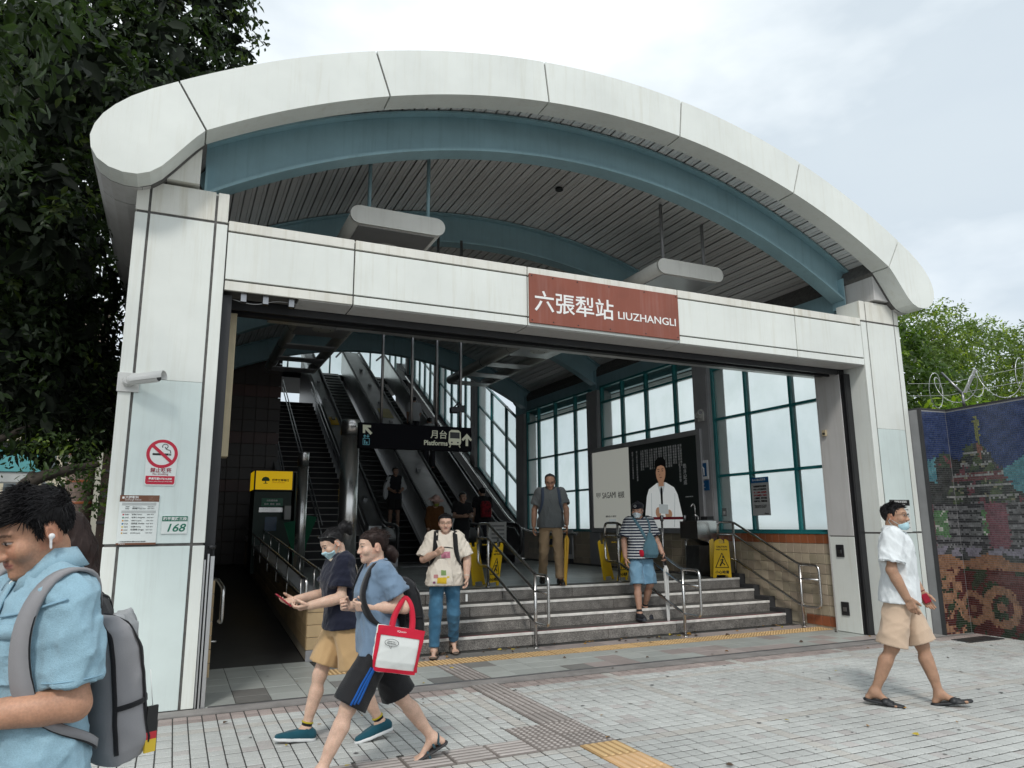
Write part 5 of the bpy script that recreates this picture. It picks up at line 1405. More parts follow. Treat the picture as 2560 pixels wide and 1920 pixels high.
        if hh >= h - 1e-6:
            allf = Sdf(.0); allf.ops = [('u', B_, 0), ('u', fc, .008 * q)]; allf.lo = np.minimum(B_.lo, lo); allf.hi = np.maximum(B_.hi, hi)
            parts = [polygonize(allf, allf.lo, allf.hi, h, .012)]
        else:
            cutz = s.hw([0, 0, -.03]); axis = s.HR[:, 2]
            bo = Sdf(0); bo.ops = [('u', B_, 0), ('i', lambda p: (p - s.hw([0, 0, .005]).astype(F32)) @ axis, .001)]
            nk = Sdf(0); nk.ops = [('u', fc, 0), ('u', B_, .008 * q), ('i', lambda p: -((p - s.hw([0, 0, -.02]).astype(F32)) @ axis), .001)]
            parts = [polygonize(bo, B_.lo, B_.hi, h, .012), polygonize(nk, lo - .01, hi, hh, .012)]
        s.bsdf = B_; s.face = fc
        if hands:
            for sd in (-1, 1):
                hs_ = s.hand(sd); parts.append(polygonize(hs_, hs_.lo, hs_.hi, min(h, .0042) if h < .01 else h * .75, .008))
        V = []; Q = []; o_ = 0
        for v, f in parts:
            V.append(v); Q.append(f + o_); o_ += len(v)
        V = np.concatenate(V); Q = np.concatenate(Q)
        L_ = s.hl(V.astype(F32)); L_[:, 0] /= wide
        col = np.repeat(s.skin[None], len(V), 0).astype(F32)
        inh = (L_[:, 2] > -.01) & (L_[:, 2] < .24) & (np.abs(L_[:, 0]) < .1) & (np.abs(L_[:, 1]) < .14)
        def paint(m, c, a=1.0):
            a = np.asarray(a) * np.ones(len(V)); col[m] = col[m] * (1 - a[m, None]) + np.array(c, F32) * a[m, None]
        x, y, z = np.abs(L_[:, 0]), L_[:, 1], L_[:, 2]
        paint(inh & (y > .05) & (z > .066) & (z < .105) & (x > .018) & (x < .055), s.skin * V3(1.05, .88, .86), .5)
        paint(inh & (y > .080) & (x < .026 - np.abs(z - .0485) * .9) & (z > .038) & (z < .0585), lips, .75)
        paint(inh & (y > .085) & (x < .024) & (np.abs(z - .0487) < .0016), (.12, .04, .04), .7)
        arch = .1315 + .004 * np.sin(np.clip((x - .012) / .04, 0, 1) * np.pi)
        paint(inh & (y > .05) & (x > .013) & (x < .052) & (np.abs(z - arch) < .0036), brow, .7)
        paint(inh & (y > .05) & (x > .017) & (x < .048) & (np.abs(z - .1125) < .0036 * np.sqrt(np.clip(1 - ((x - .0325) / .0155) ** 2, 0, 1))), (.34, .30, .28), 1)
        paint(inh & (y > .05) & (np.abs(x - .0325) < .0062) & (np.abs(z - .1125) < .0052), (.012, .009, .008), 1)
        paint(inh & (y > .05) & (x > .016) & (x < .050) & (np.abs(z - (.1125 + .0056 * np.sqrt(np.clip(1 - ((x - .0325) / .0165) ** 2, 0, 1)))) < .0016), (.03, .02, .015), .85)
        if beard: paint(inh & (z < .062) & (y > -.01) & ~((x < .026) & (np.abs(z - .0485) < .011)), s.skin * .55, beard)
        earm = inh & (np.abs(x - .0735) < .02) & (y < .03) & (y > -.04) & (z > .06) & (z < .135); paint(earm, s.skin * V3(1.06, .84, .80), .6)
        # hands, knees a little redder
        me = np_mesh('body', V, Q, col); s.body_o = mesh_obj('body', me, skin_mat(), s.root); return s.body_o
    def hand(s, sd):
        k = s.k * (1 if not s.fem else .93); wr, f = s.J[sd, 'wr'], s.J[sd, 'fdir']; p = s.p
        i = 0 if sd < 0 else 1
        curl = R_(p['curl'][i] if not isinstance(p['curl'][i], tuple) else p['curl'][i][0]); tw = R_(p['palm'][i])
        f = f / np.linalg.norm(f)
        side = np.cross(f, np.array([0, 1, .0001])) if abs(f[1]) < .8 else np.cross(f, np.array([0, 0, 1.]))
        side /= np.linalg.norm(side); nrm = np.cross(side, f)
        # palm normal points inwards (towards the body) by default
        inn = np.array([-sd, 0, 0.]) - f * (-sd * f[0]); 
        if np.linalg.norm(inn) < .3: inn = np.array([0, 0, -1.])
        inn /= np.linalg.norm(inn)
        ax = f; c_, s_ = math.cos(tw), math.sin(tw)
        n_ = inn * c_ + np.cross(ax, inn) * s_ * sd
        w_ = np.cross(f, n_)                     # across the palm
        fwd = w_ if (w_ @ np.array([0, 1, 0.]) + .3 * (w_ @ np.array([0, 0, 1.]))) > 0 else -w_   # thumb side
        if p.get('thumb', (0, 0))[i]: fwd = -fwd
        S_ = Sdf(.008 * k)
        pc = wr + f * .055 * k
        Rm = np.stack([fwd, n_, f], 1).astype(F32)
        S_.cone(wr - f * .02, wr + f * .012 * k, .025 * k, .022 * k, .012)
        S_.box(pc, V3(.038, .0135, .046) * k, .012 * k, Rm, .014 * k)
        s.grip = {} if not hasattr(s, 'grip') else s.grip
        s.grip[sd] = (pc + n_ * .03 * k, f, n_, fwd)
        for q, (o, L_, r) in enumerate(((.029, .074, .0088), (.010, .083, .0090), (-.009, .078, .0086), (-.027, .062, .0076))):
            base = wr + f * (.094 - .004 * abs(q - 1)) * k + fwd * o * k; a = curl * (.75 + .12 * q); P = [base - f * .02 * k, base]; ang = 0
            for seg, fr in ((L_ * .46, .55), (L_ * .30, .85), (L_ * .24, .6)):
                ang += a * fr; dr = f * math.cos(ang) + n_ * math.sin(ang); P.append(P[-1] + dr * seg * k)
            S_.chain(P, [r * k * 1.05, r * k * 1.05, r * k, r * k * .92, r * k * .8], .0035)
        tb = wr + f * .030 * k + fwd * .028 * k
        ta = R_(38) ; d1 = f * math.cos(ta) + fwd * math.sin(ta) * .8 + n_ * (.25 + .5 * math.sin(curl)); d1 /= np.linalg.norm(d1)
        d2 = f * .85 + fwd * (.45 - .5 * math.sin(curl)) + n_ * (.3 + .6 * math.sin(curl)); d2 /= np.linalg.norm(d2)
        S_.chain([tb - f * .01 * k, tb + d1 * .038 * k, tb + d1 * .038 * k + d2 * .030 * k, tb + d1 * .038 * k + d2 * .052 * k], [.014 * k, .0118 * k, .0102 * k, .0082 * k], .008)
        return S_
    # ---------------- clothes
    def torso_sec(s, hem=.80, loose=1.0, belly=0.0, neck=1.455):
        k, b = s.k, s.b
        if s.fem:
            R = [(hem, .130, -.150, .190), (.95, .126 + belly, -.138, .182), (1.06, .112 + belly, -.108, .156), (1.17, .125 + belly * .6, -.110, .160), (1.25, .133, -.112, .166), (1.34, .100, -.108, .158), (1.395, .068, -.095, .135), (1.43, .050, -.080, .100), (neck, .040, -.070, .066)]
        else:
            R = [(hem, .138 + belly * .8, -.148, .196), (.95, .130 + belly, -.132, .186), (1.06, .118 + belly, -.112, .170), (1.18, .124 + belly * .5, -.118, .182), (1.27, .128, -.124, .190), (1.35, .108, -.118, .180), (1.40, .075, -.100, .150), (1.432, .055, -.085, .108), (neck, .044, -.074, .070)]
        return [(z * k, (f * loose * (.5 + .5 * b)) * k, bk * loose * k * (.5 + .5 * b), w * loose * k * b) for z, f, bk, w in R]
    def shirt(s, h, mat, hem=.80, loose=1.0, belly=0.0, sleeve=.62, sr=(.070, .078), fold=.008, wl=.11, colf=None, neck=1.455, name='shirt', neck_r=.062, flare=0.0, collar=None):
        k, J = s.k, s.J; S_ = Sdf(.045 * k)
        sec = s.torso_sec(hem, loose, belly, neck)
        if flare: sec[0] = (sec[0][0], sec[0][1] + flare, sec[0][2] - flare, sec[0][3] + flare)
        S_.loft(sec, 2.3, s.T)
        for sd in (-1, 1):
            u = (J[sd, 'knee'] - J[sd, 'hip']) / (.425 * k); S_.cone(J[sd, 'hip'] + [0, 0, .02 * k], J[sd, 'hip'] + u * .22 * k, .092 * k * s.b, .098 * k * s.b, .04 * k)
        for sd in (-1, 1):
            a, e = J[sd, 'sh'], J[sd, 'el']; u = (e - a) / np.linalg.norm(e - a)
            inn = s.tw([sd * .09 * k, -.012 * k, (s.p['shz'] - .010) * k]); a2 = a + s.TR @ V3(-sd * .012 * k, 0, -.012 * k)
            Sl = Sdf(.02 * k); Sl.cone(inn, a2, .056 * k, sr[0] * k, .02 * k)
            if sleeve <= 1:
                end = a + u * .285 * k * sleeve
                Sl.cone(a2, end + u * .05 * k, sr[0] * k, sr[1] * k, .02 * k)
            else:
                wv = J[sd, 'wr']; f = (wv - e) / np.linalg.norm(wv - e); end = e + f * .235 * k * (sleeve - 1); Sl.cone(a2, e, sr[0] * k * .88, sr[1] * k * .85, .02 * k); Sl.cone(e, end + f * .04 * k, sr[1] * k * .85, sr[1] * k * .6, .02 * k); u = f
            Sl.disp(folds(s.seed + sd, fold, wl * .8, (1, 1, 1)))
            Sl.cut(end, u, .003); uu = u.astype(F32); c0 = end.astype(F32)
            if sleeve <= 1: Sl.sub(lambda p, c0=c0, uu=uu: _cone(p, (c0 - uu * .03 * k).astype(F32), (c0 + uu * .02).astype(F32), sr[1] * .60 * k, sr[1] * .66 * k), .003)
            S_.ops.append(('u', Sl, .028 * k)); S_.lo = np.minimum(S_.lo, Sl.lo); S_.hi = np.maximum(S_.hi, Sl.hi)
        S_.disp(folds(s.seed, fold, wl)); S_.disp(folds(s.seed + 77, fold * .55, wl * .45, (1, 1, .7), 4, 0.0))
        hp = s.tw([0, 0, (hem + .006) * k]); dn = -(s.TR @ V3(0, 0, 1)); S_.cut(hp, dn)
        nc = s.tw([0, .012 * k, neck * k]).astype(F32); nd = (s.TR @ V3(0, .35, 1)).astype(F32); nd /= np.linalg.norm(nd)
        nb = (nc - nd * .05 * k).astype(F32); ne = (nc + nd * .05 * k).astype(F32)
        S_.sub(lambda p: _cone(p, nb, ne, neck_r * .93 * k, neck_r * 1.12 * k), .004)
        S_.lo = S_.lo - .01; S_.hi = S_.hi + .01
        s.shirt_sdf = S_
        o = sdf_obj(name, S_, h, mat, s.root, colf)
        # seams at sleeve ends
        return o
    def pants(s, h, mat, length=1.0, r=(.085, .100, .10), waist=.98, fold=.008, wl=.12, name='trousers', colf=None, crotch=.80, rp=1.0):
        """length: 1 = hip to knee, 2 = hip to ankle"""
        k, J, b = s.k, s.J, s.b; S_ = Sdf(.03 * k)
        w = (.158 if not s.fem else .168) * b
        dz = s.pz - .93 * k
        sec = [(.80 * k, .085 * k * b * rp, -.10 * k * b * rp, w * .85 * k), (.88 * k, .115 * k * b * rp, -.135 * k * b * rp, w * 1.03 * k), (.95 * k, .112 * k * b, -.122 * k * b, w * 1.0 * k), (waist * k + .02, .108 * k * b, -.112 * k * b, w * .95 * k)]
        T = (np.eye(3, dtype=F32), np.array([0, 0, dz], F32)); S_.loft(sec, 2.3, T)
        for sd in (-1, 1):
            hp, kn, an = J[sd, 'hip'], J[sd, 'knee'], J[sd, 'ank']; Lg = Sdf(.02 * k)
            if length <= 1:
                u = (kn - hp) / np.linalg.norm(kn - hp); end = hp + u * .425 * k * length; Lg.cone(hp, end + u * .06 * k, r[0] * k, r[1] * k * 1.03); rr = r[1]
            else:
                u = (an - kn) / np.linalg.norm(an - kn); end = kn + u * .405 * k * (length - 1); Lg.cone(hp, kn, r[0] * k, r[1] * k); Lg.cone(kn, end + u * .05 * k, r[1] * k, r[2] * k); rr = r[2]
            Lg.disp(folds(s.seed + 50 + sd, fold, wl, (1, 1, .8)))
            Lg.cut(end, u, .003); uu = u.astype(F32); c0 = end.astype(F32)
            Lg.sub(lambda p, c0=c0, uu=uu, rr=rr: _cone(p, (c0 - uu * .03 * k).astype(F32), (c0 + uu * .03).astype(F32), rr * .66 * k, rr * .72 * k), .003)
            S_.ops.append(('u', Lg, .025 * k)); S_.lo = np.minimum(S_.lo, Lg.lo); S_.hi = np.maximum(S_.hi, Lg.hi)
        S_.lo = S_.lo - .01; S_.hi = S_.hi + .01; s.pants_sdf = S_
        return sdf_obj(name, S_, h, mat, s.root, colf)
    # ---------------- hair
    def hair(s, h, mat, line=None, thick=.016, messy=.004, wl=.03, extra=None, name='hair', top=.0, wide=1.0, tufts=0, tlen=.03, flow='fwd', tr=.0032):
        q = s.hs; line = line or [(-.12, .028), (-.085, .030), (-.055, .055), (-.035, .085), (-.022, .128), (.006, .128), (.016, .088), (.028, .088), (.036, .130), (.055, .158), (.075, .166), (.14, .168)]
        sec = [(z * q, (f + (.0 if z < .12 else 0)) * q, bk * q, w * q * wide) for z, f, bk, w in HEAD_SEC]
        S_ = Sdf(.012 * q); S_.loft([(z + (top * q if z > .15 * q else 0), f, bk, w) for z, f, bk, w in sec], 2.25, (s.HR, s.Ht), grow=.005 * q)
        S_.disp(lambda p: -((thick - .005) * q) * np.clip((s.hl(p)[:, 2] - np.interp(s.hl(p)[:, 1], np.array(line)[:, 0], np.array(line)[:, 1])) / .045, 0, 1).astype(F32))
        S_.disp(folds(s.seed + 9, messy, wl, (1, 1, .6), 6))
        L_ = np.array(line, F32)
        def region(p):
            l = s.hl(p); z0 = np.interp(l[:, 1], L_[:, 0], L_[:, 1]); return (z0 - l[:, 2]) * .75 * q
        S_.inter(region, .006)
        if extra:
            e = Sdf(.02 * q); extra(e); e.disp(folds(s.seed + 11, messy, wl)); S_.ops.append(('u', e, .015 * q)); S_.lo = np.minimum(S_.lo, e.lo); S_.hi = np.maximum(S_.hi, e.hi)
        S_.hair_ = True; s.hair_sdf = S_
        o = sdf_obj(name, S_, h, mat, s.root)
        if tufts:
            me = o.data; n = len(me.vertices); co = np.empty(n * 3, F32); me.vertices.foreach_get('co', co); co = co.reshape(-1, 3); nn = np.empty(n * 3, F32); me.vertices.foreach_get('normal', nn); nn = nn.reshape(-1, 3)
            r = np.random.default_rng(s.seed + 3); l = s.hl(co); ok = np.where((l[:, 2] > .06) & (nn @ s.HR[:, 2] > -.6))[0]; pick = r.choice(ok, min(tufts, len(ok)), replace=False)
            mb = MB(); upv = s.HR[:, 2]; fw = s.HR[:, 1]; flow_ = flow
            for i in pick:
                lz = l[i]; flow = (fw * (.75 if lz[2] > .16 else .22) + upv * (-.60 if lz[2] < .16 else .12) + s.HR[:, 0] * math.sin(lz[1] * 60 + lz[0] * 40) * .35 + r.normal(size=3) * .13) if flow_ == 'fwd' else (-fw * .9 + upv * (-.35 if lz[2] < .15 else .05) + r.normal(size=3) * .12)
                d = nn[i] * .12 + flow * .85; d = d - nn[i] * min(0, d @ nn[i]); d /= np.linalg.norm(d); Ln = tlen * r.uniform(.5, 1.2) * (1 if lz[2] > .158 else .42)
                a = co[i] - nn[i] * .004; b = a + (d + nn[i] * .28) * Ln * .5; c = b + (d * .9 - nn[i] * .06 - upv * .15) * Ln * .5
                mb.tube([tuple(a), tuple(b), tuple(c)], [tr, tr * .85, tr * .2], 4, cap=False)
            t_ = mb.build('hair_tufts', mat, s.root); t_['kind'] = 'stuff'
        return o
    # ---------------- shoes
    def shoes(s, h, mat, sole=None, style='sneaker', name='shoe'):
        k, J = s.k, s.J
        for sd in (-1, 1):
            fd, upv = J[sd, 'fd'], J[sd, 'up']; lat = np.cross(fd, upv); he, ba, to, an = J[sd, 'heel'], J[sd, 'ball'], J[sd, 'toe'], J[sd, 'ank']
            pr = None
            if style in ('sneaker', 'leather'):
                S_ = Sdf(.022 * k); S_.cone(he + upv * .038 * k, ba + upv * .030 * k, .039 * k, .042 * k); S_.cone(ba + upv * .030 * k, to + upv * .024 * k + fd * .012 * k, .043 * k, .034 * k); S_.cone(an - upv * .012 * k, ba + upv * .04 * k, .046 * k, .034 * k); S_.cone(an - upv * .01 * k, he + upv * .045 * k, .044 * k, .040 * k)
                S_.cut(he + upv * .006 * k, -upv); S_.cut(an + upv * .02 * k - fd * .01, upv + fd * .25)
                a0 = (an + upv * .06 * k).astype(F32); a1 = (an - upv * .01 * k).astype(F32); S_.sub(lambda p, a0=a0, a1=a1: _cone(p, a0, a1, .040 * k, .036 * k), .004)
                pr = sdf_obj(name, S_, h, mat, s.root)
            sl = Sdf(.02 * k); g = .006 if style == 'sneaker' else .002
            sl.cone(he + fd * .002, ba, (.042 + g) * k, (.048 + g) * k); sl.cone(ba, to + fd * .012 * k, (.048 + g) * k, (.036 + g) * k)
            th = .026 if style == 'sneaker' else (.022 if style == 'slide' else .018)
            sl.cut(he + upv * (th - .006) * k, upv, .006); sl.cut(he - upv * .006 * k, -upv, .006)
            sl.lo = np.minimum(sl.lo, sl.lo); o = sdf_obj('sole', sl, h, sole or mat, pr or s.root) if pr else sdf_obj(name, sl, h, sole or mat, s.root)
            if style == 'slide':
                b_ = Sdf(.01 * k); c = ba - fd * .03 * k; b_.cone(c - lat * .02 * k + upv * .018 * k, c + lat * .02 * k + upv * .018 * k, .036 * k); b_.cone(c + fd * .04 * k - lat * .02 * k + upv * .008 * k, c + fd * .04 * k + lat * .02 * k + upv * .008 * k, .030 * k); b_.cut(he + upv * .004 * k, -upv)
                b_.inter(lambda p, c=c, fd=fd: np.abs((p - (c + fd * .012 * k).astype(F32)) @ fd.astype(F32)) - .048 * k, .004)
                sdf_obj('strap', b_, h, mat, o)
            if style == 'sandal':
                for (t0, hh_, w_) in ((.25, .030, .020), (.72, .052, .02), (-.38, .05, .018)):
                    c = ba * t0 + an * (1 - t0) - upv * (.04 * t0 if t0 > 0 else .02) * k if t0 > 0 else he * .3 + an * .7
                    P = [c + (lat * math.cos(a) * .044 + upv * (math.sin(a) * hh_ * .9 - .012) - fd * (.01 if t0 > 0 else .028 * abs(math.sin(a)))) * k for a in [R_(-20 + i * 22) for i in range(11)]]
                    MB().tube([tuple(q) for q in P], .009 * k, 6).build('strap', mat, o)
        return
# ------------------------------------------------------------------ clothes helpers
def cloth(key, col, rough=.85, var=.05, vscale=5, bump=.25, bscale=350, **k): return mt(key, col, rough=rough, var=var, vscale=vscale, bump=bump, bscale=bscale, spec=.2, sheen=.15, **k)
def hairm(key, col): return mt(key, col, rough=.42, var=.35, vscale=30, bump=.5, bscale=90, aniso=(1, 1, .12), spec=.22)
HAIR = hairm('hair_black', (.011, .010, .011)); HAIRB = hairm('hair_dark_brown', (.022, .012, .010)); HAIRG = hairm('hair_greying', (.035, .032, .032))
BLACKC = cloth('black_fabric', (.013, .013, .015)); MASKB = cloth('mask_blue', (.42, .62, .68), bump=.1); 
def ring(parent, c, u, r, tr, mat, name, n=24, squash=1.0):
    u = np.array(u) / np.linalg.norm(u); a = np.cross(u, [0, 0, 1.]) if abs(u[2]) < .9 else np.cross(u, [1., 0, 0]); a /= np.linalg.norm(a); b = np.cross(u, a)
    return MB().tube([tuple(np.array(c) + (a * math.cos(t) + b * math.sin(t) * squash) * r) for t in [2 * math.pi * i / n for i in range(n)]], tr, 6, closed=True).build(name, mat, parent)
def patch(sd, c, U, W, nu, nv, off, th, name, mat, parent):
    U, W, c = np.array(U, float), np.array(W, float), np.array(c, float)
    G = np.array([c + U * (i / nu - .5) + W * (j / nv - .5) for j in range(nv + 1) for i in range(nu + 1)]); P, Nn = snap(sd, G, off)
    Q = P + Nn * th; n = len(P); vs = [tuple(q) for q in P] + [tuple(q) for q in Q]; f = lambda i, j: j * (nu + 1) + i
    fs = []
    for j in range(nv):
        for i in range(nu): fs.append((n + f(i, j), n + f(i + 1, j), n + f(i + 1, j + 1), n + f(i, j + 1)))
    for i in range(nu): fs += [(f(i, 0), f(i + 1, 0), n + f(i + 1, 0), n + f(i, 0)), (n + f(i, nv), n + f(i + 1, nv), f(i + 1, nv), f(i, nv))]
    for j in range(nv): fs += [(n + f(0, j), n + f(0, j + 1), f(0, j + 1), f(0, j)), (f(nu, j), f(nu, j + 1), n + f(nu, j + 1), n + f(nu, j))]
    return MB().add(vs, fs).build(name, mat, parent)
def mask(P, h, mat, drop=0.0, chin=False):
    q = P.hs; M_ = Sdf(.006); M_.ops = [('u', P.face, 0), ('d', lambda p: np.full(len(p), -.0065 * q, F32), 0)]
    def reg(p):
        l = P.hl(p); z, y, x = l[:, 2] + drop, l[:, 1], np.abs(l[:, 0]); up = .084 - np.maximum(x - .02, 0) * .45; return np.maximum(np.maximum(z - up, (.004 + np.maximum(x - .03, 0) * .5) - z), .036 - y) * q
    M_.inter(reg, .004); ex = Sdf(.01 * q); ex.ell(P.hw([0, .088, .052 - drop]), V3(.036, .020, .028) * q, P.HR); ex.inter(reg, .004); M_.ops.insert(2, ('u', ex, .012 * q))
    M_.lo = P.face.lo; M_.hi = P.face.hi
    o = sdf_obj('face_mask', M_, h, mat, P.root); m = MB()
    for sd in (-1, 1):
        m.tube([tuple(P.hw([sd * a, b, c - drop])) for a, b, c in ((.058, .045, .07), (.070, .02, .09), (.078, -.012, .118), (.077, -.024, .10), (.072, -.014, .075), (.060, .03, .03))], .0016 * q, 5)
    m.build('mask_loop', mat, o); return o
def glasses(P, mat, w=.024, hgt=.017):
    t = MB()
    for sd in (-1, 1):
        t.tube([tuple(P.hw([sd * .032 + w * math.cos(a), .106 - abs(math.cos(a)) * .004, .112 + hgt * math.sin(a)])) for a in [2 * math.pi * i / 16 for i in range(16)]], .0017, 5, closed=True)
        t.tube([tuple(P.hw(q)) for q in ((sd * .056, .100, .116), (sd * .073, .06, .118), (sd * .079, -.005, .118))], .0015, 5)
    t.tube([tuple(P.hw(q)) for q in ((-.009, .108, .114), (.009, .108, .114))], .0015, 5); return t.build('glasses', mat, P.root)
def backpack(P, c, hs, mat, mat2, h, straps=True, pocket=True, taper=.85, lean=0, name='backpack', strap_mat=None, sw=.055, piping=True, sx=1.0):
    k = P.k; c = np.array(c); Rm = (P.TR @ rotx(R_(lean))).astype(F32); S_ = Sdf(.03); w, d_, hz = hs
    sec = [(-hz, d_ * .8, -d_ * .75, w * .9), (-hz * .8, d_, -d_ * 1.05, w), (-hz * .1, d_, -d_ * 1.05, w), (hz * .5, d_ * .95, -d_ * .85, w * .97), (hz * .85, d_ * .8, -d_ * .45, w * taper), (hz, d_ * .5, -d_ * .05, w * taper * .7)]
    cw = P.tw(c * k); S_.loft(sec, 3.2, (Rm, cw.astype(F32))); S_.disp(folds(P.seed + 21, .006, .16)); S_.lo -= .01; S_.hi += .01
    o = sdf_obj(name, S_, h, mat, P.root); P.pack = S_
    lw_ = lambda x, y, z: cw + Rm @ np.array([x, y, z], F32)
    if piping:
        for y in (d_ * .72, -d_ * .80):
            pts = [lw_(sx * w * 1.02, y, z) for sx, z in ((-1, -hz * .85), (-1, 0), (-1, hz * .55), (-taper, hz * .82))] + [lw_(0, y * (.6 if y > 0 else .2), hz * .99)] + [lw_(sx * w * 1.02, y, z) for sx, z in ((taper, hz * .82), (1, hz * .55), (1, 0), (1, -hz * .85))]
            PP, G = snap(S_, resample(pts, 46), .001); ribbon(MB(), PP, G, .012, .004).build('piping', mat2, o)
    if pocket:
        pts = [lw_(sx * w * 1.01, y, -hz * .22) for sx, y in ((-1, d_ * .7), (-1, 0), (-1, -d_ * .8), (-.5, -d_ * 1.08), (0, -d_ * 1.1), (.5, -d_ * 1.08), (1, -d_ * .8), (1, 0), (1, d_ * .7))]
        PP, G = snap(S_, resample(pts, 40), .001); ribbon(MB(), PP, G, .014, .004).build('pocket_edge', mat2, o)
    # back panel
    if straps:
        for sd in (-1, 1):
            pts = [P.tw(np.array(q) * k) for q in ((sd * .075, -.135, 1.33), (sd * .10 * sx, -.09, 1.415), (sd * .112 * sx, -.02, 1.435), (sd * .115 * sx, .05, 1.40), (sd * .118 * sx, .115, 1.30), (sd * .125 * sx, .13, 1.20), (sd * .150, .10, 1.09), (sd * .172, .02, 1.02), (sd * .165, -.07, .98), (sd * .13, -.15, .95))]
            SS = P.shirt_sdf; PP, G = smooth_path(*snap(SS, resample(pts, 36), .004), 8); wd = [sw] * 22 + [sw - (sw - .022) * min(1, i / 4) for i in range(14)]
            st = ribbon(MB(), PP, G, wd, .010).build('shoulder_strap', strap_mat or mat2, o)
            if strap_mat is not None:
                for e_ in (-1, 1):
                    T_ = np.gradient(PP, axis=0); T_ /= np.linalg.norm(T_, axis=1)[:, None] + 1e-9; Bn = np.cross(T_, G)
                    MB().tube([tuple(PP[i] + Bn[i] * e_ * wd[i] / 2 + G[i] * .006) for i in range(len(PP))], .0045, 6).build('strap_edge', mat2, st)
    return o
def sleeve_rings(P, sleeve, r, tr, mat):
    for sd in (-1, 1):
        a, e = P.J[sd, 'sh'], P.J[sd, 'el']; u = (e - a) / np.linalg.norm(e - a); 
        c = a + u * .285 * P.k * sleeve - u * .010; e1 = np.cross(u, [0, 0, 1.]) if abs(u[2]) < .9 else np.cross(u, [1., 0, 0]); e1 /= np.linalg.norm(e1); e2 = np.cross(u, e1)
        Q, G = snap(P.shirt_sdf, np.array([c + (e1 * math.cos(t) + e2 * math.sin(t)) * r * P.k for t in [2 * math.pi * i / 28 for i in range(28)]]), tr * .3, 3)
        for _ in range(3): Q = (np.roll(Q, 1, 0) + 2 * Q + np.roll(Q, -1, 0)) / 4
        MB().tube([tuple(q) for q in Q + G * tr * .5], tr, 6, closed=True).build('sleeve_hem', mat, P.root)
def collar(P, mat, z=1.455, r=.07, w=.045, gap=.045, lean=.65, name='collar'):
    k = P.k; pts = []; nn = []
    for i in range(25):
        a = R_(90 + 12) + (2 * math.pi - R_(24)) * i / 24
        rr = r * (1 + .10 * abs(math.sin(a)) if True else 1); drop = .05 * max(0, math.sin(a)) ** 2
        pts.append(P.tw([rr * math.cos(a) * k, (rr * 1.0 * math.sin(a) - .012) * k, (z - .006 - drop) * k])); n_ = np.array([math.cos(a), math.sin(a), lean]); nn.append(P.TR @ (n_ / np.linalg.norm(n_)))
    wd = [w * (1 + .5 * (abs(i - 12) / 12) ** 4) * k for i in range(25)]
    return ribbon(MB(), np.array(pts), np.array(nn), wd, .005).build(name, mat, P.root)

# ================================================================== 1. man in the foreground, light denim shirt
DENIM = cloth('light_denim', (.30, .475, .575), var=.06, vscale=30, bump=.5, bscale=500, speck=.06, speck_scale=260)
DENS = cloth('denim_stitch', (.22, .37, .47))
GREYB = cloth('grey_canvas', (.27, .265, .275), var=.08, bump=.15)
P = Person('person', 'man in light denim shirt with grey backpack, looking down, close to the camera', (-.305, 2.44, 0), R_(121), 1.64,
    dict(shz=1.36, lean=2, head=(24, 4, 0), armL=(-2, 5, 88, 30), armR=(0, 10, 80, 20), legL=(4, 2, 4), legR=(-4, 2, 4), curl=(40, 40), palm=(70, 70)), build=.93, skin=(.47, .255, .165), seed=3)
P1 = P
P.body(.0085, .0042, beard=.12)
P.hair(.0045, HAIR, thick=.013, messy=.004, wl=.035, top=.006, tufts=5500, tlen=.036, tr=.0015,
    line=[(-.12, .035), (-.085, .035), (-.060, .060), (-.040, .095), (-.024, .132), (.006, .132), (.016, .095), (.026, .095), (.036, .140), (.055, .160), (.075, .162), (.14, .158)])
P.shirt(.0075, DENIM, hem=.70, loose=.96, belly=.012, sleeve=.80, sr=(.060, .074), fold=.012, wl=.12, neck_r=.068, flare=.02)
sleeve_rings(P, .80, .074, .0022, DENS)
collar(P, DENIM, r=.074, w=.062, z=1.462)
tee = Sdf(.01); sec = P.torso_sec(1.2, .88, 0, 1.462); tee.loft(sec, 2.3, P.T); sdf_obj('black_tee', tee, .01, BLACKC, P.root)
k = P.k
ctr = [P.tw(np.array(q) * k) for q in ((.0, .09, 1.40), (.0, .13, 1.30), (.0, .14, 1.15), (.0, .14, .95), (.0, .14, .78))]
strap(P.shirt_sdf, ctr, .036, .004, 'button_placket', DENIM, P.root)
Pp, G = snap(P.shirt_sdf, resample(ctr, 7), .008); m = MB()
for i in range(7): m.tube([tuple(Pp[i]), tuple(Pp[i] + G[i] * .003)], .006, 10)
m.build('button', SW, P.root)
pk = patch(P.shirt_sdf, P.tw(V3(-.095, .13, 1.21) * k), P.TR @ V3(.12, 0, 0) * k, P.TR @ V3(0, 0, .14) * k, 8, 9, .002, .004, 'chest_pocket', DENIM, P.root)
strap(P.shirt_sdf, [P.tw(np.array(q) * k) for q in ((-.155, .10, 1.278), (-.10, .13, 1.278), (-.035, .14, 1.278))], .035, .006, 'pocket_flap', DENIM, pk, 10)
yk = [P.tw(np.array(q) * k) for q in ((-.20, .02, 1.35), (-.16, .09, 1.335), (-.09, .125, 1.32), (-.03, .13, 1.315))]
strap(P.shirt_sdf, yk, .006, .003, 'yoke_seam', DENS, P.root, 16)
strap(P.shirt_sdf, [P.tw(np.array(q) * k) for q in ((.10, .09, 1.36), (.05, .13, 1.22), (-.02, .15, 1.02), (-.10, .14, .86), (-.17, .06, .80))], .03, .004, 'orange_strap', cloth('orange_webbing', (.62, .17, .03)), P.root, off=.008)
P.pants(.014, cloth('dark_trousers', (.05, .05, .06)), 1.9, r=(.088, .085, .075)); P.shoes(.012, BLACKC)
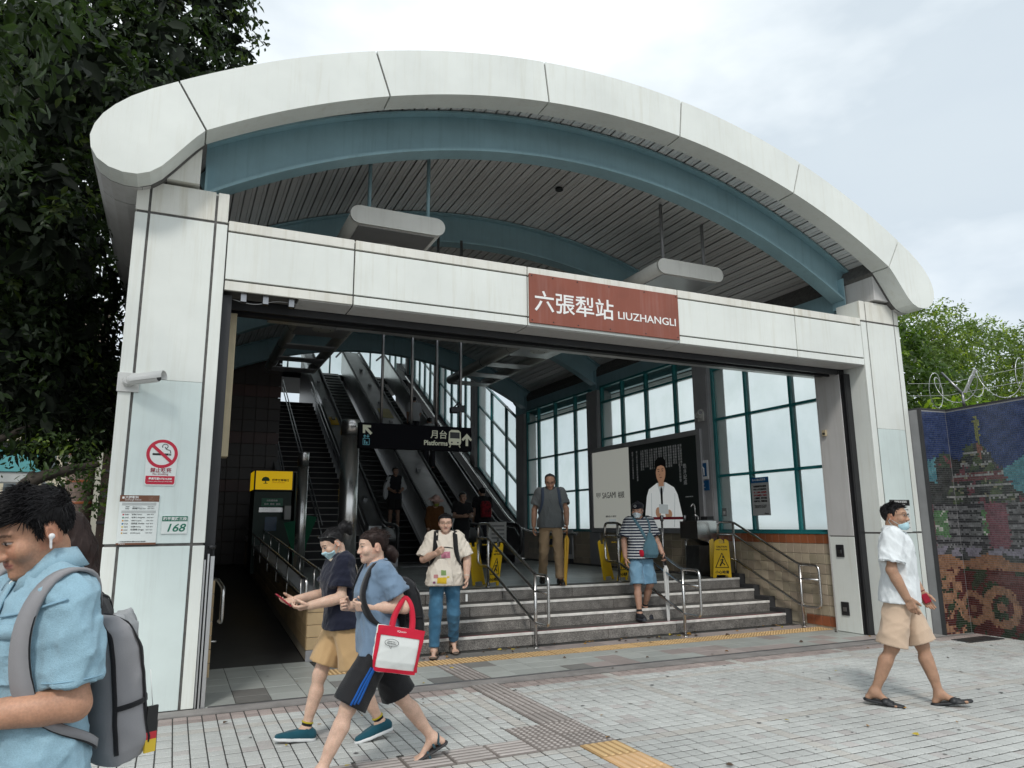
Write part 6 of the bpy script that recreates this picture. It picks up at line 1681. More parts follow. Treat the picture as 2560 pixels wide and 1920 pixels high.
bp = backpack(P, (0.0, -.200, 1.07), (.128, .070, .20), GREYB, BLACKC, .0075, strap_mat=GREYB, sw=.050, lean=-6, sx=1.28)
# keychain tag on the pack
q0 = P.tw(V3(-.115, -.268, 1.11) * k); MB().tube([tuple(q0), tuple(q0 + V3(-.01, -.01, -.10))], .0015, 5).build('tag_string', SW, bp)
for j, (c_, z0, z1) in enumerate((((.012, .012, .012), -.10, -.17), ((.45, .02, .03), -.17, -.19), ((.6, .42, .03), -.19, -.225))):
    a = q0 + V3(-.01, -.01, 0); MB().box(a[0] - .004, a[0] + .004, a[1] - .016, a[1] + .016, a[2] + z1, a[2] + z0).build('tag', mt('tag%d' % j, c_, rough=.5, var=.05), bp)
# watch, beads, earbud
wr, f = P.J[-1, 'wr'], P.J[-1, 'fdir']
WT = mt('watch_teal', (.03, .30, .36), rough=.5, var=.03)
ring(P.root, wr - f * .03, f, .0325, .0065, WT, 'watch_strap'); ring(P.root, wr - f * .036, f, .0325, .0065, WT, 'watch_strap')
sdw = np.cross(f, [0, 0, 1.]); sdw /= np.linalg.norm(sdw); cw_ = wr - f * .033
nb = sdw if sdw @ np.array([-1, 0, 0]) > 0 else -sdw
mm = Sdf(.004); mm.box(cw_ + nb * .030 + np.array([0, 0, .012]), V3(.010, .024, .020), .006, np.stack([nb, f, np.cross(nb, f)], 1).astype(F32)); sdf_obj('watch_face', mm, .003, mt('watch_black', (.01, .01, .012), rough=.15), P.root)
BEAD = mt('wood_bead', (.10, .035, .02), rough=.35, rnd=.2, var=.2)
u = f; a = np.cross(u, [0, 0, 1.]); a /= np.linalg.norm(a); b = np.cross(u, a)
for rr_ in range(2):
    m = MB()
    for i in range(15):
        t_ = 2 * math.pi * i / 15; c = wr + f * (.002 + rr_ * .013) + (a * math.cos(t_) + b * math.sin(t_)) * .033; m.lathe([(.002, -.0065), (.0055, -.0045), (.007, 0), (.0055, .0045), (.002, .0065)], tuple(c), 8)
    m.build('bead_bracelet', BEAD, P.root)
m = Sdf(.003); m.ell(P.hw([-.083, .0, .094]), V3(.007, .0085, .008)); m.cone(P.hw([-.084, .004, .092]), P.hw([-.083, .012, .064]), .0038, .0034); sdf_obj('earbud', m, .0022, mt('earbud_white', (.8, .8, .8), rough=.2, var=0), P.root)
ph = P.J[-1, 'wr'] + f * .16

# ================================================================== 2. woman behind him, long dark brown hair
P = Person('person', 'woman with long dark brown hair and white top, half hidden behind the man in denim', (-.375, 3.3, 0), R_(84), 1.585, dict(lean=3, head=(4, 0, 0), armL=(0, 8, 30, 5), armR=(0, 8, 30, 5)), female=True, seed=5)
def longhair(e):
    e.chain([P.hw([0, -.05, .15]), P.hw([0, -.085, .06]), P.hw([0, -.10, -.05]), P.hw([0, -.10, -.16])], [.082 * P.hs, .078 * P.hs, .070 * P.hs, .055 * P.hs])
P.body(.012, .007); P.shirt(.010, cloth('white_top', (.62, .62, .60)), sleeve=1.7, sr=(.07, .066)); P.hair(.006, HAIRB, thick=.016, messy=.004, wl=.02, extra=longhair, tufts=0)
P.pants(.014, cloth('dark_trousers', (.05, .05, .06)), 1.9, r=(.085, .07, .06)); P.shoes(.012, BLACKC)
bp = backpack(P, (-.02, -.165, 1.16), (.13, .05, .15), BLACKC, BLACKC, .010, sw=.05)
tb = Sdf(.02); k = P.k; tb.loft([(-.11, .05, -.05, .10), (-.05, .06, -.06, .12), (.07, .05, -.05, .11), (.11, .02, -.02, .09)], 2.6, (P.TR, P.tw(V3(-.02, -.255, 1.12) * k).astype(F32))); tb.disp(folds(8, .014, .09)); tb.lo -= .02; tb.hi += .02
sdf_obj('crinkled_bag', tb, .008, cloth('silver_nylon', (.34, .35, .36), rough=.35), P.root)
MB().obox(tuple(P.tw(V3(-.09, -.22, 1.205) * k)), (.10, .10, .028), (0, R_(8), 0)).build('kraft_label', cloth('kraft', (.45, .34, .19)), P.root)

# ================================================================== 3. woman in navy top and tan shorts with a phone
NAVY = cloth('navy_cotton', (.010, .012, .026)); TAN = cloth('tan_cotton', (.52, .345, .175), var=.08)
P = Person('person', 'woman in navy top and tan shorts looking down at her red phone', (1.175, 5.58, 0), R_(92), 1.56,
    dict(lean=6, head=(30, 8, 0), armL=(6, 10, 78, 12), armR=(16, 6, 82, 10), legL=(-15, 2, 14, 12), legR=(19, 1, 6, -6), curl=(55, 50), palm=(60, 60)), female=True, build=.98, skin=(.60, .40, .30), seed=11)
def pony(e): e.chain([P.hw([0, -.10, .15]), P.hw([0, -.135, .175]), P.hw([0, -.165, .15]), P.hw([0, -.165, .10])], [.026, .036, .034, .018])
P.body(.009, .0055); P.hair(.0055, HAIR, thick=.006, messy=.002, wl=.025, extra=pony, tufts=900, tlen=.03, flow='back', tr=.0015, line=[(-.12, .045), (-.07, .05), (-.04, .09), (-.022, .13), (.008, .130), (.018, .10), (.03, .115), (.045, .150), (.07, .166), (.14, .17)])
P.shirt(.009, NAVY, hem=.86, loose=1.10, sleeve=.72, sr=(.076, .092), fold=.010, flare=.012); P.pants(.009, TAN, .80, r=(.098, .124, .1), fold=.010, name='shorts', rp=1.08)
mask(P, .006, MASKB)
SOCK = cloth('black_sock', (.012, .012, .014)); SHT = cloth('teal_knit', (.012, .075, .105)); SOLEW = mt('white_rubber', (.62, .63, .63), rough=.6, var=.08)
P.shoes(.007, SHT, SOLEW)
for sd in (-1, 1):
    a = P.J[sd, 'ank']; u = (P.J[sd, 'knee'] - a) / np.linalg.norm(P.J[sd, 'knee'] - a); s_ = Sdf(.01); s_.cone(a - u * .01, a + u * .045, .040 * P.k, .040 * P.k); s_.cut(a + u * .055, u); sk = sdf_obj('sock', s_, .007, SOCK, P.root); ring(sk, a + u * .05, u, .0405 * P.k, .006, cloth('yellow_cuff', (.45, .36, .02)), 'sock_cuff')
sg = MB()
sg.tube([tuple(P.hw(q)) for q in ((-.084, -.03, .13), (-.088, .02, .175), (-.05, .075, .20), (0, .085, .205), (.05, .075, .20), (.088, .02, .175), (.084, -.03, .13))], .006, 6); sg.build('sunglasses_on_head', mt('shiny_black', (.01, .01, .01), rough=.12), P.root)
st = [P.tw(np.array(q) * P.k) for q in ((-.06, -.12, 1.10), (-.075, -.125, 1.25), (-.085, -.09, 1.40), (-.085, -.01, 1.43), (-.06, .06, 1.38))]
strap(P.shirt_sdf, st, .028, .005, 'beige_strap', cloth('beige_strap', (.50, .43, .34)), P.root)
hc = (P.J[-1, 'wr'] + P.J[1, 'wr']) / 2 + P.J[-1, 'fdir'] * .13 * P.k
bx = Sdf(.003); bx.box(hc + np.array([0, .02, .045]), V3(.034, .072, .005), .005, (rotx(R_(40))).astype(F32)); sdf_obj('phone', bx, .004, mt('red_phone', (.35, .012, .035), rough=.3, var=0), P.root)

# ================================================================== 4. woman in blue tee with red and white tote
BLUET = cloth('faded_blue', (.155, .225, .315), var=.08, vscale=9); BLK2 = cloth('black_sport', (.010, .010, .012), rough=.6)
P = Person('person', 'woman in faded blue tee and black striped shorts carrying a red and white tote', (1.24, 4.78, 0), R_(91), 1.585,
    dict(lean=4, head=(4, 3, 0), armL=(-30, 12, 92, 22), armR=(-8, 8, 100, 30), legL=(30, 2, 6, -14), legR=(-27, 2, 12, 24), curl=(85, 85), palm=(25, 25)), female=True, build=.99, skin=(.62, .41, .31), seed=17)
def bun(e): e.chain([P.hw([0, -.09, .08]), P.hw([0, -.12, .065]), P.hw([0, -.145, .035]), P.hw([0, -.15, -.01])], [.024, .034, .032, .016])
P.body(.009, .0055, lips=(.44, .2, .17)); P.hair(.0055, HAIRB, thick=.014, messy=.003, wl=.03, extra=bun, tufts=900, tlen=.03, flow='back', tr=.0015, line=[(-.12, .035), (-.08, .038), (-.05, .07), (-.030, .115), (-.018, .132), (.008, .132), (.018, .098), (.03, .105), (.04, .135), (.055, .155), (.075, .163), (.14, .165)])
P.shirt(.009, BLUET, hem=.84, loose=1.06, sleeve=.66, sr=(.072, .086), fold=.011, belly=.01); P.pants(.009, BLK2, .98, r=(.100, .118, .1), fold=.010, name='shorts')
u = (P.J[-1, 'knee'] - P.J[-1, 'hip']) / (.425 * P.k); STR = cloth('stripe_blue', (.01, .085, .33))
for o_ in (-.022, 0, .022):
    a = P.J[-1, 'hip'] + np.array([-.14, o_ + .015, 0]); strap(P.pants_sdf, [a + u * t * P.k for t in (.13, .22, .30, .385)], .013, .002, 'side_stripe', STR, P.root, 12, off=.001)
UND = cloth('white_hem', (.66, .66, .64)); 
hm = Sdf(.03); hm.loft([(.75 * P.k, .132 * P.k, -.152 * P.k, .192 * P.k), (.86 * P.k, .128 * P.k, -.145 * P.k, .186 * P.k)], 2.3, P.T); hm.disp(folds(4, .012, .06)); hm.lo -= .02; hm.hi += .02; sdf_obj('white_undershirt', hm, .009, UND, P.root)
backpack(P, (-.03, -.205, 1.10), (.135, .085, .20), BLK2, BLK2, .009, sw=.05)
P.shoes(.007, cloth('strap_teal', (.03, .07, .09)), mt('dark_sole', (.03, .03, .032), rough=.7), style='sandal')
# tote hanging from the forearm
TR_ = cloth('tote_red', (.52, .010, .035), rough=.6, bump=.1); TW = cloth('tote_white', (.66, .68, .66), rough=.6, bump=.1)
el = P.J[-1, 'el']; fa = P.J[-1, 'fdir']
tote = empty('tote_bag', (0, 0, 0), label='red and white canvas tote bag with speech bubble hanging from a forearm', cat='bag')
tote.location = P.root.matrix_world @ Vector((0, 0, 0)); 
M_ = Matrix.Translation(Vector((1.24, 4.78, 0))) @ Matrix.Rotation(R_(91), 4, 'Z')
hang = M_ @ Vector(tuple(el + fa * .03))
tote.location = hang + Vector((.02, 0, .02)); tote.rotation_euler = (0, R_(11), 0); tote.scale = (1.04, .85, .80)
bag = Sdf(.01); bag.loft([(-.50, .028, -.028, .115), (-.42, .05, -.05, .135), (-.30, .045, -.045, .140), (-.17, .02, -.02, .142)], 3.5); bag.disp(folds(33, .006, .10)); bag.lo -= .01; bag.hi += .01
OFF = V3(.0, -.075, 0)
b0 = sdf_obj('bag_body', bag, .006, TW, tote); b0.location = OFF
def bpatch(z0, z1, x0, x1, nm, mat, off=.002):
    o = patch(bag, ((x0 + x1) / 2, -.045, (z0 + z1) / 2), (x1 - x0, 0, 0), (0, 0, z1 - z0), 10, 6, off, .003, nm, mat, b0); return o
bpatch(-.235, -.165, -.146, .146, 'red_top_band', TR_); bpatch(-.50, -.472, -.13, .13, 'red_bottom_band', TR_); bpatch(-.48, -.23, .118, .150, 'red_side_band', TR_); bpatch(-.48, -.23, -.150, -.125, 'red_side_band', TR_)
tx = text('iQueen', .03, WSG, (-.03, -.030, -.205), FRONT, b0, width=.055)
bub = MB()
bub.tube([(-.055 + .042 * math.cos(a), -.056, -.285 + .026 * math.sin(a)) for a in [2 * math.pi * i / 22 for i in range(22)]], .0016, 5, closed=True); bub.tube([(-.065, -.056, -.311), (-.055, -.056, -.326), (-.050, -.056, -.311)], .0016, 5)
bub.build('speech_bubble', BLK, b0)
text('Want to\nGo there?', .016, BLK, (-.083, -.055, -.281), FRONT, b0, width=.056)
for y_ in (-.02, .02):
    pts = [(-.06, y_ - .075, -.19), (-.055, y_ * .8 - .06, -.10), (-.03, y_ * .5 - .05, .0), (.0, y_ * .3 - .02, .052), (.035, y_ * .5 - .05, .0), (.06, y_ * .8 - .06, -.10), (.065, y_ - .075, -.19)]
    Pq = resample(pts, 24); Nn = np.repeat(np.array([[0, -1., 0]]), 24, 0); ribbon(MB(), Pq, Nn, .028, .004).build('handle', TR_, tote)

# ================================================================== 5. woman coming down the steps
CREAM = cloth('cream_tee', (.66, .60, .52), var=.06); JEAN = cloth('blue_jeans', (.040, .125, .215), var=.15, vscale=5, col2=(.055, .15, .245))
P = Person('person', 'woman in cream tee and blue jeans stepping off the lowest stone step', (2.98, 8.44, 0), R_(163), 1.665,
    dict(lean=2, head=(3, 0, 0), armL=(4, 22, 18, 2), armR=(8, 20, 112, 38), legL=(-2, 3, 26, 10), legR=(8, 3, 2, -4), curl=(45, 75), palm=(20, 40), ground=.925), female=True, build=1.17, skin=(.57, .37, .28), seed=23)
P.body(.010, .0055, wide=1.06, cheeks=1.12); glasses(P, mt('gold_rim', (.25, .16, .1), rough=.4, metal=.6))
P.hair(.006, HAIR, thick=.012, messy=.003, wl=.03, wide=1.06, tufts=400, tlen=.02, tr=.002, line=[(-.12, .03), (-.05, .05), (-.03, .10), (-.01, .12), (.01, .10), (.02, .095), (.03, .125), (.05, .158), (.07, .168), (.14, .172)])
P.shirt(.010, CREAM, hem=.80, loose=1.02, belly=.03, sleeve=.90, sr=(.076, .096), fold=.012); P.pants(.010, JEAN, 1.93, r=(.095, .080, .058), fold=.010)
PINK = cloth('print_pink', (.50, .20, .27)); k = P.k
pp = snap(P.shirt_sdf, [P.tw(V3(0.005, .16, 1.17) * k)], .001)
patch(P.shirt_sdf, P.tw(V3(.0, .16, 1.175) * k), P.TR @ V3(.11, 0, 0), P.TR @ V3(0, 0, .075), 6, 5, .001, .0015, 'pink_print', PINK, P.root)
strap(P.shirt_sdf, [P.tw(V3(x, .15, 1.265 - abs(x) * .1) * k) for x in (-.09, -.04, 0, .04, .09)], .012, .001, 'printed_lettering', BLK, P.root, 12, off=.001)
backpack(P, (0, -.20, 1.17), (.15, .08, .20), BLACKC, BLACKC, .012, sw=.055)
P.shoes(.008, cloth('brown_strap', (.10, .07, .05)), mt('brown_sole', (.12, .09, .07), rough=.7), style='sandal')
ring(P.root, P.J[-1, 'wr'] - P.J[-1, 'fdir'] * .02, P.J[-1, 'fdir'], .030, .007, mt('pale_watch', (.5, .47, .42), rough=.4), 'watch')
MB().box(-.012, .012, -.006, .006, -.08, 0).build('car_key', SOLEW, P.root, loc=tuple(P.J[-1, 'wr'] + P.J[-1, 'fdir'] * .20 * k + np.array([0, .02, 0])))
pouch = empty('drawstring_pouch', (0, 0, 0), label='pale drawstring pouch with yellow patches held against a cream tee', cat='bag')
M_ = Matrix.Translation(Vector((2.98, 8.44, 0))) @ Matrix.Rotation(R_(163), 4, 'Z'); pouch.matrix_world = M_ @ Matrix.Translation(Vector(tuple(P.tw(V3(.055, .215, .955) * k))))
S_ = Sdf(.015); S_.loft([(-.13, .025, -.02, .125), (-.08, .04, -.025, .14), (.03, .035, -.025, .125), (.12, .02, -.02, .075), (.17, .016, -.016, .05)], 2.6); S_.disp(folds(5, .008, .07)); S_.lo -= .01; S_.hi += .01
pb = sdf_obj('pouch_body', S_, .008, CREAM, pouch)
for (x, z, w_, h_, c_) in ((-.01, -.07, .11, .075, (.60, .40, .02)), (.06, -.02, .05, .04, (.45, .2, .2)), (-.03, .02, .06, .06, (.18, .28, .10)), (.08, -.09, .03, .03, (.18, .05, .12)), (-.09, -.03, .02, .02, (.6, .45, .05))):
    patch(S_, (x, .05, z), (-w_, 0, 0), (0, 0, h_), 5, 4, .001, .002, 'coloured_patch', mt('patch%d' % int(x * 1000 + z * 100 + 999), c_, rough=.8), pb)
MB().tube([(.0, .0, .16), (.02, -.02, .28), (.05, -.05, .38)], .008, 6).build('drawstring', CREAM, pouch)
# ================================================================== 6. man with folded yellow umbrella on the hall floor
GPOLO = cloth('grey_polo', (.105, .115, .118), var=.08); KHAKI = cloth('khaki', (.36, .255, .155), var=.08)
P = Person('person', 'balding man in grey polo and khaki trousers with a yellow umbrella', (5.22, 9.98, .62), R_(158), 1.70,
    dict(lean=3, head=(20, -6, 0), armL=(16, 12, 22, 2), armR=(-6, 14, 6, -4), legL=(14, 2, 4, -4), legR=(-10, 2, 20, 12), curl=(60, 35), palm=(10, 10)), build=1.02, skin=(.34, .19, .125), seed=31)
P.body(.010, .0055); glasses(P, mt('dark_rim', (.02, .02, .02), rough=.3))
P.hair(.006, HAIRG, thick=.009, messy=.002, line=[(-.12, .03), (-.06, .05), (-.035, .09), (-.02, .125), (.006, .125), (.015, .095), (.026, .10), (.034, .165), (.045, .200), (.06, .208), (.14, .22)])
P.shirt(.010, GPOLO, hem=.84, loose=1.04, sleeve=.72, sr=(.074, .088), fold=.010, belly=.02); collar(P, GPOLO); P.pants(.010, KHAKI, 1.96, r=(.086, .074, .066), fold=.012); P.shoes(.009, mt('black_leather', (.012, .012, .012), rough=.4), style='leather')
k = P.k
for sd in (-1, 1): strap(P.shirt_sdf, [P.tw(np.array(q) * k) for q in ((sd * .10, -.10, 1.40), (sd * .115, .0, 1.43), (sd * .125, .10, 1.34), (sd * .14, .12, 1.20), (sd * .17, .05, 1.06))], .05, .006, 'pack_strap', cloth('slate_strap', (.04, .055, .085)), P.root)
um = empty('yellow_umbrella', (0, 0, 0), label='folded yellow and black walking umbrella held by the man in grey polo', cat='umbrella')
M_ = Matrix.Translation(Vector((5.22, 9.98, .62))) @ Matrix.Rotation(R_(158), 4, 'Z')
hp = M_ @ Vector(tuple(P.J[-1, 'wr'] + P.J[-1, 'fdir'] * .075 * k + np.array([.0, .02, 0])))
um.location = hp; um.rotation_euler = (R_(-3), R_(5), 0)
def umbrella(um, c1, c2, hmat, L_):
    n = 8; m = MB(); prof = [(.010, -.10), (.034, -.16), (.030, -.35), (.018, -L_ + .09), (.008, -L_ + .06)]
    for i in range(len(prof) - 1):
        for k_ in range(16):
            a0, a1 = 2 * math.pi * k_ / 16, 2 * math.pi * (k_ + 1) / 16
            def q(r, z, a, ki): rr = r * (1.12 if ki % 2 else .80); return (rr * math.cos(a), rr * math.sin(a), z)
            m.add([q(prof[i][0], prof[i][1], a0, k_), q(prof[i][0], prof[i][1], a1, k_ + 1), q(prof[i + 1][0], prof[i + 1][1], a1, k_ + 1), q(prof[i + 1][0], prof[i + 1][1], a0, k_)], [(3, 2, 1, 0)], (c1 if (k_ // 3) % 2 else c2))
    m.build('folded_canopy', mt('umbrella_cloth' + um.name, (1, 1, 1), attr=True, rough=.6, var=.08), um)
    MB().tube([(0, 0, -L_ + .07), (0, 0, -L_)], .005, 8).build('tip', DARKM, um)
    MB().tube([(0, 0, -.12), (0, 0, .05)], .012, 8).build('handle', hmat, um)
umbrella(um, (.60, .36, .03), (.50, .28, .02), mt('wood_handle', (.2, .09, .03), rough=.4), .92)
MB().tube([(.022, -.010, -.16), (.012, -.006, -.8)], .008, 6).build('black_panel', BLK, um)

# ================================================================== 7. man in striped polo and cap
def stripe_mat():
    m = bpy.data.materials.new('striped_polo'); m.use_nodes = True; t = m.node_tree; b = t.nodes['Principled BSDF']; b.inputs['Roughness'].default_value = .85
    tc = t.nodes.new('ShaderNodeTexCoord'); sp = t.nodes.new('ShaderNodeSeparateXYZ'); ma = t.nodes.new('ShaderNodeMath'); ma.operation = 'MULTIPLY'; ma.inputs[1].default_value = 1 / .040
    fr = t.nodes.new('ShaderNodeMath'); fr.operation = 'FRACT'; gt = t.nodes.new('ShaderNodeMath'); gt.operation = 'GREATER_THAN'; gt.inputs[1].default_value = .60
    mx = t.nodes.new('ShaderNodeMixRGB'); mx.inputs[1].default_value = (.014, .020, .040, 1); mx.inputs[2].default_value = (.52, .54, .55, 1)
    l = t.links.new; l(tc.outputs['Object'], sp.inputs[0]); l(sp.outputs['Z'], ma.inputs[0]); l(ma.outputs[0], fr.inputs[0]); l(fr.outputs[0], gt.inputs[0]); l(gt.outputs[0], mx.inputs[0]); l(mx.outputs[0], b.inputs['Base Color']); return m
STRIPE = stripe_mat(); NAVYC = cloth('navy_trim', (.012, .017, .034)); LDEN = cloth('pale_denim', (.135, .26, .37), var=.12, vscale=5, col2=(.17, .30, .41))
P = Person('person', 'man in navy striped polo, cap and denim shorts coming down the steps', (6.17, 9.02, .155), R_(170), 1.665,
    dict(lean=1, head=(4, -42, 0), armL=(10, 16, 34, -6), armR=(-4, 14, 8, 0), legL=(10, 2, 44, 22), legR=(12, 2, 4, -2), curl=(65, 35), palm=(10, 10), ground=.935), skin=(.42, .245, .175), seed=37)
P.body(.010, .0055); mask(P, .007, cloth('mask_white', (.62, .70, .74), bump=.1))
P.hair(.007, HAIRG, thick=.007, messy=.001)
P.shirt(.009, STRIPE, hem=.84, loose=1.10, sleeve=.80, sr=(.078, .094), fold=.010, belly=.02); collar(P, NAVYC, r=.07); sleeve_rings(P, .80, .094, .008, NAVYC)
P.pants(.009, LDEN, 1.0, r=(.090, .106, .1), fold=.013, name='shorts'); P.shoes(.008, mt('black_trainer', (.012, .014, .02), rough=.6), mt('navy_sole', (.03, .035, .05), rough=.6))
for sd in (-1, 1):
    a = P.J[sd, 'ank']; u = (P.J[sd, 'knee'] - a) / np.linalg.norm(P.J[sd, 'knee'] - a); s_ = Sdf(.01); s_.cone(a - u * .01, a + u * .06, .040 * P.k, .041 * P.k); s_.cut(a + u * .06, u); sdf_obj('sock', s_, .008, SOCK, P.root)
# cap
CAPM = cloth('cap_navy', (.008, .009, .014)); q = P.hs
c = Sdf(.006); c.loft([(z * q + (.006 if z > .15 else 0), f * q, bk * q, w_ * q) for z, f, bk, w_ in HEAD_SEC], 2.2, (P.HR, P.Ht), grow=.017 * q); ax_ = P.HR[:, 2]; c.inter(lambda p: -((p - P.hw([0, .05, .142]).astype(F32)) @ (P.HR @ V3(0, .12, 1))), .003)
co = sdf_obj('cap', c, .006, CAPM, P.root)
br = Sdf(.004); br.ell(P.hw([0, .135, .146]), V3(.072, .072, .007) * q, P.HR @ rotx(R_(-12))); br.sub(lambda p: -((p - P.hw([0, .085, .14]).astype(F32)) @ P.HR[:, 1]), .003); sdf_obj('cap_peak', br, .005, CAPM, co)
ring(co, P.hw([.0, .118, .178]), P.HR[:, 1], .016, .0035, SOLEW, 'cap_emblem', 16)
k = P.k
# blue sling bag across the chest
SLB = cloth('slate_bag', (.070, .145, .185), var=.15)
strap(P.shirt_sdf, [P.tw(np.array(q_) * k) for q_ in ((.12, -.03, 1.43), (.09, .08, 1.38), (.03, .13, 1.24), (-.04, .15, 1.12), (-.11, .13, 1.02))], .045, .006, 'sling_strap', SLB, P.root)
strap(P.shirt_sdf, [P.tw(np.array(q_) * k) for q_ in ((-.10, -.03, 1.43), (-.10, .08, 1.36), (-.09, .12, 1.25), (-.09, .14, 1.12))], .035, .006, 'sling_strap', SLB, P.root)
sb = Sdf(.02); sb.loft([(-.16, .05, -.03, .09), (-.10, .065, -.03, .115), (.02, .055, -.03, .105), (.14, .03, -.025, .05), (.19, .02, -.02, .03)], 2.6, (P.TR, P.tw(V3(-.09, .165, 1.03) * k).astype(F32))); sb.disp(folds(3, .006, .1)); sb.lo -= .01; sb.hi += .01; sbo = sdf_obj('sling_bag', sb, .008, SLB, P.root)
patch(sb, P.tw(V3(-.09, .24, .95) * k), (-.15, 0, 0), (0, 0, .10), 5, 4, .002, .008, 'bag_pocket', SLB, sbo)
rt = Sdf(.01); rt.ell(P.tw(V3(.055, .17, .93) * k), V3(.04, .02, .055), P.HR); sdf_obj('red_pouch', rt, .008, cloth('red_cloth', (.40, .01, .03)), P.root)
um = empty('white_umbrella', (0, 0, 0), label='folded white umbrella held by the man in striped polo', cat='umbrella')
M_ = Matrix.Translation(Vector((6.17, 9.02, .155))) @ Matrix.Rotation(R_(170), 4, 'Z'); hp = M_ @ Vector(tuple(P.J[-1, 'wr'] + P.J[-1, 'fdir'] * .075 * k + np.array([0, .03, 0]))); um.location = hp; um.rotation_euler = (R_(2), R_(-2), 0)
umbrella(um, (.62, .63, .62), (.56, .57, .56), DARKM, .95)

# ================================================================== 8. man in white polo and beige shorts
WPOLO = cloth('white_polo', (.70, .735, .75), var=.04, vscale=6); BEI = cloth('beige_shorts', (.58, .435, .32), var=.06)
P = Person('person', 'man in white polo and beige shorts walking in black slides', (5.69, 4.47, 0), R_(216), 1.715,
    dict(lean=2, head=(-2, -16, 0), armL=(14, 12, 24, 0), armR=(-6, 12, 22, 6), legL=(17, 2, 4, -10), legR=(-12, 2, 12, 6), curl=(40, 35), palm=(15, 15)), build=1.03, skin=(.40, .235, .155), seed=41)
P.body(.0085, .005, beard=.1); glasses(P, mt('dark_rim', (.02, .02, .02), rough=.3), .022, .015)
P.hair(.0055, HAIR, thick=.010, messy=.004, wl=.03, tufts=1800, tlen=.030, tr=.0018, line=[(-.12, .035), (-.085, .035), (-.060, .060), (-.040, .095), (-.024, .130), (.006, .130), (.016, .10), (.026, .105), (.036, .145), (.055, .168), (.075, .175), (.14, .178)])
mask(P, .006, MASKB, drop=.030)
P.shirt(.0085, WPOLO, hem=.83, loose=1.07, sleeve=.78, sr=(.078, .094), fold=.012, wl=.13, belly=.015, neck_r=.066); collar(P, WPOLO, r=.072); sleeve_rings(P, .78, .094, .006, WPOLO)
P.pants(.0085, BEI, .98, r=(.096, .120, .1), fold=.014, wl=.14, name='shorts'); P.shoes(.007, mt('black_rubber', (.014, .015, .018), rough=.5), mt('black_rubber', (.014, .015, .018), rough=.5), style='slide')
k = P.k
strap(P.shirt_sdf, [P.tw(np.array(q_) * k) for q_ in ((.0, .07, 1.42), (.0, .11, 1.34), (.0, .13, 1.24))], .026, .003, 'placket', WPOLO, P.root, 10)
patch(P.shirt_sdf, P.tw(V3(-.09, .14, 1.27) * k), P.TR @ V3(.022, 0, 0), P.TR @ V3(0, 0, .02), 2, 2, .002, .001, 'chest_logo', cloth('logo_red', (.35, .03, .03)), P.root)
ring(P.root, P.J[-1, 'wr'] - P.J[-1, 'fdir'] * .01, P.J[-1, 'fdir'], .031, .006, cloth('bracelet_red', (.14, .015, .02)), 'bracelet')
mm = Sdf(.004); pcn, f_, n_, fw_ = P.grip[-1]; mm.box(pcn, V3(.030, .010, .040), .008, np.stack([fw_, n_, f_], 1).astype(F32)); sdf_obj('red_purse', mm, .005, cloth('purse_red', (.28, .012, .03)), P.root)

# ================================================================== people on and near the escalators
DTR = cloth('dark_trousers', (.05, .05, .06))
def small(label, loc, rz, H, top, bottom, hair=HAIR, pose=None, fem=False, seed=60, sleeve=.7, plen=1.9, skin=(.36, .22, .16)):
    P = Person('person', label, loc, rz, H, pose or {}, female=fem, seed=seed, skin=skin)
    P.body(.016, .009); P.hair(.010, hair, thick=.014); P.shirt(.014, top, sleeve=sleeve, sr=(.072, .082)); P.pants(.015, bottom, plen, r=(.09, .08, .07) if plen > 1 else (.095, .115, .1)); P.shoes(.014, BLACKC); return P
WS = cloth('white_shirt', (.55, .57, .58)); 
small('upper of two people in white shirts riding up the escalator, seen from behind', (6.93, 22.8, 4.06), 0, 1.66, WS, DTR, seed=61, sleeve=.9)
small('lower of two people in white shirts riding up the escalator, seen from behind', (6.95, 21.2, 3.13), 0, 1.68, WS, DTR, seed=62, fem=True)
P = small('woman in dark vest and pale sleeves riding down the escalator with a white bag', (5.08, 18.3, 1.39), R_(180), 1.62, cloth('dark_vest', (.02, .02, .025)), cloth('dark_shorts', (.02, .02, .02)), pose=dict(armR=(5, 18, 60, 30), armL=(5, 18, 60, 30)), fem=True, seed=63, sleeve=.6, plen=.9)
for sd in (-1, 1):
    s_ = Sdf(.01); s_.cone(P.J[sd, 'sh'] - [0, 0, .02], P.J[sd, 'el'], .074, .085); sdf_obj('pale_sleeve', s_, .014, WS, P.root)
s_ = Sdf(.02); s_.ell(P.tw(V3(.25, .05, .95)), V3(.07, .05, .20)); sdf_obj('white_bag', s_, .014, WS, P.root)
P = small('person with black and red rucksack riding up the escalator foot by the windows', (6.95, 16.9, .66), 0, 1.80, BLACKC, DTR, seed=64)
s_ = Sdf(.02); s_.loft([(-.2, .06, -.07, .14), (.1, .06, -.07, .14), (.2, .04, -.03, .10)], 3, (P.TR, P.tw(V3(0, -.2, 1.2)).astype(F32))); sdf_obj('red_rucksack', s_, .014, cloth('rucksack_red', (.25, .015, .025), col2=(.03, .01, .01), vscale=18), P.root)
P = small('person in brown jacket with pale pink sun hat near the escalator foot', (5.03, 14.9, .62), R_(170), 1.50, cloth('brown_jacket', (.10, .04, .012)), DTR, pose=dict(head=(10, 15, 0)), fem=True, seed=65, sleeve=1.8)
s_ = Sdf(.01); s_.ell(P.hw([0, 0, .20]), V3(.085, .10, .07), P.HR); s_.ell(P.hw([0, 0, .16]), V3(.17, .18, .018), P.HR @ rotx(R_(-8))); sdf_obj('sun_hat', s_, .010, cloth('hat_pink', (.50, .33, .29)), P.root)
mask(P, .010, cloth('mask_green', (.22, .26, .04)))
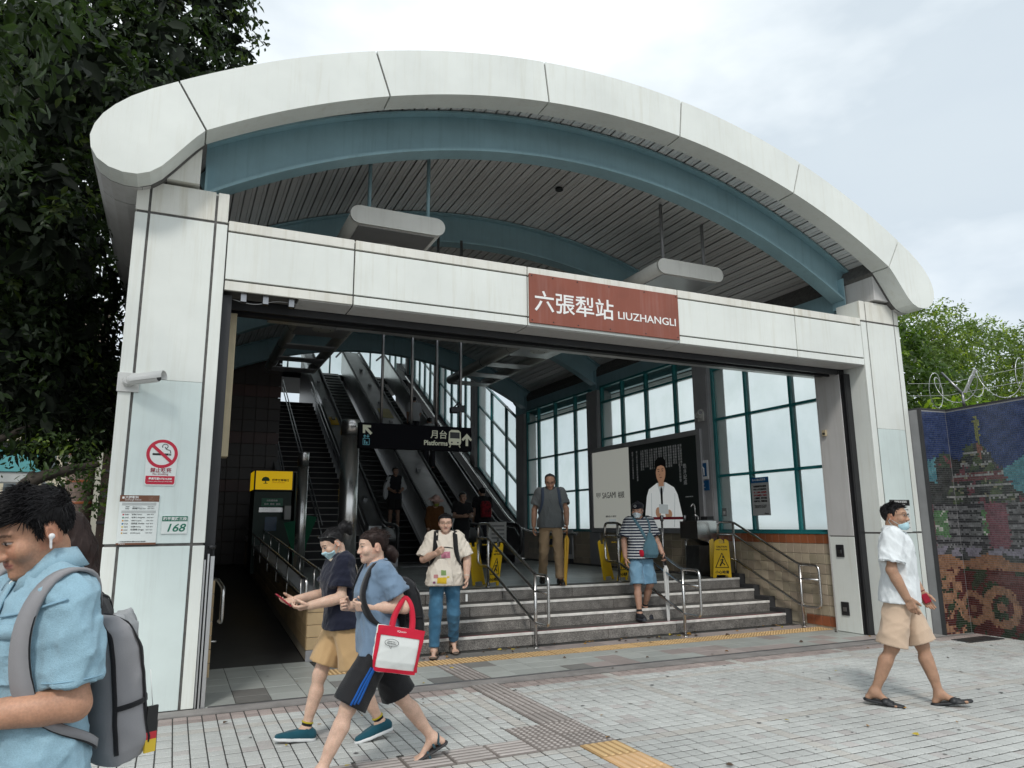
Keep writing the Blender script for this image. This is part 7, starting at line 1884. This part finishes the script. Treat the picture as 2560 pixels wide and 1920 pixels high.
P = small('dark dressed person standing behind the woman in cream tee', (5.75, 15.2, .62), R_(185), 1.62, BLACKC, DTR, seed=66, pose=dict(armR=(10, 10, 90, 30), armL=(10, 10, 90, 30)))
# ------------------------------------------------------------------ foliage helpers
def leaf_mat(key, col, trans=.45, rough=.42):
    m = bpy.data.materials.new(key); m.use_nodes = True; t = m.node_tree; t.nodes.clear(); n = t.nodes.new; l = t.links.new
    o = n('ShaderNodeOutputMaterial'); b = n('ShaderNodeBsdfPrincipled'); tr = n('ShaderNodeBsdfTranslucent'); mx = n('ShaderNodeMixShader'); mx.inputs[0].default_value = trans
    a = n('ShaderNodeAttribute'); a.attribute_name = 'Col'; c = n('ShaderNodeMixRGB'); c.blend_type = 'MULTIPLY'; c.inputs[0].default_value = 1; c.inputs[2].default_value = (*col, 1); l(a.outputs['Color'], c.inputs[1])
    c2 = n('ShaderNodeMixRGB'); c2.blend_type = 'MULTIPLY'; c2.inputs[0].default_value = 1; c2.inputs[2].default_value = (1.5, 1.7, .55, 1); l(c.outputs[0], c2.inputs[1])
    b.inputs['Roughness'].default_value = rough; b.inputs['Specular IOR Level'].default_value = .3
    l(c.outputs[0], b.inputs['Base Color']); l(c2.outputs[0], tr.inputs[0]); l(b.outputs[0], mx.inputs[1]); l(tr.outputs[0], mx.inputs[2]); l(mx.outputs[0], o.inputs[0]); return m
def leaves(name, blobs, n, size, mat, parent, seed, droop=.5, shell=.55, young=.06, spray=.16):
    """blobs: (centre, radii); leaves lie through the blobs, denser towards their shells"""
    r = np.random.default_rng(seed)
    vol = np.array([b[1][0] * b[1][1] * b[1][2] for b in blobs]) ** .75; pick = r.choice(len(blobs), n, p=vol / vol.sum())
    C = np.array([b[0] for b in blobs])[pick]; Rr = np.array([b[1] for b in blobs])[pick]
    d = r.normal(size=(n, 3)); d /= np.linalg.norm(d, axis=1)[:, None]; rad = r.uniform(0, 1, n) ** (1 / 3) * (1 - shell) + shell * r.uniform(.75, 1.12, n)
    # twigs: gather leaves into sprays
    nt_ = max(1, n // 9); tw = r.integers(0, nt_, n); td = r.normal(size=(nt_, 3))
    ctr = C + d * Rr * rad[:, None]; tc_ = ctr[:nt_][tw]; dt = d[:nt_][tw]
    tax = td / np.linalg.norm(td, axis=1)[:, None]; tax = tax * .5 + d[:nt_] * .6 + np.array([0, 0, -.15]); along = r.uniform(-.5, 1.2, n)[:, None]
    c = tc_ + tax[tw] * along * spray + r.normal(size=(n, 3)) * spray * .33
    d = dt
    nrm = d * .55 + r.normal(size=(n, 3)) * .6 + np.array([0, 0, .35]); nrm /= np.linalg.norm(nrm, axis=1)[:, None]
    ax = r.normal(size=(n, 3)) + np.array([0, 0, -droop * 2]); ax -= nrm * (ax * nrm).sum(1)[:, None]; ax /= np.linalg.norm(ax, axis=1)[:, None]
    sd = np.cross(nrm, ax); s = (size * r.uniform(.6, 1.25, n))[:, None]
    # leaf: 6 points, folded along the midrib
    v = np.stack([c, c + ax * s * .38 + sd * s * .23 + nrm * s * .05, c + ax * s * .70 + sd * s * .18 + nrm * s * .03, c + ax * s * 1.05 - nrm * s * .08, c + ax * s * .70 - sd * s * .18 + nrm * s * .03, c + ax * s * .38 - sd * s * .23 + nrm * s * .05], 1).reshape(-1, 3)
    b = np.arange(n)[:, None] * 6
    q = np.concatenate([b + np.array([0, 1, 2, 3]), b + np.array([0, 3, 4, 5])])
    br = r.uniform(.65, 1.25, n); col = np.stack([br, br, br * .9], 1); yg = (r.random(nt_) < young)[tw]; bt = r.uniform(.75, 1.25, nt_)[tw]; col *= bt[:, None]; col[yg] *= np.array([2.2, 1.9, .9])
    me = np_mesh(name, v, q, np.repeat(col, 6, 0), smooth=False)
    return mesh_obj(name, me, mat, parent)
BARK = mt('bark', (.055, .045, .036), rough=.9, var=.3, vscale=8, bump=.6, bscale=25)
def limb(mb, pts, r0, r1, n=9):
    P_ = resample(pts, max(6, len(pts) * 4)); m = len(P_); mb.tube([tuple(p) for p in P_], [r0 + (r1 - r0) * i / (m - 1) for i in range(m)], n)

# ------------------------------------------------------------------ big fig tree left of the entrance
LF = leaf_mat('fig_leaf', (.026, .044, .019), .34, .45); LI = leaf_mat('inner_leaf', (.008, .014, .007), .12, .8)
t = empty('fig_tree', (-4.2, 9.6, 0), label='large dark fig tree overhanging the left side of the entrance', cat='tree')
m = MB(); base = (-4.2, 9.6, 0)
limb(m, [(-4.3, 9.6, -.05), (-4.2, 9.6, 1.2), (-3.9, 9.6, 2.6), (-3.4, 9.8, 4.4)], .42, .25)
limb(m, [(-3.4, 9.8, 4.2), (-2.4, 10.2, 6.2), (-1.2, 10.4, 7.8), (-.4, 10.4, 9.2)], .2, .05); limb(m, [(-3.7, 9.7, 3.4), (-2.6, 8.6, 5.2), (-1.8, 7.2, 6.6), (-1.2, 5.8, 6.4)], .16, .03); limb(m, [(-3.5, 9.7, 4.2), (-3.2, 12, 6), (-2.6, 14, 8)], .17, .05)
limb(m, [(-4.0, 9.6, 1.3), (-2.6, 9.2, 1.35), (-1.62, 9.0, 1.63), (-1.44, 9, 1.93), (-1.28, 9, 2.04), (-.98, 9, 2.13), (-.78, 9, 2.18)], .13, .03, 8); limb(m, [(-1.4, 9, 2.0), (-1.37, 9, 2.04), (-1.33, 9, 1.63), (-1.45, 9, 1.31)], .05, .015, 7); limb(m, [(-3.9, 9.6, 2.2), (-2.4, 9.4, 2.2), (-1.5, 9.3, 2.6)], .10, .02, 8)
limb(m, [(-2.6, 8.6, 5.2), (-1.9, 6.4, 5.4), (-1.2, 5.0, 5.0), (-.8, 4.5, 4.6)], .08, .012, 7)
o = m.build('trunk', BARK, t); o.matrix_parent_inverse = Matrix.Translation((4.2, -9.6, 0))
blobs = [((-1.7, 9.5, 6.8), (1.5, 1.6, 1.3)), ((-.9, 10.5, 8.6), (1.5, 1.6, 1.3)), ((-.3, 10.8, 9.1), (1.0, 1.3, 1.1)), ((-2.1, 9.5, 5.0), (1.2, 1.5, 1.2)), ((-1.7, 11.0, 4.6), (1.0, 1.6, 1.3)), ((-2.2, 11.5, 6.6), (1.5, 1.8, 1.6)), ((-1.7, 9.8, 3.3), (.95, 1.2, .95)), ((-2.3, 11.2, 3.8), (1.2, 1.2, 1.1)), ((-1.3, 12, 3.6), (.7, 1.2, 1.1)), ((-3.2, 9.6, 6.0), (1.6, 1.8, 2.0)), ((-1.5, 8.4, 4.5), (.55, .8, .7)), ((-2.4, 13, 8.2), (1.8, 1.8, 1.8)), ((-3.4, 12, 4.5), (1.6, 1.8, 2.0)), ((-.55, 9.2, 7.4), (.8, .8, .6)), ((-1.35, 8.0, 6.1), (.7, .8, .7)), ((-2.1, 13.5, 5.5), (1.1, 1.3, 1.5)), ((-1.05, 8.8, 6.6), (.6, .7, .6)), ((-1.5, 14.5, 3.7), (.9, 1.2, 1.0)), ((-2.6, 15.5, 4.2), (1.2, 1.2, 1.5)), ((-1.6, 12.5, 3.5), (1.0, 1.2, .7)), ((-2.6, 13.5, 4.1), (1.2, 1.2, 1.0)), ((-1.2, 10.3, 2.75), (.5, .8, .45)), ((-1.9, 9.3, 2.9), (.6, .8, .4))]
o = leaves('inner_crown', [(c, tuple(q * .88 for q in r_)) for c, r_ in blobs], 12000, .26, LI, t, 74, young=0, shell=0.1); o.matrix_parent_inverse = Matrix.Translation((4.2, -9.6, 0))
o = leaves('crown', blobs, 52000, .105, LF, t, 71, young=.07); o.matrix_parent_inverse = Matrix.Translation((4.2, -9.6, 0))
near = [((-1.15, 4.6, 4.45), (.32, .5, .36)), ((-1.1, 5.0, 4.9), (.36, .5, .3)), ((-1.4, 5.2, 4.2), (.3, .5, .4)), ((-1.65, 6.2, 4.6), (.35, .7, .6))]
o = leaves('near_foliage', near, 1500, .10, LF, t, 72, droop=1.0, shell=.3, young=.04); o.matrix_parent_inverse = Matrix.Translation((4.2, -9.6, 0))
low = [((-1.15, 9.0, 2.25), (.4, .5, .25)), ((-1.0, 9.1, 1.95), (.3, .4, .25)), ((-.75, 8.9, 1.95), (.16, .3, .28))]
o = leaves('low_foliage', low, 900, .06, leaf_mat('low_leaf', (.06, .10, .04), .4), t, 73, young=.15); o.matrix_parent_inverse = Matrix.Translation((4.2, -9.6, 0))

# ------------------------------------------------------------------ trees behind the mosaic wall
LR = leaf_mat('bright_leaf', (.105, .155, .050), .45); LR2 = leaf_mat('mid_leaf', (.060, .105, .030), .42)
def rtree(label, base, h_, blobs, n, size, mat, seed):
    t = empty('garden_tree', base, label=label, cat='tree', group='trees behind the mosaic wall'); inv = Matrix.Translation((-base[0], -base[1], 0)); m = MB()
    limb(m, [(base[0], base[1], -.05), (base[0] + .05, base[1], h_ * .3), (base[0] - .1, base[1] + .05, h_ * .6)], .13, .07, 8)
    for c, r_ in blobs: limb(m, [(base[0], base[1], h_ * .38), ((base[0] + c[0]) / 2, (base[1] + c[1]) / 2, (h_ * .38 + c[2]) / 2 + .15), c], .05, .012, 6)
    o = m.build('trunk', BARK, t); o.matrix_parent_inverse = inv; o = leaves('crown', blobs, n, size, mat, t, seed, droop=.2, young=.16, shell=.45, spray=.13); o.matrix_parent_inverse = inv
rtree('dark glossy tree closest to the right pillar, above the mosaic wall', (11.2, 8.7, 0), 4.4, [((11.1, 8.5, 4.3), (.75, .7, .8)), ((10.9, 8.2, 3.4), (.7, .7, .7)), ((11.7, 8.2, 3.5), (.8, .7, .7)), ((11.5, 8.8, 4.6), (.6, .6, .5)), ((10.8, 7.9, 2.9), (.6, .5, .5))], 5200, .115, LR2, 81)
rtree('bright green tree rising highest behind the mosaic wall', (14.2, 9.8, 0), 6, [((14.0, 9.6, 5.3), (1.0, .9, .7)), ((13.4, 9.6, 4.5), (1.1, .9, .9)), ((14.7, 9.4, 4.6), (1.1, 1.0, 1.0)), ((14.3, 9.0, 3.6), (1.3, 1.0, .9)), ((13.2, 9.0, 3.6), (.9, .9, .8)), ((14.3, 10.2, 5.7), (.6, .6, .45))], 15000, .075, LR, 82)
rtree('bright green tree with gaps of sky at the right edge', (15.6, 8.9, 0), 5.6, [((15.4, 8.9, 4.9), (.8, .8, .6)), ((15.9, 8.4, 4.4), (1.0, .9, .8)), ((15.2, 8.2, 3.7), (1.1, 1.0, .8)), ((16.6, 8.7, 5.2), (.8, .8, .6)), ((16.4, 8.0, 3.6), (1.0, 1.0, .9)), ((14.2, 7.7, 3.2), (.9, .8, .7))], 13000, .07, LR, 83)
rtree('pale leafy tree further back between the brighter trees', (17.0, 11.8, 0), 6.4, [((16.8, 11.6, 6.0), (1.2, 1.0, .9)), ((17.8, 11.2, 5.2), (1.3, 1.1, 1.1)), ((16.2, 11.4, 4.8), (1.3, 1.1, 1.1)), ((18.8, 11.6, 5.8), (1.2, 1.0, 1.0)), ((17.3, 11, 3.8), (1.5, 1.1, 1.0))], 12000, .085, LR, 84)
LY = leaf_mat('young_leaf', (.14, .22, .05), .5)
t = empty('shrub', (10.9, 7.4, 0), label='small bright shrub poking over the mosaic wall by the wire post', cat='shrub')
m = MB(); limb(m, [(10.9, 7.4, 0), (10.9, 7.4, 1.6), (10.7, 7.2, 2.9)], .04, .012, 6); o = m.build('stem', BARK, t); o.matrix_parent_inverse = Matrix.Translation((-10.9, -7.4, 0))
o = leaves('foliage', [((10.75, 7.2, 3.12), (.30, .30, .16)), ((10.5, 7.3, 3.15), (.2, .2, .16)), ((11.0, 7.0, 3.1), (.25, .25, .12))], 420, .12, LY, t, 85, young=.3); o.matrix_parent_inverse = Matrix.Translation((-10.9, -7.4, 0))

# ------------------------------------------------------------------ mosaic wall
t = empty('mosaic_wall', (10.0, 6.8, 0), label='tall wall covered with a colourful picture of small mosaic tiles', cat='wall')
inv = Matrix.Translation((-10.0, -6.8, 0)); MGR = mt('mosaic_grout', (.23, .23, .235), rough=.9)
def mos(u, z):
    """u along the wall from the pillar (0..3.4), z height 0..3.06"""
    u += RNG.normal() * .010; z += RNG.normal() * .008
    vn = .5 + .25 * math.sin(u * 19 + 3 * math.sin(z * 13)) + .25 * math.sin(z * 31 + 2.5 * math.sin(u * 11))
    r = lambda: min(1, max(0, vn + .22 * (RNG.random() - .5))); n = math.sin(u * 9 + z * 5) * .5 + math.sin(u * 23 - z * 17) * .4 + (RNG.random() - .5) * .3
    sky_ = (.010 + .012 * r(), .035 + .02 * r(), .13 + .06 * r())
    dark = (.035 + .03 * r(), .04 + .03 * r(), .038 + .03 * r())
    if z > 2.30 + .12 * math.sin(u * 4): c = sky_
    elif z > 1.95 + .1 * math.sin(u * 6 + 1): c = (.02 + .03 * r(), .17 + .10 * r(), .22 + .10 * r()) if (u < .22 or u > 1.15 + .25 * math.sin(z * 9)) else dark
    else: c = dark
    # roof-like shapes of dull green, pink and grey
    a = abs(u - .95)
    if 1.45 < z < 2.55 and a < (2.62 - z) * .62 + .08:
        c = (.05 + .04 * r(), .075 + .05 * r(), .045) if n > .25 else ((.13 + .06 * r(), .045, .06) if n < -.62 else dark)
        if 2.05 < z < 2.16: c = (.16, .04 + .02 * r(), .055)
        if r() < .05: c = (.24, .22, .12)
        if math.sin(z * 42) > .82: c = (.24, .24, .23)
    if .30 < u < .55 and 2.25 < z < 2.45: c = (.05, .08, .05) if r() < .7 else (.2, .05, .06)
    if abs(u - 1.02) < .035 and 2.35 < z < 2.95: c = (.20, .21, .04) if z > 2.55 else (.25, .09, .05)
    if 1.15 < z < 1.75:
        g_ = .10 + .10 * r(); c = (g_, g_, g_ * 1.05) if math.sin(z * 60 + u * 3) > -.2 else (.045, .045, .05)
        if math.sin(u * 7.3) > .55 and 1.3 < z < 1.65: c = (.08, .16 + .1 * r(), .07) if r() < .8 else (.4, .42, .35)
        if math.sin(u * 5.1 + 2) > .7: c = (.16 + .06 * r(), .06, .085)
    if 1.02 < z < 1.15 and r() < .6: c = (.20, .18, .24)
    if .86 < z < 1.02 + .05 * math.sin(u * 8): c = (.25 + .10 * r(), .105 + .04 * r(), .045)
    if z <= .86:
        c = (.085 + .05 * r(), .02, .018) if n > -.1 else (.03, .04 + .03 * r(), .028)
        for (cu, cz, R0) in ((.16, .62, .22), (1.05, .38, .27), (1.75, .38, .25), (2.5, .40, .26), (.62, .34, .22)):
            dd = math.hypot(u - cu, z - cz)
            if R0 * .62 < dd < R0: c = (.25 + .10 * r(), .11 + .04 * r(), .05)
            elif dd < R0 * .25: c = (.24, .10, .05)
        if .70 < z < .80 and u > .9: c = (.14, .04, .035)
        if u < .45 and r() < .45: c = (.40, .17, .06)
    v = .78 + .44 * RNG.random(); g_ = sum(c) / 3; return tuple(min(.8, (q * .62 + g_ * .38) * v) for q in c)
PT = .0285
A0, A1, A2 = Vector((9.505, 6.86, 0)), Vector((10.06, 6.83, 0)), Vector((9.70, 3.9, 0))
u0 = 0.0; tm_ = MB(); tm_near = []
for a, b in ((A0, A1), (A1, A2)):
    d = (b - a).normalized(); L_ = (b - a).length; nn = Vector((d.y, -d.x, 0))
    if nn.dot(Vector((0, 0, 0)) - a) < 0: nn = -nn
    back = -nn
    mb = MB(); q = [a, b, b + back * .18, a + back * .18]; mb.add([(p.x, p.y, -.02) for p in q] + [(p.x, p.y, 3.07) for p in q], [f if d.x > .5 else f for f in BOXF]); o = mb.build('wall_core', MGR, t); o.matrix_parent_inverse = inv
    nu, nz_ = int(L_ / PT), int(3.06 / PT)
    for i in range(nu):
        for j in range(nz_):
            cpos = a + d * ((i + .5) * PT); z = (j + .5) * PT; hs_ = PT * .43
            p0, p1 = cpos - d * hs_, cpos + d * hs_; out_ = nn * (.005 + RNG.normal() * .0006)
            col = mos(u0 + (i + .5) * PT, z)
            tm_.add([(*(p0 + out_).xy, z - hs_), (*(p1 + out_).xy, z - hs_), (*(p1 + out_).xy, z + hs_), (*(p0 + out_).xy, z + hs_), (*p0.xy, z - hs_), (*p1.xy, z - hs_), (*p1.xy, z + hs_), (*p0.xy, z + hs_)], [(0, 1, 2, 3), (0, 4, 5, 1), (3, 2, 6, 7), (0, 3, 7, 4), (1, 5, 6, 2)], col)
    u0 += L_
o = tm_.build('mosaic_tiles', mt('mosaic_tile', (1, 1, 1), attr=True, rough=.25, var=.05), t); o['kind'] = 'stuff'; o.matrix_parent_inverse = inv
mb = MB(); 
for a, b in ((A0, A1), (A1, A2)):
    d = (b - a).normalized(); nn = Vector((d.y, -d.x, 0)); nn = nn if nn.dot(-a) > 0 else -nn
    q = [a + nn * .006, b + nn * .006, b - nn * .19, a - nn * .19]; mb.add([(p.x, p.y, 3.072) for p in q] + [(p.x, p.y, 3.095) for p in q], BOXF)
o = mb.build('coping', CONC, t); o.matrix_parent_inverse = inv
o = MB().box(9.502, 9.53, 6.82, 6.87, 0, 3.09).build('edge_trim', CONC, t); o.matrix_parent_inverse = inv

# razor wire and its posts
GALV = mt('galvanised_wire', (.55, .56, .56), rough=.35, metal=.8, var=.1)
t = empty('razor_wire', (10.05, 6.7, 3.1), label='coiled razor wire on steel posts along the top of the mosaic wall', cat='wire')
def on_wall(s): 
    p = A1 + (A2 - A1).normalized() * s; return p
pts = []
for i in range(420):
    s = -.45 + i * .0085; p = on_wall(s) if s > 0 else A1 + (A0 - A1).normalized() * (-s); a = i * .155; rad = .20 + .05 * math.sin(i * .047)
    off = (A2 - A1).normalized() * (math.sin(a * .5 + 1) * .14)
    pts.append((p.x - 10.05 + .09 + off.x + .22 * math.cos(a) * .8, p.y - 6.7 + off.y, .27 + rad * math.sin(a)))
MB().tube(pts, .0045, 5).build('coil', GALV, t)
m = MB()
for i in range(0, 418, 2):
    p = Vector(pts[i]); q = Vector(pts[i + 1]); d = (q - p).normalized(); o_ = d.orthogonal().normalized(); m.add([tuple(p - o_ * .016), tuple(p + d * .012), tuple(p + o_ * .016), tuple(p - d * .012)], [(0, 1, 2, 3)])
o = m.build('barbs', GALV, t); o['kind'] = 'stuff'
for z in (.18, .36): MB().tube([(9.5 - 10.05, 6.95 - 6.7, z), (0.1, .13, z + .03), (9.75 - 10.05, 3.9 - 6.7, z)], .003, 5).build('straight_wire', GALV, t)
for s in (.25, 2.2):
    p = on_wall(s); m = MB(); x, y = p.x - 10.05 + .09, p.y - 6.7
    pr = m.tube([(x, y, -.02), (x, y, .22)], .02, 6).build('post', STEEL_D, t)
    MB().tube([(x, y, .2), (x - .02, y + .26, .55)], .018, 4).build('post_arm', STEEL_D, t)
    MB().obox((x + .02, y - .12, .36), (.055, .02, .36), (R_(32), 0, 0)).build('angle_bar', GALV, t)

# ------------------------------------------------------------------ things far on the left
PT2 = bpy.data.materials.new('pier_tile'); PT2.use_nodes = True; _t = PT2.node_tree; _b = _t.nodes['Principled BSDF']; _b.inputs['Roughness'].default_value = .5
_br = _t.nodes.new('ShaderNodeTexBrick'); _br.offset = 0; _br.inputs['Color1'].default_value = (.30, .22, .18, 1); _br.inputs['Color2'].default_value = (.36, .27, .22, 1); _br.inputs['Mortar'].default_value = (.12, .10, .09, 1); _br.inputs['Scale'].default_value = 1.0; _br.inputs['Mortar Size'].default_value = .006; _br.inputs['Brick Width'].default_value = .05; _br.inputs['Row Height'].default_value = .11
_tc = _t.nodes.new('ShaderNodeTexCoord'); _sp = _t.nodes.new('ShaderNodeSeparateXYZ'); _at = _t.nodes.new('ShaderNodeMath'); _at.operation = 'ARCTAN2'; _mu = _t.nodes.new('ShaderNodeMath'); _mu.operation = 'MULTIPLY'; _mu.inputs[1].default_value = .5; _cb = _t.nodes.new('ShaderNodeCombineXYZ')
_l = _t.links.new; _l(_tc.outputs['Object'], _sp.inputs[0]); _l(_sp.outputs['X'], _at.inputs[0]); _l(_sp.outputs['Y'], _at.inputs[1]); _l(_at.outputs[0], _mu.inputs[0]); _l(_mu.outputs[0], _cb.inputs[0]); _l(_sp.outputs['Z'], _cb.inputs[1]); _l(_cb.outputs[0], _br.inputs['Vector']); _l(_br.outputs[0], _b.inputs['Base Color'])
t = empty('viaduct_pier', (-2.10, 20, 0), label='round tiled viaduct pier with red bands behind the fig tree', cat='pier')
MB().lathe([(.30, 0), (.30, 7.0)], (0, 0, 0), 32).build('shaft', PT2, t)
for z in (1.55, 2.05, 2.55, 3.2): MB().lathe([(.303, z), (.306, z + .01), (.306, z + .05), (.303, z + .06)], (0, 0, 0), 32).build('red_band', TILER, t)
t = empty('footbridge', (-7, 26, 0), label='turquoise steel footbridge girder far behind the tree', cat='bridge')
TURQ = mt('turquoise_paint', (.10, .36, .38), rough=.5, var=.1)
MB().box(-9, 3.3, -.5, .5, 3.15, 3.85).build('girder', TURQ, t); MB().box(-9, 3.4, -.6, .6, 3.86, 4.0).build('deck', CONC, t); MB().box(-9, 3.3, -.45, .45, 2.85, 3.14).build('underside', mt('pale_soffit', (.45, .47, .46)), t)
for i in range(10): MB().box(-9 + i * 1.3, -8.95 + i * 1.3, -.55, -.5, 4.0, 5.0).build('rail_post', TURQ, t)
MB().box(-9, 3.3, -.56, -.5, 4.95, 5.02).build('top_rail', TURQ, t)
MB().box(-6, -5.4, -.3, .3, 0, 3.14).build('column', CONC, t)
t = empty('cream_building', (-7, 42, 0), label='cream office building with rows of windows in the far distance', cat='building')
CRM = mt('cream_wall', (.50, .45, .34), rough=.8, var=.06); WIN = mt('far_window', (.10, .12, .13), rough=.2)
MB().box(-8, 3.2, 0, 8, 0, 6.0).build('wall', CRM, t); MB().box(-8.1, 3.3, -.1, 8, 6.0, 6.3).build('parapet', CRM, t)
for i in range(14):
    for j in range(3): MB().box(-7.6 + i * .78, -7.1 + i * .78, -.02, .05, 1.2 + j * 1.5, 2.2 + j * 1.5).build('window', WIN, t)
for i in range(30): MB().box(-7.9 + i * .37, -7.86 + i * .37, -.12, -.02, 2.55, 3.1).build('grille_bar', mt('grille_tan', (.4, .3, .18)), t)
t = empty('street_building', (-30, 60, 0), label='grey street building beyond the footbridge', cat='building')
MB().box(-30, 24, 0, 10, 0, 9).build('wall', mt('grey_wall', (.30, .31, .32), rough=.8, var=.1), t)
for i in range(24):
    for j in range(4): MB().box(-28 + i * 2.1, -26.7 + i * 2.1, -.04, .04, 1.2 + j * 1.9, 2.5 + j * 1.9).build('window', WIN, t)
# dark brown station side block between pier and pillar
t = empty('station_side_block', (-1.2, 17.5, 0), label='dark brown tiled side block of the station behind the left pillar', cat='building')
MB().box(-.45, .55, 2.2, 4, 0, 4.4).build('wall', BRT, t)
for z in (1.6, 2.2, 2.8): MB().box(-.46, .56, 2.18, 2.2, z, z + .06).build('ledge', CONC, t)

# a stretch of dark asphalt street at far left
tag(MB().box(-40, -3.2, 12, 24, -.04, -.012).build('street', mt('asphalt', (.05, .05, .052), rough=.9, var=.2, speck=.2)), kind='structure')

# ------------------------------------------------------------------ drain cover, fallen leaves
t = empty('drain_cover', (9.55, 6.42, .004), label='dark cast iron drain cover at the foot of the right pillar', cat='drain cover')
MB().cbox(-.34, .34, -.13, .13, -.02, .006, .004).build('plate', mt('cast_iron', (.03, .03, .032), rough=.6, var=.2), t)
for i in range(9): MB().box(-.30 + i * .072, -.27 + i * .072, -.10, .10, .0062, .010).build('bar', STEEL_D, t)
fl = MB(); rr = np.random.default_rng(5)
LCOL = [(.45, .34, .04), (.42, .22, .04), (.07, .045, .03), (.09, .055, .03), (.05, .04, .035), (.30, .17, .06)]
def fleaf(x, y, z, s, c):
    a = rr.uniform(0, 6.28); ca, sa = math.cos(a), math.sin(a); t1, t2 = rr.uniform(-.3, .5, 2) * s
    P_ = [(0, 0, .004), (.3, .28, t1), (.7, .22, t1 * .8), (1, 0, .006), (.7, -.22, t2 * .8), (.3, -.28, t2)]
    fl.add([(x + (ca * u - sa * v) * s, y + (sa * u + ca * v) * s, z + .006 + abs(w_)) for u, v, w_ in P_], [(0, 1, 2, 3), (0, 3, 4, 5)], c)
for i in range(70): fleaf(rr.uniform(2.6, 8.5), 8.6 - abs(rr.normal()) * .16, 0, rr.uniform(.03, .07), LCOL[rr.integers(2, 6)] if rr.random() < .8 else LCOL[rr.integers(0, 2)])
for i in range(75): fleaf(rr.uniform(.3, 10), rr.uniform(2.6, 8.2), 0, rr.uniform(.025, .055), LCOL[rr.integers(0, 6)])
for i in range(14): fleaf(rr.uniform(5.8, 6.6), 8.4 + rr.normal() * .08, 0, rr.uniform(.05, .09), LCOL[rr.integers(0, 3)])
gm = MB()
for i in range(90):
    x_, y_, s_ = rr.uniform(-.5, 9.5), rr.uniform(2.2, 6.7), rr.uniform(.008, .02); gm.add([(x_ + s_ * math.cos(a) * rr.uniform(.8, 1.2), y_ + s_ * math.sin(a) * rr.uniform(.8, 1.2), .0035) for a in [2 * math.pi * q / 9 for q in range(9)]], [tuple(range(9))], (.10, .10, .10) if rr.random() < .7 else (.2, .2, .19))
gm.build('gum_spots', mt('old_gum', (1, 1, 1), attr=True, rough=.8, var=.1)); tag(bpy.data.objects['gum_spots'], 'dark flattened gum spots dotted over the paving', 'spots', kind='stuff')
fl.build('fallen_leaves', mt('dry_leaf', (1, 1, 1), attr=True, rough=.8, var=.1)); tag(bpy.data.objects['fallen_leaves'], 'scattered dry leaves lying on the paving', 'leaves', kind='stuff')
